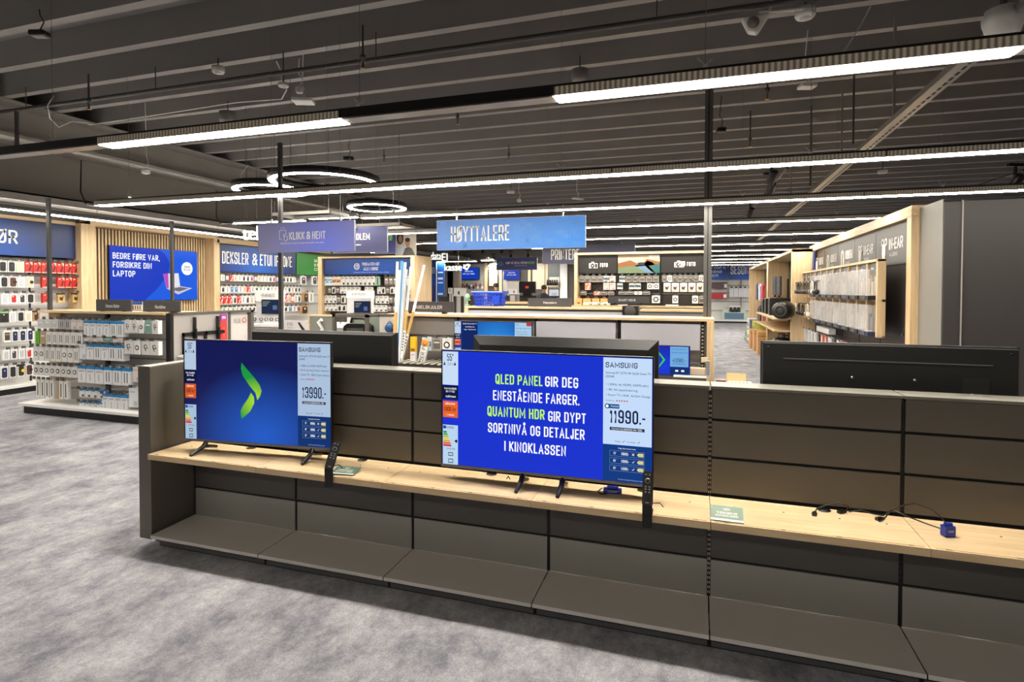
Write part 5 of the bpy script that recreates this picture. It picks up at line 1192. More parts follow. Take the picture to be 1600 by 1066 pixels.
t = panel_sign('banner_sign', 'navy price match banner with target icon in the charger unit', ((xa+xb)/2, Y+.06, zb_), 0, xb-xa-.26, za-zb_, NAVYP, .04)
ox = (xa+xb)/2
def UX(u, Yq): return AY(u, 450, Yq).x-ox
text(t, 'PRISMATCH MOT', UX(564, Y), UX(591, Y), .22, .3); text(t, 'ALLE I NORGE', UX(566, Y), UX(589, Y), .1, .18); text(t, 'Vi matcher priser fra alle norske butikker i Norge', UX(550, Y), UX(606, Y), .035, .06, bold=0)
cx = UX(555.5, Y)
for r0, r1 in ((.065, .085), (.03, .045)):
    MB().lathe([(r0, -.004), (r1, -.004), (r1, 0), (r0, 0), (r0, -.004)], c=(cx, 0, .2), n=28, axis='y').build('target_ring', LETTER, t)
MB().tube([(cx, -.005, .2), (cx+.07, -.005, .27)], .008, 5).build('target_arrow', LETTER, t)
rack('-y', Y+.1, 'charger unit', 'packs in the charger unit', [
 (0, 570, 431, 446, 500, 650, 'pc pb pb po po pc pc pc pc pc pc pc pc pg _ pd pd pd _ _ pc pc'), (1, 570, 448, 459, 512, 650, 'pd pk pd pc pc pc pc pc _ pc pc _ pc pk pd pk pk _ _ pk pk'),
 (2, 570, 461.5, 474, 500, 650, 'pc pc pc pc pd pk _ _ _ _ _ pc pd pc pc pc pd pd pd pd pd pd'), (3, 570, 476, 487, 500, 620, 'pc pc pc pc pk pk _ _ _ _ _ pc pc pc pc pd pd')], back=.25)
fx0, fx1 = AY(897, 450, Y).x, AY(1108, 450, Y).x
t = tall_unit(fx0, fx1, Y, 2.63, 0, .6, 'oak framed photo wall with two FOTO signs', sides=.07, back=mat('charcoal_panel', (64, 58, 52), .5, vary=.05))
MB().box(fx0, fx1, Y-.3, Y+.02, 1.42, 1.46).build('oak_counter', OAKX, t, True)
MB().box(fx0+.05, fx1, Y-.28, Y+.3, .0, 1.42).build('counter_front', mat('rail_grey_panel', (122, 116, 114), .45, vary=.05, scale=2), t, True)
for u in (964, 1032): q = AY(u, 450, Y+.2).x; MB().box(q-.02, q+.02, Y+.2, Y+.24, 1.46, 2.5).build('upright', BLACKMETAL, t, True)
mb = MB()
for v in (431, 441, 459): zz = AY(1000, v, Y+.2).z; mb.box(fx0+.08, fx1-.08, Y+.28, Y+.31, zz-.012, zz+.012)
mb.build('hook_rail', STEEL, t, True)
DARKSIGN = mat('espresso_sign', (26, 23, 20), .45, vary=.04, scale=6)
z1_, z0_ = AY(1000, 398.5, Y+.1).z, AY(1000, 427, Y+.1).z
for i, (ua, ub_, kind) in enumerate([(902, 964, 'foto'), (965.5, 1031, 'pic'), (1033, 1103, 'foto2')]):
    a, b = AY(ua, 410, Y+.1).x, AY(ub_, 410, Y+.1).x; w = b-a; h = z1_-z0_
    lab = ['espresso sign reading FOTO with a single camera icon', 'picture panel of a hand holding a camera between the FOTO signs', 'espresso sign reading FOTO with a double camera icon'][i]
    t = panel_sign('photo_sign', lab, ((a+b)/2, Y+.1, z0_), 0, w, h, DARKSIGN if kind != 'pic' else C(196, 176, 150), .03)
    if kind == 'pic':
        for nm, pl, col in (('roof_shape', [(-.5, .55), (-.2, .72), (.0, .5), (.1, .5), (.2, .78), (.5, .62), (.5, .45), (-.5, .3)], (126, 80, 44)), ('street_shape', [(-.5, .3), (-.1, .42), (.05, .2), (.2, 0), (-.5, 0)], (96, 112, 82)), ('road_shape', [(-.1, .42), (.2, .5), (.4, 0), (-.06, 0)], (92, 124, 150)), ('hand_shape', [(.12, .5), (.2, .68), (.32, .6), (.5, .2), (.5, .0), (.36, 0), (.22, .25)], (158, 98, 58)), ('sleeve_shape', [(.25, .4), (.5, .5), (.5, .0), (.4, .0)], (40, 92, 92)), ('camera_shape', [(-.02, .42), (-.02, .58), (.14, .6), (.14, .44)], (30, 34, 44)), ('white_badge', [(.24, .86), (.24, .99), (.48, .99), (.48, .86)], (226, 224, 218))):
            MB().prism([(p*w, q*h) for p, q in pl], -.003-.0006*len(nm), 0).build(nm, C(*col), t)
    else:
        cx = -w*.06 if i == 0 else -w*.02
        text(t, 'FOTO', w*.08, w*.27, h*.36, h*.58)
        mb = MB(); o = -w*.2; s = .075
        def rect(x0, x1, q0, q1, th=.012):
            mb.box(x0, x1, -.004, 0, q0, q0+th).box(x0, x1, -.004, 0, q1-th, q1).box(x0, x0+th, -.004, 0, q0, q1).box(x1-th, x1, -.004, 0, q0, q1)
        rect(o, o+w*.22, h*.3, h*.58); mb.box(o+w*.06, o+w*.13, -.004, 0, h*.58, h*.66)
        mb.lathe([(.045, -.004), (.06, -.004), (.06, 0), (.045, 0)], c=(o+w*.09, 0, h*.44), n=20, axis='y').lathe([(0, -.004), (.018, -.004), (.018, 0)], c=(o+w*.09, 0, h*.44), n=12, axis='y')
        if i == 2: rect(o+w*.1, o+w*.24, h*.36, h*.62); mb.lathe([(0, -.005), (.035, -.005), (.035, 0)], c=(o+w*.17, 0, h*.49), n=16, axis='y')
        mb.build('camera_icon', LETTER, t)
rack('-y', Y+.14, 'photo unit', 'packs in the photo unit', [
 (0, 1000, 430, 440.5, 904, 962, 'fe fe fe fe fc fp'), (0, 1000, 430, 440.5, 967, 1030, 'fc fe fe fe fe fe'), (0, 1000, 430, 440.5, 1034, 1100, 'fe fw fe fe fe fe fe fw'),
 (1, 1000, 441, 453, 904, 962, '_ fo _ _ fp fp'), (1, 1000, 442, 452, 964, 1030, 'fc _ fc fc _ fw fw'), (1, 1060, 441, 456, 1036, 1101, 'fb fb fb fb fb'),
 (2, 1060, 461, 474, 1018, 1032, 'fw'), (2, 1060, 461, 474, 1040, 1102, '_ fw _ _ fw fe'), (2, 930, 455, 461, 906, 960, 'fe _ fo fe fe'), (2, 990, 455, 461, 966, 1016, 'fe fe fw fe')], back=.16)
for i, (u0, u1) in enumerate([(899, 909), (911, 923), (925, 936), (938, 949)]):
    a, b = AY(u0, 470, Y-.05).x, AY(u1, 470, Y-.05).x
    t = thing('kraft_bag', '%s orange kraft bag on the photo counter' % ORD[i], 'bag', ((a+b)/2, Y-.05, 1.461), 0, 'kraft bags on the photo counter')
    MB().box(-(b-a)/2, (b-a)/2, 0, .12, 0, .145).build('bag_body', C(222, 166, 108), t); MB().tube([(-.03, .06, .145), (-.02, .06, .18), (.02, .06, .18), (.03, .06, .145)], .005, 5).build('handle', C(196, 140, 90), t)
    if i == 0: MB().box(-.02, .03, -.002, 0, .03, .06).build('seal', C(110, 50, 30), t)
random.seed(3)
for i in range(9):
    a = AY(914+4.5*i, 476, Y-.16); s = .04+.015*random.random()
    MB().lathe([(0, 0), (s, .004), (s*1.1, s*.7), (s*.5, s*1.3), (0, s*1.35)], n=8, smooth=False).build('crumpled_wrapper', C(*random.choice([(206, 214, 204), (150, 168, 150), (226, 222, 206)])), loc=(a.x, Y-.2+.02*random.random(), 1.461), rot=random.random()*3, label='%s crumpled pale wrapper along the photo counter' % ORD[i], cat='wrapper', group='crumpled wrappers on the photo counter')
topper(950, 1014, 463, 474.5, 12.35, 'SMART HOME', 'dark topper sign reading SMART HOME on the photo counter', (.26, .68))
MB().box(AY(1040, 476, 12.5).x, AY(1060, 476, 12.5).x, 12.45, 12.6, 1.461, 1.49).build('white_tray', WHITEP, label='white paper stack on the photo counter', cat='paper')
MB().box(AY(966, 474, 12.44).x, AY(980, 474, 12.44).x, 12.42, 12.55, 1.461, 1.485).build('white_tray', WHITEP, label='white lump of paper before the SMART HOME sign', cat='paper')
a, b = AY(1000, 486, 11.6).x, AY(1106, 486, 11.6).x
t = thing('low_oak_counter', 'low oak edged counter in front of the photo wall', 'counter', ((a+b)/2, 11.8, 0))
MB().box(a, b, 11.6, 12.1, 1.37, 1.41).build('oak_top', OAKX, t, True, bevel=.003); MB().box(a, b, 11.65, 12.05, 0, 1.37).build('front_panel', mat('rail_grey_panel', (122, 116, 114), .45, vary=.05, scale=2), t, True)
# ================================================================ headphone wall
HX = 2.18
ESP = mat('espresso_panel', (50, 45, 41), .45, vary=.04, scale=3)
t = thing('headphone_wall_unit', 'oak framed dark headphone wall running along the aisle', 'shelving', (HX+.2, 10, 0))
MB().box(HX, HX+.04, 7.2, 12.95, 0, 2.62).build('back_panel', ESP, t, True)
MB().box(HX-.06, HX+.3, 7.06, 12.95, 2.57, 2.69).build('oak_top', OAKY, t, True, bevel=.005)
MB().box(HX-.06, HX+.04, 7.06, 7.2, 0, 2.57).build('oak_side', OAKZ, t, True, bevel=.005)
MB().box(HX-.016, HX-.012, 7.205, 7.23, 2.05, 2.55).build('lit_edge_strip', WHITEP, t, True)  # pale strip painted as the lit inner side of the oak post
MB().box(HX-.3, HX, 7.25, 12.5, 0, .15).build('base_shelf', LOWER, t, True)
for y in (8.3, 9.3, 10.3, 11.3, 12.2): MB().box(HX-.004, HX, y-.006, y+.006, .2, 2.05).build('panel_joint', GAP, t, True)
MB().lathe([(0, -.006), (.05, -.006), (.05, 0), (0, 0)], c=(HX, AX(1411, 520, HX).y, AX(1411, 520, HX).z), n=20, axis='x').build('round_stopper', BLACK, t, True)
def icon_buds(mb, x, z, s):
    for d in (-1, 1):
        mb.lathe([(s*.11, -.004), (s*.17, -.004), (s*.17, 0), (s*.11, 0)], c=(x+d*s*.22, 0, z+s*.3), n=16, axis='y')
        mb.tube([(x+d*s*.12, -.003, z+s*.2), (x+d*s*.14, -.003, z-.2*s), (x+d*s*.05, -.003, z-.42*s)], s*.05, 5)
    return mb
def icon_phones(mb, x, z, s):
    mb.tube([(x+s*.3*math.cos(q), -.003, z+s*.1+s*.4*math.sin(q)) for q in [PI*j/10 for j in range(11)]], s*.04, 5)
    for d in (-1, 1): mb.box(x+d*s*.3-s*.07, x+d*s*.3+s*.07, -.005, 0, z-s*.42, z+s*.1)
    return mb
us = [1418, 1369, 1336, 1310, 1289, 1273]
txt = [('IN-EAR', 'ALLSIDIG', 'buds'), ('IN-EAR', 'TRADISJONELL', 'buds'), ('AROUND-EAR', 'GAMING', 'phones'), ('AROUND-EAR', 'TRÅDLØS', 'phones'), ('AROUND-EAR', 'STUDIO', 'buds')]
for i in range(5):
    ya = AX(us[i], 380, HX-.01).y; yb = AX(us[i+1], 380, HX-.01).y; w = yb-ya
    t = panel_sign('category_sign', ['large dark sign reading IN-EAR next to the oak post', 'dark sign reading IN-EAR, second from the oak post', 'dark sign with headphone icon, third from the oak post', 'dark sign with headphone icon, fourth from the oak post', 'last narrow dark sign of the headphone wall, beside the game unit'][i], (HX-.012, (ya+yb)/2, 2.09), -PI/2, w-.012, .45, ESP, .01, group=None)
    a, b, ic = txt[i]
    # local x runs towards the camera (-y world); text occupies the nearer half
    text(t, a, -.04*w, w*.38, .19, .32, bold=.012); text(t, b, -.02*w, w*.22, .11, .15, mat('grey_letter', (200, 198, 194), .5, vary=0), bold=.0)
    mb = MB(); (icon_buds if ic == 'buds' else icon_phones)(mb, -w*.2, .21, .24 if ic == 'phones' else .28); mb.build('headphone_icon', LETTER, t)
# floating oak display with acrylic boxes
RX = 1.93; ra, rb = 7.5, 12.75; rz0, rz1 = 1.25, 2.15
t = thing('headphone_display_rack', 'floating oak rack with eleven bays of acrylic boxes and headphones', 'display rack', (RX+.1, (ra+rb)/2, rz0))
MB().box(RX, RX+.085, ra, ra+.06, rz0, rz1).build('oak_side', OAKZ, t, True, bevel=.003); MB().box(RX, RX+.16, rb-.06, rb, rz0, rz1).build('oak_side', OAKZ, t, True, bevel=.003)
MB().box(RX, RX+.085, ra, rb, rz1-.025, rz1+.005).build('oak_top', OAKY, t, True)
MB().box(RX+.05, RX+.083, ra, rb, 1.66, 1.69).box(RX+.05, RX+.083, ra, rb, rz0+.0, rz0+.02).build('cross_rail', OAKY, t, True)
NB = 11; bp = (rb-ra-.12)/NB
mb = MB()
for i in range(1, NB): q = ra+.06+bp*i; mb.box(RX+.02, RX+.075, q-.022, q+.022, rz0, rz1-.02)
mb.build('oak_divider', OAKZ, t, True).data.name = 'dividers'
BPX = mat('taupe_rack_back', (116, 100, 84), .5, vary=.12, scale=6)
MB().box(RX+.075, RX+.083, ra+.06, rb-.06, rz0+.02, rz1-.03).build('rack_back', BPX, t, True)
NVC = C(36, 44, 78)
_fm = {}
def first(key, make):
    if key not in _fm: _fm[key] = make(); return _fm[key], True
    return _fm[key], False
def acrylic(label, loc, kind):
    def mk():
        r = thing('acrylic_case', label, 'display case', loc, -PI/2, 'acrylic headphone cases')
        w, h, d = .2, .31, .13
        mb = MB()
        for x0, x1, y_0, y_1 in ((-w, w, -d, -d+.004), (-w, -w+.004, -d, 0), (w-.004, w, -d, 0)): mb.box(x0, x1, y_0, y_1, .05, .05+h)
        mb.build('clear_walls', GLASS, r)
        e = MB().box(-w, w, -d-.001, -d+.003, .05+h-.004, .05+h); 
        for x in (-w, w-.004): e.box(x, x+.004, -d-.001, -d+.003, .05, .05+h)
        e.build('bright_edges', mat('acrylic_edge', (226, 226, 226), .2, vary=0), r)
        MB().box(-w, w, -d, 0, .0, .05).build('base_block', BLACK if kind != 1 else NVC, r)
        MB().box(-w*.4, w*.4, -d-.004, -d, .008, .04).build('price_label', mat('grey_price_label', (88, 88, 90), .4, vary=0), r)
        MB().lathe([(0, .05), (.05, .05), (.05, .058), (0, .058)], c=(.02, -d*.5, 0), n=16).build('white_disc', WHITEP, r)
        bc = [(200, 188, 172), (90, 86, 84), (150, 130, 110)][kind]
        for x, bw, bh in ((-.11, .07, .2), (.03, .09, .16), (.14, .06, .22)): MB().box(x-bw/2, x+bw/2, -d*.35, -d*.1, .055, .055+bh).build('boxed_earbuds', C(*bc), r)
        return r
    r, new = first(('acr', kind), mk)
    return r if new else dup(r, loc, label=label)
for i in range(NB):
    yc = ra+.06+bp*(i+.5)
    h = thing('navy_header_card', '%s dark header card of the headphone rack, counted from the oak end' % ORD[i], 'card', (RX+.04, yc, 1.98), -PI/2, 'header cards on the headphone rack')
    MB().box(-.17, .17, 0, .006, 0, .13).build('card', [C(50, 52, 66), NVC, C(74, 70, 66)][i % 3], h); MB().box(-.13, -.02, -.002, 0, .06, .085).build('print', C(190, 190, 196), h)
    if i < 8:
        for zz, nm in ((1.68, 'upper'), (1.26, 'lower')): acrylic('clear acrylic case, %s from the oak end, %s row' % (ORD[i], nm), (RX+.06, yc, zz), (i*2+(nm == 'lower')) % 3)
    if i in (2, 4):
        MB().box(RX-.04, RX-.034, yc-.04, yc+.04, 1.25, 1.31).build('yellow_tag', C(222, 206, 60), label='%s yellow offer tag under the headphone rack' % ORD[(i//2)-1], cat='tag')
def headphones(label, loc, kind):
    col = [BLACK, mat('cream_plastic', (222, 214, 200), .4, vary=.04), mat('olive_plastic', (78, 78, 64), .4, vary=.04)][kind]
    def mk():
        r = thing('headphones', label, 'headphones', loc, -PI/2, 'headphones on the rack')
        MB().tube([(.085*math.cos(q), -.08, .12+.09*math.sin(q)) for q in [PI*j/12 for j in range(13)]], .012, 8).tube([(-.085, -.08, .12), (-.088, -.08, .05)], .01, 8).tube([(.085, -.08, .12), (.088, -.08, .05)], .01, 8).build('headband', col, r)
        for s in (-1, 1):
            c = MB().lathe([(0, -.022), (.03, -.022), (.042, -.012), (.042, .012), (.03, .02), (0, .02)], c=(s*.088, -.08, .03), n=18, axis='x').build('ear_cup', col, r)
            MB().lathe([(.02, -.01), (.04, -.01), (.036, .012), (.02, .012)], c=(s*.06, -.08, .03), n=16, axis='x').build('ear_pad', BLACK, c)
        MB().box(-.012, .012, -.09, 0, .2, .22).build('peg', STEEL, r)
        return r
    r, new = first(('hp', kind), mk)
    return r if new else dup(r, loc, label=label)
nmz = ['black', 'cream', 'olive']
for r_, zz, seq in ((0, 1.74, [2, 0, 2, 0, 2, 1, 0]), (1, 1.34, [1, 0, 0, 1])):
    for j, k in enumerate(seq):
        yc = rb-.15-.34*j if r_ == 0 else rb-.1-.45*j
        headphones('%s headphones, %s from the far end of the %s peg row' % (nmz[k], ORD[j], ['upper', 'lower'][r_]), (RX-.02, yc, zz), k)
STY.update({'z': dict(desc='slim white earphone pack', body=(226, 226, 226), art=(150, 150, 152), shape='bar', name='earphone_pack', wf=.6), 'zr': dict(desc='slim red earphone pack', body=(206, 120, 104), art=(230, 220, 214), shape='bar', name='earphone_pack', wf=.6), 'zk': dict(desc='slim dark earphone pack', body=(66, 62, 62), art=(150, 146, 146), shape='bar', name='earphone_pack', wf=.6)})
rack('-x', HX-.2, 'foot of the headphone wall', 'packs below the headphone rack', [(0, 1275, 518, 540, 1254, 1322, 'z z z z z zk zr zr z zk z zr')], back=.2)
c = AX(1290, 518, HX-.15); MB().box(HX-.2, HX-.1, c.y-.5, c.y+.5, c.z-.02, c.z+.07).build('white_flat_box', WHITE, label='long white flat box on the hooks below the headphone rack', cat='box')
# dark cabinet closing the wall towards the TV shelving
t = thing('dark_cabinet', 'tall charcoal cabinet with pale side, standing beside the oak post', 'cabinet', (3.6, 7.3, 0))
CH = mat('charcoal_cabinet', (46, 43, 42), .5, vary=.04, scale=4)
MB().box(2.2, 2.345, 6.44, 7.06, 0, 2.63).build('corner_panel', CH, t, True, bevel=.004)
MB().box(2.195, 2.2, 6.46, 7.06, 0, 2.66).build('side_panel', mat('pale_taupe_side', (136, 132, 125), .5, vary=.04, scale=3), t, True)
MB().box(2.345, 5.4, 6.46, 7.05, 0, 2.635).build('front_panel', CH, t, True)
MB().box(2.338, 2.35, 6.43, 6.45, 0, 2.64).build('panel_joint', MGREY, t, True)

# ================================================================ game and fitness units down the aisle
GX0 = 1.75
def aisle_unit(ya, yb, label, z1=2.62):
    t = thing('aisle_wall_unit', label, 'shelving', (2.1, (ya+yb)/2, 0))
    MB().box(GX0, 2.3, ya, ya+.1, 0, z1).build('oak_side', OAKZ, t, True, bevel=.004); MB().box(GX0, 2.3, yb-.1, yb, 0, z1).build('oak_side', OAKZ, t, True, bevel=.004)
    MB().box(GX0, 2.3, ya, yb, z1-.06, z1).build('oak_top', OAKY, t, True); MB().box(2.25, 2.3, ya, yb, 0, z1-.06).build('back_panel', mat('charcoal_panel', (64, 58, 52), .5, vary=.05), t, True)
    return t
t = aisle_unit(12.6, 16.85, 'oak framed game unit with big loudspeaker on its shelf')
mb = MB()
for i in range(8): mb.box(2.18, 2.25, 12.9+.5*i, 13.05+.5*i, 1.2, 2.1)
mb.build('dark_slats', mat('dark_slat', (70, 60, 50), .5, vary=.08), t, True)
for zz in (1.22, .98): MB().box(1.45, 2.25, 12.75, 16.6, zz-.03, zz).build('oak_shelf', OAKY, t, True)
for yy, c_, lab in ((14.6, GREENP, 'green sign with white print in the game unit'), (13.1, mat('navy_small_sign', (30, 50, 110), .45, vary=.05), 'navy sign beside the green one in the game unit')):
    s = panel_sign('category_sign', lab, (2.12, yy, 2.1), -PI/2, 1.6 if yy > 14 else 1.3, .44, c_, .03); text(s, 'GAMING' if yy > 14 else 'UTSTYR', -.1, .4, .2, .32, bold=.03); text(s, 'PC', -.1, .1, .08, .14)
c = AX(1226, 486, 1.62); t = thing('party_loudspeaker', 'fat black cylindrical loudspeaker on the oak shelf', 'speaker', (1.62, c.y, 1.221))
T = Matrix.Rotation(-.35, 4, 'Z')
MB().lathe([(0, -.36), (.12, -.36), (.17, -.3), (.18, 0), (.17, .3), (.12, .36), (0, .36)], c=(0, 0, .18), n=28, axis='y', T=T).build('body', BLACK, t)
MB().lathe([(.09, -.375), (.125, -.37), (.125, -.36), (.09, -.36)], c=(0, 0, .18), n=24, axis='y', T=T).build('end_ring', DGREY, t); MB().lathe([(0, -.366), (.09, -.366), (.09, -.36)], c=(0, 0, .18), n=24, axis='y', T=T).build('woofer', mat('woofer_grey', (48, 46, 46), .6, vary=.05), t)
for i, (yy, zz, s) in enumerate([(14.6, 1.221, .4), (15.4, 1.221, .38), (16.1, 1.221, .36)]):
    t = thing('computer_tower', '%s black computer tower behind the cylindrical loudspeaker' % ORD[i], 'computer', (1.85, yy, zz), 0, 'computer towers'); MB().box(-.3, .2, -.2, .2, 0, s).build('case', BLACK, t, bevel=.008); MB().box(-.303, -.3, -.12, .12, .05, s-.06).build('front_panel', DGREY, t)
for i, yy in enumerate((14.9, 15.7)):
    t = thing('flat_monitor', '%s dark flat monitor standing above the computer towers' % ORD[i], 'monitor', (1.8, yy, 1.63), -PI/2, 'monitors in the game unit'); MB().box(-.32, .32, -.02, .02, .05, .5).build('panel', mat('grey_screen', (70, 74, 80), .2, vary=.05), t); MB().box(-.04, .04, -.02, .03, 0, .06).box(-.1, .1, -.06, .08, -.0, .01).build('stand', BLACK, t)
for i, (u, v) in enumerate([(1212, 530), (1221, 532)]):
    c = AZ(u, v+8, .55); t = thing('black_gaming_case', ['slim black bag standing beside the cartons', 'wide black bag behind the slim one'][i], 'bag', (1.78, 14.2-.6*i, 0)); MB().lathe([(0, 0), (.2, 0), (.23, .1), (.22, .6), (.16, .72), (0, .74)], n=16).build('body', BLACK, t); MB().tube([(-.06, 0, .73), (-.06, 0, .82), (.06, 0, .82), (.06, 0, .73)], .012, 6).build('handle', BLACK, t)
CARD = C(196, 152, 98)
for i, (ua, ub_, vt, vb) in enumerate([(1172, 1186, 515, 545), (1178, 1200, 516, 549), (1184, 1211, 519, 555), (1190, 1208, 529, 556)]):
    B = AZ(ua, vb, 0.0); zt = AY(ua, vt, B.y).z; x1 = AY(ub_, vb, B.y).x
    t = thing('cardboard_box', ['farthest cardboard box at the foot of the game unit', 'second cardboard box from the fitness unit', 'large cardboard box in front of the loudspeaker unit', 'small cardboard box before the large one'][i], 'box', ((B.x+x1)/2, B.y+.3, 0))
    w = x1-B.x; MB().box(-w/2, w/2, -.3, .2 if i < 3 else -.1, 0, zt).build('carton', CARD, t); MB().box(-w/2-.002, w/2+.002, -.08, -.03, zt, zt+.003).build('tape', C(176, 130, 80), t); MB().box(-w/2, w/2, -.302, -.3, zt*.8, zt*.84).build('print_stripe', C(150, 108, 66), t)
t = aisle_unit(17.0, 22.8, 'oak framed fitness unit with clothes beyond the game unit')
for i, (yy, zz, col, nm) in enumerate([(18, 1.5, (190, 40, 70), 'crimson'), (18.8, 1.5, (210, 210, 216), 'white'), (19.6, 1.5, (60, 66, 120), 'dark blue'), (17.8, .85, (170, 90, 70), 'rust'), (18.6, .85, (40, 38, 40), 'black'), (19.4, .85, (150, 120, 100), 'brown')]):
    t = thing('hanging_garment', '%s garment hanging in the fitness unit' % nm, 'garment', (1.75, yy, zz)); mb = MB(); mb.prism([(-.22, 0), (-.2, .3), (-.26, .42), (-.06, .5), (.06, .5), (.26, .42), (.2, .3), (.22, 0)], -.03, .03, 'x'); mb.build('cloth', C(*col), t); MB().tube([(0, 0, .5), (0, 0, .58), (.03, 0, .6)], .006, 5).build('hanger', STEEL, t)
for i, (yy, zz, col) in enumerate([(19.2, .1, (222, 90, 40)), (19.2, .5, (186, 190, 90)), (20.2, .1, (206, 206, 206)), (21.1, .1, (230, 230, 230)), (20.2, .5, (60, 62, 70)), (21.1, .5, (210, 214, 220)), (22.1, .1, (150, 170, 110))]):
    t = thing('sports_box', ['orange', 'lime', 'pale grey', 'white', 'dark grey', 'bluish white', 'leaf green'][i]+' boxed goods low in the fitness unit', 'box', (1.85, yy, zz)); MB().box(-.25, .2, -.4, .4, 0, .34).build('carton', C(*col), t); MB().box(-.252, -.25, -.2, .2, .08, .2).build('print', C(60, 60, 66), t)
    if zz < .2: pass
MB().box(1.58, 2.25, 18.7, 22.65, 0, .1).build('low_plinth', LOWER, label='dark plinth under the fitness unit goods', cat='plinth'); MB().box(1.62, 2.25, 18.7, 22.65, .45, .5).build('fitness_shelf', LOWER, label='grey shelf halfway up the fitness unit', cat='shelf')

# ================================================================ far season wall
FY = 34.0
t = thing('season_wall_shelving', 'white season shelving closing the far end of the aisle', 'shelving', (2.2, FY+.3, 0))
MB().box(.2, 5.2, FY+.3, FY+.36, .1, 3.6).build('back_panel', PEG, t, True); MB().box(.2, 5.2, FY-.2, FY+.3, .1, .16).build('base_shelf', WHITE, t, True); MB().box(.2, 5.2, FY-.15, FY+.3, 0, .1).build('kickboard', BLACK, t, True)
mb = MB()
for zz in (.7, 1.2, 1.7, 2.1): mb.box(.2, 5.2, FY+.26, FY+.3, zz-.04, zz)
mb.build('hook_rail', MGREY, t, True)
MB().box(2.18, 2.24, FY+.2, FY+.3, .1, 3.4).build('upright', MGREY, t, True)
zb_, za = AY(1150, 437, FY).z, AY(1150, 411, FY).z
a, b, c = AY(1108, 420, FY).x, AY(1137, 420, FY).x, AY(1178, 420, FY).x
t = panel_sign('department_sign', 'navy sign with three lines of small white text at the aisle end', ((a+b)/2, FY+.1, zb_), 0, b-a-.04, za-zb_, NAVYP)
for i, q in enumerate(('ALT SMART TIL', 'HUS OG HAGE', 'HER')): text(t, q, -.5, .4-.2*i, .6-.22*i, .74-.22*i)
t = panel_sign('department_sign', 'navy sign reading SESONG at the aisle end', ((b+c)/2+.3, FY+.1, zb_), 0, c-b+.5, za-zb_, NAVYP); U = lambda u: AY(u, 424, FY+.1).x-t.location.x; text(t, 'SESONG', U(1141.5), U(1175), .3, .78, bold=.025)
for i, (ua, ub_, va, vb, col, nm) in enumerate([(1109, 1136, 441, 451, (84, 62, 74), 'dark plum bench board'), (1109, 1135, 458, 467, (176, 20, 36), 'bright red bench board')]):
    A = AY(ua, va, FY-.1); B = AY(ub_, vb, FY-.1); t = thing('display_board', nm+' fixed on the season shelving', 'board', ((A.x+B.x)/2, FY-.1, B.z)); w = B.x-A.x
    MB().box(-w/2, w/2, 0, .3, 0, A.z-B.z).build('board', C(*col), t); MB().box(w/2-.15, w/2, -.01, 0, .05, .25).build('tag', WHITEP, t)
for i in range(6):
    A = AY(1143+7*i, 456, FY-.1); t = thing('hanging_grey_pack', '%s pale pack hanging on the season shelving' % ORD[i], 'pack', (A.x, FY-.1, A.z), 0, 'packs on the season shelving'); MB().box(-.11, .11, 0, .1, -.3, .2).build('pack', C(206, 206, 212), t); MB().box(-.05, .05, -.05, 0, .2, .28).build('tag', BLACK, t)
for i in range(3):
    A = AY(1142+6*i, 488, FY-.1); t = thing('black_grill_box', '%s dark heater box on the season shelving' % ORD[i], 'box', (A.x, FY-.12, A.z), 0, 'heater boxes'); MB().box(-.1, .1, 0, .3, 0, .35).build('carton', C(230, 230, 230), t); MB().box(-.08, .08, -.01, 0, .04, .28).build('dark_front', BLACK, t)
A = AY(1147, 502, FY-.1); t = thing('blue_heater_box', 'blue green printed box low on the season shelving', 'box', (A.x, FY-.12, .17)); MB().box(-.6, .6, 0, .3, 0, .6).build('carton', C(190, 206, 190), t); MB().box(-.5, .5, -.01, 0, .05, .4).build('print', C(90, 120, 150), t)

# ================================================================ hanging signs
def hang_sign(label, ua, ub_, vt, vb, Y, m, rot=0, edge=True, wires=True, z1=4.62):
    A = AY(ua, vt, Y); B = AY(ub_, vb, Y); w = B.x-A.x; h = A.z-B.z
    t = thing('hanging_sign', label, 'hanging sign', ((A.x+B.x)/2, Y, B.z), rot)
    MB().box(-w/2, w/2, 0, .025, 0, h).build('panel', m, t)
    if edge: 
        e = MB().box(-w/2-.004, w/2+.004, -.002, .027, -.004, .0).box(-w/2-.004, w/2+.004, -.002, .027, h, h+.004).box(-w/2-.004, -w/2, -.002, .027, 0, h).box(w/2, w/2+.004, -.002, .027, 0, h)
        e.build('edge_profile', mat('silver_edge', (150, 152, 168), .3, .5, vary=0), t)
    if wires:
        for x in (-w*.36, w*.36): MB().tube([(x, .012, h), (x, .012, z1-B.z)], .0022, 5).build('suspension_wire', WIRE, t); MB().box(x-.008, x+.008, 0, .024, h, h+.05).build('clip', CHROME, t)
    return t, w, h
PURP = node_sign('violet_click_sign', (116, 130, 236), (140, 140, 184), (.25, 0, .06), .75)
t, w, h = hang_sign('violet hanging sign reading KLIKK & HENT with bag icon', 403.5, 553, 350.5, 391.5, 5.25, PURP)
U = lambda u: AY(u, 370, 5.25).x-t.location.x
text(t, 'KLIKK', U(452), U(476), h*.42, h*.68, bold=.02); text(t, '&', U(479), U(485), h*.42, h*.68, bold=.02); text(t, 'HENT', U(488), U(508.5), h*.42, h*.68, bold=.02)
text(t, 'Bestill det du vil ha på nett og hent det i butikk i dine senere.', U(439), U(507), h*.26, h*.33, bold=.012)
mb = MB(); x0, x1 = U(437), U(447)
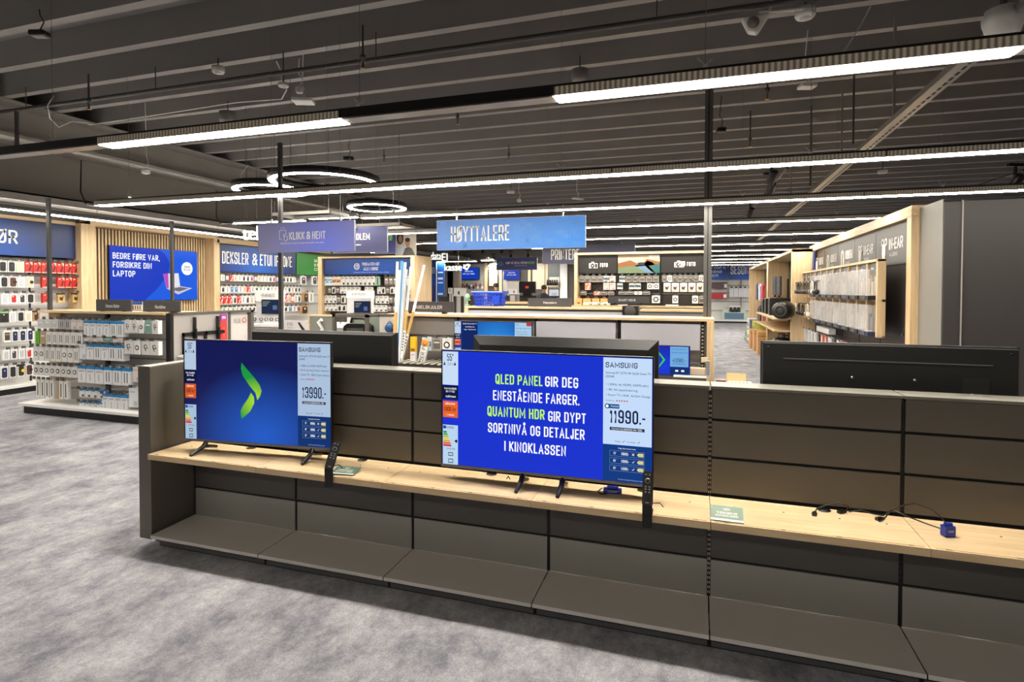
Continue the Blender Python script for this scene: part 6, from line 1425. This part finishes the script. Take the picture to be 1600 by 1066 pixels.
mb.tube([(x0, -.003, h*.45), (x0, -.003, h*.75), (x1, -.003, h*.75), (x1, -.003, h*.6)], .0035, 5).tube([(x0, -.003, h*.45), (x0+.03, -.003, h*.45)], .0035, 5).tube([(x0+.025, -.003, h*.75), (x0+.025, -.003, h*.84), (x1-.02, -.003, h*.84), (x1-.02, -.003, h*.75)], .003, 5)
mb.tube([(x1-.03, -.003, h*.62), (x1-.02, -.003, h*.42), (x1-.0, -.003, h*.36), (x1+.02, -.003, h*.42), (x1+.015, -.003, h*.54), (x1-.01, -.003, h*.52), (x1-.015, -.003, h*.62)], .0035, 5, closed=True)
mb.build('bag_icon', LETTER, t)
def chevsign():
    m = bpy.data.materials.new('blue_chevron_sign'); m.use_nodes = True
    N = m.node_tree.nodes; L = m.node_tree.links; b = N['Principled BSDF']; b.inputs['Roughness'].default_value = .4
    tc = N.new('ShaderNodeTexCoord'); sx = N.new('ShaderNodeSeparateXYZ'); L.new(tc.outputs['Object'], sx.inputs[0])
    mr = N.new('ShaderNodeMapRange'); mr.inputs['From Min'].default_value = -.95; mr.inputs['From Max'].default_value = .8; L.new(sx.outputs['X'], mr.inputs['Value'])
    cr = N.new('ShaderNodeValToRGB'); cr.color_ramp.elements[0].color = lin((96, 138, 206)); cr.color_ramp.elements[1].color = lin((52, 142, 238)); L.new(mr.outputs['Result'], cr.inputs['Fac']); L.new(cr.outputs['Color'], b.inputs['Base Color'])
    return m
t, w, h = hang_sign('large bright blue hanging sign reading HØYTTALERE', 683, 914.5, 345.5, 386, 6.9, chevsign())
U = lambda u: AY(u, 365, 6.9).x-t.location.x
text(t, 'HØYTTALERE', U(704.5), U(796), h*.27, h*.79, bold=.045)
CV = mat('pale_chevron_print', (92, 160, 232), .4, vary=0)
mb = MB(); random.seed(5)
for i in range(64):
    x = random.uniform(-.48, .47)*w; z = (.04+.13*random.randrange(7))*h
    if -.42*w < x < -.0*w and .18*h < z < .82*h: continue
    for q in (0, .03, .06): mb.prism([(x+q, z), (x+q+.018, z+.028), (x+q, z+.056), (x+q+.008, z+.056), (x+q+.026, z+.028), (x+q+.008, z)], -.0012, 0)
tag(mb.build('chevron_pattern', CV, t), kind='stuff')
DS = mat('dusk_blue_sign', (66, 68, 104), .45, vary=.05, scale=2)
t, w, h = hang_sign('dusky hanging sign reading MEDLEM, half behind the click and collect sign', 520, 605, 356.5, 394, 9.2, DS)
U = lambda u: AY(u, 370, 9.2).x-t.location.x
text(t, 'MEDLEM', U(545), U(578), h*.5, h*.75, bold=.03); text(t, 'Bli medlem', U(550), U(564), h*.28, h*.35, bold=0)
t, w, h = hang_sign('deep navy hanging sign with lime lettering behind the member sign', 585, 618.5, 356.5, 396, 11.2, mat('deep_navy_sign', (14, 24, 92), .4, vary=.05))
U = lambda u: AY(u, 370, 11.2).x-t.location.x
text(t, 'ER!', U(605.5), U(612.5), h*.5, h*.72, mat('lime_print', (150, 220, 60), .4, vary=0), bold=.03)
t, w, h = hang_sign('hanging photo poster of two people in white and grey tops', 617.5, 650, 363, 399, 11.6, C(216, 208, 192), edge=False)
def blob(pl, col, y): MB().prism([(a*w, b*h) for a, b in pl], y, 0).build('printed_figure', C(*col), t)
def ell(cx, cz, rx, rz): return [(cx+rx*math.cos(j*PI/10), cz+rz*math.sin(j*PI/10)) for j in range(20)]
blob([(-.46, 0), (-.4, .42), (-.26, .5), (-.1, .4), (-.04, 0)], (220, 222, 230), -.002); blob(ell(-.26, .72, .16, .24), (44, 32, 28), -.003); blob(ell(-.25, .7, .1, .17), (196, 150, 126), -.004)
blob([(-.14, 0), (-.02, .3), (.14, .36), (.3, .3), (.46, 0)], (100, 98, 96), -.005); blob(ell(.1, .54, .11, .19), (186, 140, 112), -.006); blob(ell(.1, .66, .12, .09), (70, 54, 44), -.0065)
t, w, h = hang_sign('long dusky hanging sign reading PRINTERE behind the photo wall', 848, 992, 384, 411, 13.7, mat('slate_blue_sign', (72, 74, 100), .45, vary=.04))
U = lambda u: AY(u, 400, 13.7).x-t.location.x
text(t, 'PRINTERE', U(861), U(905), h*.22, h*.78, bold=.02)
t, w, h = hang_sign('small navy hanging sign about paying later, near the cash desk', 776, 839, 403, 421.5, 17.0, mat('indigo_sign', (44, 46, 112), .4, vary=.05))
U = lambda u: AY(u, 410, 17.0).x-t.location.x
text(t, 'KJØP NÅ, BETAL NÅR DU', U(790.5), U(823), h*.48, h*.66, bold=.02); text(t, 'ØNSKER', U(824), U(835), h*.48, h*.66, mat('lime_print', (150, 220, 60), .4, vary=0), bold=.03); text(t, 'Bestill det på nett i dag', U(804), U(823), h*.3, h*.38, bold=.0)
mb = MB().tube([(U(777), -.004, h*.5), (U(781), -.004, h*.38), (U(787), -.004, h*.5), (U(783), -.004, h*.64)], .02, 5, closed=True); mb.build('hand_icon', C(110, 190, 190), t)
# glowing letters
GLOW = mat('backlit_letters', (255, 255, 250), .4, vary=0, emit=1.1)
def glow_word(body, ua, ub_, vt, vb, Y, label):
    A = AY(ua, vt, Y); B = AY(ub_, vb, Y)
    t = thing('glowing_letters', label, 'illuminated sign', ((A.x+B.x)/2, Y, B.z)); w = B.x-A.x; h = A.z-B.z
    text(t, body, -w/2, w/2, 0, h, GLOW, 0, .0, 'letter_face'); text(t, body, -w/2, w/2, 0, h, WHITEP, .05, .0, 'letter_back')
    MB().box(-w/2, w/2, .055, .07, h*.3, h*.36).build('carrier_rail', BLACKMETAL, t)
    for x in (-w*.3, w*.3): MB().tube([(x, .06, h*.3), (x, .06, 4.62-B.z)], .006, 5).build('suspension_wire', WIRE, t)
    return t
glow_word('tel', 378, 403, 354, 374.5, 9.3, 'glowing white letters tel beside the click and collect sign')
glow_word('data', 673, 689, 394, 406, 17.0, 'glowing white letters data above the lockers'); glow_word('El', 690, 699, 396, 408, 17.2, 'glowing white letters El beside the word data')
glow_word('kasse', 694.5, 721, 412.5, 423, 19.0, 'glowing white letters kasse over the cash desk'); glow_word('sup', 762, 776.5, 414, 424, 19.0, 'glowing white letters sup beside the pay later sign')
A = AY(729, 417, 19.0); t = thing('glowing_receipt_symbol', 'glowing receipt symbol after the word kasse', 'illuminated sign', (A.x, 19.0, A.z)); MB().prism([(-.13, -.05), (.02, -.13), (.16, .06), (.1, .1), (.02, .1), (-.06, .06), (-.11, .09)], -.02, .0).build('symbol_face', GLOW, t); MB().prism([(-.03, -.03), (.03, -.05), (.07, .02), (.0, .04)], -.024, -.02).build('symbol_hole', DGREY, t)

# ================================================================ phone department tables
TZ9 = AY(386, 505, 8.9).z+.001
def tower(ua, ub_, vt, vb, Y, body, label, su, sv):
    A = AY(ua, vt, Y); B = AY(ub_, vb, Y); w = B.x-A.x
    t = thing('display_tower', label, 'display stand', ((A.x+B.x)/2, Y, TZ9))
    A.z -= TZ9; B.z -= TZ9
    MB().box(-w/2, w/2, 0, .12, 0, A.z).build('tower_body', C(196, 194, 196), t); hz = (A.z-B.z)*.3
    MB().box(-w/2-.01, w/2+.01, -.01, .13, A.z-hz, A.z).build('white_header', WHITE, t)
    text(t, body, -w*.28, w*.3, A.z-hz*.62, A.z-hz*.3, mat('grey_print', (110, 108, 108), .5, vary=0), -.013, .0)
    P = AY(su[0], sv[0], Y-.03); Q = AY(su[1], sv[1], Y-.03); o = t.location; P.z -= TZ9; Q.z -= TZ9
    sc = MB().box(P.x-o.x, Q.x-o.x, -.04, -.005, Q.z, P.z).build('tablet', BLACK, t)
    MB().box(P.x-o.x+.012, Q.x-o.x-.012, -.043, -.04, Q.z+.015, P.z-.012).build('tablet_screen', E((26, 44, 84), .7), sc)
    xa_, xb_ = P.x-o.x, Q.x-o.x; hh = P.z-Q.z
    for i in range(3): MB().box(xa_+.03, xa_+.03+(xb_-xa_)*(.4-.08*i), -.045, -.043, Q.z+hh*(.8-.13*i), Q.z+hh*(.87-.13*i)).build('screen_text', E((150, 170, 160), .6), sc)
    MB().box(xa_+(xb_-xa_)*.62, xa_+(xb_-xa_)*.85, -.045, -.043, Q.z+hh*.3, Q.z+hh*.6).build('screen_picture', E((110, 140, 190), .6), sc)
    return t
tower(400, 438, 453.5, 512, 9.3, 'WEARABLES', 'white display tower headed WEARABLES with dark tablet', (409, 438), (468, 491))
tower(542, 579, 454.5, 493, 9.9, 'SMARTTELEFON', 'white display tower headed SMARTTELEFON with dark tablet', (553.5, 578.5), (470.5, 492))
A = AY(386, 505, 8.9); B = AY(500, 505, 8.9)
t = thing('phone_table', 'white phone table with printed front below the display towers', 'table', ((A.x+B.x)/2, 9.1, 0)); tz = A.z
MB().box(A.x, B.x, 8.85, 9.8, tz-.06, tz).build('table_top', WHITE, t, True, bevel=.005); MB().box(A.x+.05, B.x-.05, 8.95, 9.75, 0, tz-.06).build('plinth', C(186, 180, 178), t, True)
P = AY(440, 500, 8.84); Q = AY(498, 520, 8.84)
t = thing('phone_poster', 'pale poster with sloping phones on the front of the phone table', 'poster', ((P.x+Q.x)/2, 8.83, Q.z)); w = Q.x-P.x; h = P.z-Q.z
MB().box(-w/2, w/2, 0, .012, 0, h).build('sheet', C(206, 202, 202), t); text(t, 'FRI', -w*.33, -w*.18, h*.5, h*.8, mat('grey_print', (110, 108, 108), .5, vary=0), -.002, .02); text(t, 'FRAKT', -w*.33, -w*.12, h*.28, h*.4, mat('grey_print', (110, 108, 108), .5, vary=0), -.002, .0)
for x in (-.05, .22): MB().prism([(x*w, h*.8), (x*w+w*.05, h*.84), (x*w+w*.2, h*.2), (x*w+w*.12, h*.14)], -.003, 0).build('printed_phone', C(30, 30, 32), t); 
for i, (u, v, r) in enumerate([(398, 490, 0), (408, 497, .3), (424, 497, .2), (416, 488, .4), (433, 489, .4)]):
    c = AY(u, v, 9.05); t = thing('watch_display', '%s small watch stand on the phone table' % ORD[i], 'stand', (c.x, 9.05, tz+.001), r, 'watch stands')
    MB().box(-.04, .04, -.04, .04, 0, .008).tube([(0, 0, .008), (0, .01, .05)], .008, 6).build('stand', WHITEP if i > 1 else BLACK, t); MB().lathe([(.025, -.012), (.033, -.012), (.033, .012), (.025, .012)], c=(0, 0, .07), n=18, axis='y').build('watch_band', BLACK, t)
for i in range(5):
    c = AY(505+9*i, 0, 9.6)
    t = thing('phone_on_stand', '%s phone lying on the slanted phone counter' % ORD[i], 'phone', (c.x, 9.3, tz+.001), 0, 'phones on the counter')
    T = Matrix.Rotation(-.9, 4, 'X'); MB().box(-.036, .036, 0, .008, .01, .16, 0, T).build('phone_body', BLACK, t); MB().box(-.02, .02, .0, .05, 0, .03).build('stand_foot', WHITEP, t)
A = AY(498, 505, 9.2); B = AY(605, 505, 9.2)
t = thing('phone_table', 'second white phone table behind the dark framed speaker case', 'table', ((A.x+B.x)/2, 9.4, 0)); MB().box(A.x+.2, B.x, 9.05, 10.1, tz-.06, tz).build('table_top', WHITE, t, True, bevel=.005); MB().box(A.x+.25, B.x-.05, 9.1, 10.0, 0, tz-.06).build('plinth', C(196, 194, 194), t, True)
# dark framed speaker case at the end of the speaker shelving
A = AY(519, 491, 7.0); B = AY(574.5, 560, 7.0); x0, x1, z1 = A.x, B.x, A.z; xe = AY(606, 492, 7.0).x
t = thing('speaker_display_case', 'dark framed display case holding a black portable speaker', 'display case', ((x0+x1)/2, 7.15, 0))
DF = mat('dark_top_rail', (84, 78, 70), .45, vary=.04)
for x in (x0, x1-.045): 
    for y in (7.0, 7.5): MB().box(x, x+.045, y, y+.045, 0, z1).build('post', DF, t, True)
MB().box(x0, x1, 7.0, 7.045, z1-.04, z1).box(x0, x1, 7.5, 7.545, z1-.04, z1).box(x0, x0+.045, 7.0, 7.545, z1-.04, z1).box(x1-.045, x1, 7.0, 7.545, z1-.04, z1).build('top_frame', DF, t, True)
MB().box(x0, x1, 7.0, 7.5, 1.02, 1.06).build('shelf', DF, t, True); MB().box(x0+.05, x1-.05, 7.47, 7.48, 1.06, 1.38).build('back_print', C(136, 146, 136), t, True); MB().box(x0, x1, 7.02, 7.5, 0, 1.02).build('plinth', LOWER, t, True)
c = (x0+x1)/2
t = thing('portable_speaker', 'black portable speaker with carrying handle in the dark framed case', 'speaker', (c, 7.22, 1.061))
MB().prism([(-.2, 0), (-.22, .05), (-.2, .2), (-.14, .24), (.14, .24), (.2, .2), (.22, .05), (.2, 0)], -.09, .1).build('cabinet', BLACK, t, bevel=.015); MB().tube([(-.13, 0, .23), (-.11, 0, .31), (.1, 0, .31), (.15, 0, .23)], .02, 8).build('handle', BLACK, t); MB().box(-.14, .14, -.094, -.09, .04, .17).build('grille', DGREY, t)
t = thing('speaker_side_board', 'open side board with oak post next to the dark framed case', 'display frame', ((x1+xe)/2, 7.3, 0))
MB().box(x1+.01, xe, 7.3, 7.33, .9, z1-.03).build('board', C(206, 198, 186), t, True); MB().box(x1+.01, xe, 7.28, 7.34, z1-.03, z1).build('top_rail', DF, t, True); MB().box(xe-.03, xe+.06, 7.2, 7.5, 0, z1-.03).build('oak_post', OAKZ, t, True); MB().box(x1+.01, xe, 7.25, 7.4, 0, .9).build('plinth', LOWER, t, True)
c = (x1+xe)/2; t = thing('blue_speaker', 'small blue round speaker on the side board', 'speaker', (c+.06, 7.22, 1.17)); MB().lathe([(0, -.03), (.06, -.03), (.075, 0), (.06, .03), (0, .03)], c=(0, 0, .07), n=20, axis='y').build('body', C(40, 74, 120), t); MB().tube([(-.05, 0, .12), (0, 0, .17), (.05, 0, .12)], .008, 6).build('strap', C(40, 74, 120), t); MB().box(-.02, .02, -.03, .09, -.01, .0).build('bracket', STEEL, t)
P = AY(484, 494, 7.6); Q = AY(521, 540, 7.6); t = thing('vacuum_display', 'grey framed board with white robot arm beside the speaker case', 'display board', ((P.x+Q.x)/2, 7.6, 0)); w = Q.x-P.x
MB().box(-w/2, w/2, 0, .04, 0, P.z).build('board', C(120, 122, 114), t); MB().box(-w/2, w/2, -.01, .05, P.z, P.z+.025).box(-w/2-.02, -w/2, -.01, .05, 0, P.z).build('oak_edge', OAKX, t); MB().tube([(-.06, -.05, P.z-.3), (.06, -.05, P.z-.2), (-.02, -.05, P.z-.09), (.04, -.05, P.z-.05)], .026, 8).lathe([(0, 0), (.12, 0), (.12, .08), (0, .1)], c=(-.04, -.08, P.z-.42), n=20).build('white_device', WHITEP, t)

# ================================================================ cash desk zone deep in the hall
BY = 24.0
t = thing('cash_back_wall', 'dark back wall with oak posts and beige panels behind the cash desk', 'back wall', (AY(770, 450, BY).x, BY, 0))
def bw(ua, ub_, va, vb, m, name, y=BY, d=.1):
    A = AY(ua, va, y); B = AY(ub_, vb, y); MB().box(A.x, B.x, y, y+d, B.z, A.z).build(name, m, t, True)
BW = mat('dark_brown_wall', (70, 64, 58), .6, vary=.06, scale=2); BG = mat('beige_panel', (206, 196, 170), .5, vary=.04, scale=2)
A = AY(655, 500, BY+.1); B = AY(900, 500, BY+.1); MB().box(A.x, B.x, BY+.1, BY+.2, 0, 3.1).build('dark_wall', BW, t, True)
MB().box(A.x, B.x, BY+.2, BY+.24, 0, 4.6).build('upper_wall', WALLM, t, True)
for q in (711, 757, 780, 825, 852): bw(q, q+4, 411, 470, OAKZ, 'oak_post', BY+.02)
bw(713, 757, 413, 462, mat('pale_grey_niche', (150, 144, 138), .5, vary=.06), 'niche', BY+.06, .02); bw(764, 777, 412, 447, BG, 'beige_panel', BY+.05, .04); bw(832, 851, 412, 452, BG, 'beige_panel', BY+.05, .04); bw(786, 812, 425, 462, mat('pale_grey_niche', (150, 144, 138), .5, vary=.06), 'niche', BY+.06, .02)
bw(856, 875, 411, 462, C(64, 70, 70), 'sign_niche', BY+.05, .03); bw(875, 886, 411, 466, WHITE, 'white_pier', BY+.0, .08); bw(858, 874, 433, 462, C(206, 200, 190), 'white_niche', BY+.03, .02)
for i, (ua, ub_, va, vb, lab) in enumerate([(717, 748.5, 418, 437, 'lit blue wall screen over the cash desk shelves'), (787, 812, 421, 437.5, 'second lit blue wall screen, under the pay later sign')]):
    A = AY(ua, va, BY-.1); B = AY(ub_, vb, BY-.1); t2 = thing('wall_screen', lab, 'screen', ((A.x+B.x)/2, BY-.1, B.z)); w = B.x-A.x; h = A.z-B.z
    MB().box(-w/2, w/2, .01, .08, 0, h).build('casing', BLACK, t2); s = MB().box(-w/2+.02, w/2-.02, 0, .01, .02, h-.02).build('screen', E((18, 66, 196), .8), t2)
    text(s, 'PRISMATCH', -w*.2, w*.2, h*.62, h*.72, SWHITE, -.003, .02); text(s, 'MOT ALLE I NORGE', -w*.3, w*.28, h*.42, h*.52, SWHITE, -.003, .02)
MBK = C(44, 40, 40)
random.seed(9)
for i in range(12):
    u = 716+3.4*i; A = AY(u, 447+3*(i % 2), BY-.05); t2 = thing('wall_speaker', '%s small dark item on the cash wall shelf' % ORD[i], 'item', (A.x, BY-.06, A.z), 0, 'small items on the cash wall shelf'); MB().box(-.03, .03, 0, .06, -.04, .08).build('body', random.choice([MBK, C(150, 60, 50), C(210, 208, 204)]), t2); MB().box(-.034, .034, 0, .06, .08, .1).build('tag', BLACK, t2)
for i in range(5):
    u = 857+3.6*i; A = AY(u, 446, BY-.05); t2 = thing('coffee_grinder', '%s dark appliance on the white shelf near the printer sign' % ORD[i], 'appliance', (A.x, BY-.2, A.z), 0, 'dark appliances'); MB().lathe([(0, 0), (.05, 0), (.05, .12), (.035, .2), (.045, .22), (0, .24)], n=12).build('body', MBK, t2)
    MB().box(-.05, .05, .0, .2, -.06, -.001).build('shelf_piece', C(206, 190, 160), t2)
# parcel lockers
A = AY(668, 404, 20.5); B = AY(681, 475, 20.5)
t = thing('parcel_locker', 'navy parcel lockers beside the charger wall', 'locker', ((A.x+B.x)/2, 20.5, 0)); w = (B.x-A.x)*1.3
MB().box(-w/2, w/2, 0, .5, 0, A.z).build('cabinet', C(44, 52, 110), t); MB().box(-w/2, w/2, -.01, 0, 1.75, A.z-.1).build('blue_poster', C(40, 80, 170), t); MB().box(-w*.4, w*.35, -.014, -.01, A.z-.6, A.z-.35).build('print', C(150, 170, 210), t)
for i, zz in enumerate((.4, .8, 1.2, 1.6)): MB().box(-w/2+.02, w/2-.02, -.012, 0, zz, zz+.36).build('locker_door', C(54, 60, 124), t)
MB().box(-.06, .06, -.016, -.012, 1.3, 1.5).build('touch_screen', BLACK, t)
A = AY(682.5, 408, 20.4); B = AY(694, 472, 20.4); t = thing('info_banner', 'upright blue banner with white text beside the lockers', 'banner', ((A.x+B.x)/2, 20.4, 0)); w = B.x-A.x
MB().box(-w/2, w/2, 0, .04, .1, A.z).build('banner', C(36, 92, 180), t); MB().box(-w/2-.03, -w/2, -.01, .05, 0, A.z+.02).build('white_post', WHITEP, t)
for i, zz in enumerate((2.45, 2.2, 2.05, 1.6, 1.25, 1.1)): MB().box(-w*.35, w*.32, -.004, 0, zz, zz+(.08 if i % 2 else .05)).build('print', C(220, 226, 236), t)
for i, (u, w_) in enumerate(((699, .5), (707, .45))):
    c = AY(u, 450, 21.5); MB().box(c.x-w_/2, c.x+w_/2, 21.5, 21.9, 0, 2.7).build('grey_pillar', mat('brown_grey_pillar', (98, 90, 82), .5, vary=.06), label=['first', 'second'][i]+' grey brown pillar beside the banner', cat='pillar')
def desk(ua, ub_, vt, Y, m, label, d=.6, name='service_desk'):
    A = AY(ua, vt, Y); B = AY(ub_, vt, Y); t = thing(name, label, 'desk', ((A.x+B.x)/2, Y, 0)); w = B.x-A.x
    MB().box(-w/2, w/2, 0, d, A.z-.05, A.z).build('desk_top', m, t); MB().box(-w/2+.03, w/2-.03, .03, d-.03, 0, A.z-.05).build('desk_body', mat('desk_body', (74, 66, 60), .5, vary=.05), t); return A.z
desk(684, 712, 463, 17.5, DGREY, 'dark curved service desk by the lockers'); dz = desk(790, 838, 462, 19.5, mat('dark_desk', (52, 44, 42), .5, vary=.05), 'dark cash desk where staff sit'); desk(757, 824, 471.5, 14.0, OAKX, 'oak topped counter behind the basket')
for i, (ua, ub_, va, vb) in enumerate([(700, 706.5, 450, 459), (709, 728, 450, 463)]):
    A = AY(ua, va, 15.0); B = AY(ub_, vb, 15.0); t = thing('white_info_stand', ['narrow white info stand by the pillar', 'wide white info stand left of the basket'][i], 'info stand', ((A.x+B.x)/2, 15.0, 0)); w = B.x-A.x
    MB().box(-w/2, w/2, 0, .03, B.z, A.z).build('board', WHITE, t); MB().box(-w*.15, -w*.02, -.004, 0, B.z+.05, B.z+.14).build('print', MBK, t); MB().box(-w*.3, -w*.05, .03, .1, 0, B.z).box(w*.3, w*.45, .03, .1, 0, B.z).build('legs', C(206, 200, 196), t).name = 'leg_frame'
for i, (ua, ub_, va, vb) in enumerate([(795, 807, 451, 460)]):
    A = AY(ua, va, 15.5); B = AY(ub_, vb, 15.5); t = thing('white_info_stand', 'white info stand with boxes beneath, right behind the basket', 'info stand', ((A.x+B.x)/2, 15.5, 0)); w = B.x-A.x
    MB().box(-w/2, w/2, 0, .03, B.z, A.z).build('board', WHITE, t); MB().box(w*.1, w*.25, -.004, 0, B.z+.04, B.z+.1).build('print', MBK, t); MB().box(-w/2, w/2, .03, .3, 0, B.z).build('grey_cabinet', C(110, 106, 102), t); MB().box(-w*.3, w*.3, .0, .03, B.z-.2, B.z-.03).box(-w*.3, w*.3, .0, .03, B.z-.4, B.z-.24).build('framed_pictures', C(196, 192, 186), t)
A = AY(857, 451, 17.5); B = AY(874, 463, 17.5); t = thing('desk_monitor', 'white monitor with black frame beyond the speaker topper sign', 'monitor', ((A.x+B.x)/2, 17.5, 0)); w = B.x-A.x
MB().box(-w/2, w/2, 0, .05, B.z-.02, A.z).build('frame', BLACK, t); MB().box(-w/2+.02, w/2-.02, -.004, 0, B.z+.01, A.z-.03).build('screen', E((236, 238, 240), .8), t); MB().box(-w*.2, w*.28, -.006, -.004, B.z+.02, B.z+.1).build('white_window', E((214, 222, 232), .7), t); MB().box(-.1, .1, .02, .1, 0, B.z-.02).build('stand', BLACK, t)
A = AY(817, 457, 18.9); t = thing('till_terminal', 'dark till terminal with red light on the cash desk', 'till', (A.x, 19.4, dz+.001)); MB().box(-.3, .3, 0, .12, .1, .5).build('screen_back', BLACK, t); MB().box(-.06, .06, -.006, 0, .26, .34).build('red_light', E((230, 60, 50), 1.0), t); MB().box(-.15, .15, -.02, .15, 0, .1).build('foot', BLACK, t)
c = AY(839, 477, 14.2); t = thing('green_plant_toy', 'small pale green figure lamp left of the basket', 'lamp', (AY(736, 478, 11.2).x, 11.0, 1.469)); MB().lathe([(0, 0), (.05, 0), (.05, .01), (.015, .02), (.015, .12), (.05, .14), (.06, .19), (.03, .24), (0, .25)], n=14).build('body', C(150, 196, 160), t); MB().lathe([(0, .05), (.04, .06), (0, .09)], c=(.04, 0, .05), n=10).build('leaf', C(150, 196, 160), t)

# ================================================================ two people at the cash desk
def person(label, u, v_head, Y, lean, shirt, hair_c, face):
    c = AY(u, v_head, Y); top = c.z
    t = thing('person', label, 'person', (c.x, Y, 0), face)
    hz = top-.12                                    # head centre
    pts = [(0, 0, hz-.78), (0, lean*.3, hz-.55), (0, lean*.8, hz-.3), (0, lean, hz-.16), (0, lean*1.1, hz-.05), (0, lean*1.15, hz+.04), (0, lean*1.1, hz+.1),
           (-.2, lean*.85, hz-.29), (-.26, lean*.9-.06, hz-.55), (-.14, lean-.26, hz-.62), (.2, lean*.85, hz-.29), (.26, lean*.9-.06, hz-.55), (.14, lean-.26, hz-.62),
           (-.1, -.4, hz-.8), (-.1, -.44, hz-1.22), (.1, -.4, hz-.8), (.1, -.44, hz-1.22), (-.1, -.56, hz-1.25), (.1, -.56, hz-1.25)]
    rad = [.17, .16, .15, .055, .075, .085, .06, .07, .05, .036, .07, .05, .036, .085, .055, .085, .055, .04, .04]
    ed = [(0, 1), (1, 2), (2, 3), (3, 4), (4, 5), (5, 6), (2, 7), (7, 8), (8, 9), (2, 10), (10, 11), (11, 12), (0, 13), (13, 14), (0, 15), (15, 16), (14, 17), (16, 18)]
    me = bpy.data.meshes.new('body'); me.from_pydata(pts, ed, [])
    o = bpy.data.objects.new('body', me); COL.objects.link(o); o.parent = t
    m = bpy.data.materials.new('clothed_body'); m.use_nodes = True
    N = m.node_tree.nodes; L = m.node_tree.links; b = N['Principled BSDF']; tc = N.new('ShaderNodeTexCoord'); s = N.new('ShaderNodeSeparateXYZ'); L.new(tc.outputs['Object'], s.inputs[0])
    gt = N.new('ShaderNodeMath'); gt.operation = 'GREATER_THAN'; gt.inputs[1].default_value = hz-.15; L.new(s.outputs['Z'], gt.inputs[0])
    mx = N.new('ShaderNodeMix'); mx.data_type = 'RGBA'; mx.inputs['A'].default_value = lin(shirt); mx.inputs['B'].default_value = lin((176, 128, 104)); L.new(gt.outputs[0], mx.inputs['Factor']); L.new(mx.outputs['Result'], b.inputs['Base Color']); b.inputs['Roughness'].default_value = .7
    me.materials.append(m)
    sk = o.modifiers.new('skin', 'SKIN')
    for i, r in enumerate(rad): me.skin_vertices[0].data[i].radius = (r, r*.85)
    me.skin_vertices[0].data[0].use_root = True
    o.modifiers.new('smooth', 'SUBSURF').levels = 1; o.modifiers['smooth'].render_levels = 2
    hy = lean*1.12
    mb = MB().lathe([(.09, -.04), (.105, .0), (.105, .06), (.08, .11), (0, .13)], c=(0, hy+.025, hz+.02), n=18); mb.build('hair', hair_c, t)
    for x in (-.032, .032): MB().lathe([(0, -.004), (.01, 0), (0, .004)], c=(x, hy-.086, hz+.03), n=8, axis='y').build('eye', BLACK, t)
    MB().lathe([(.0, -.02), (.014, 0), (0, .03)], c=(0, hy-.085, hz+.0), n=8).build('nose', SKIN, t)
    return t
person('person in dark navy top bending forward at the cash desk', 848.5, 446.5, 20.6, -.16, (34, 40, 62), HAIR, .5)
person('person in black top behind the far rim of the basket', 777, 443.5, 21.6, -.1, (28, 27, 30), HAIR, -.3)
for i, (u, Yp) in enumerate(((848.5, 20.75), (777, 21.7))):
    c = AY(u, 470, Yp); t = thing('office_stool', ['dark stool carrying the person in navy', 'dark stool carrying the person in black'][i], 'stool', (c.x, Yp, 0)); zt = AY(u, 446.5 if i == 0 else 443.5, Yp-.15).z-1.04
    MB().lathe([(0, zt-.06), (.2, zt-.06), (.21, zt-.02), (0, zt)], n=20).build('seat', DGREY, t); MB().tube([(0, 0, .05), (0, 0, zt-.05)], .03, 8).build('column', STEEL, t); MB().lathe([(0, 0), (.25, 0), (.25, .03), (.04, .06), (0, .06)], n=20).build('foot_disc', BLACK, t)

# ================================================================ light and output
W = bpy.data.worlds.new('dim_surround'); SC.world = W; W.use_nodes = True
W.node_tree.nodes['Background'].inputs['Color'].default_value = (.02, .02, .021, 1); W.node_tree.nodes['Background'].inputs['Strength'].default_value = 1
SC.view_settings.view_transform = 'Standard'; SC.view_settings.look = 'None'; SC.view_settings.gamma = 1; SC.view_settings.use_curve_mapping = False
SC.view_settings.exposure = 0.15
SC.cycles.max_bounces = 6; SC.cycles.diffuse_bounces = 4; SC.cycles.glossy_bounces = 3; SC.cycles.transparent_max_bounces = 12; SC.cycles.caustics_reflective = False; SC.cycles.caustics_refractive = False
SC.cycles.sample_clamp_indirect = 6
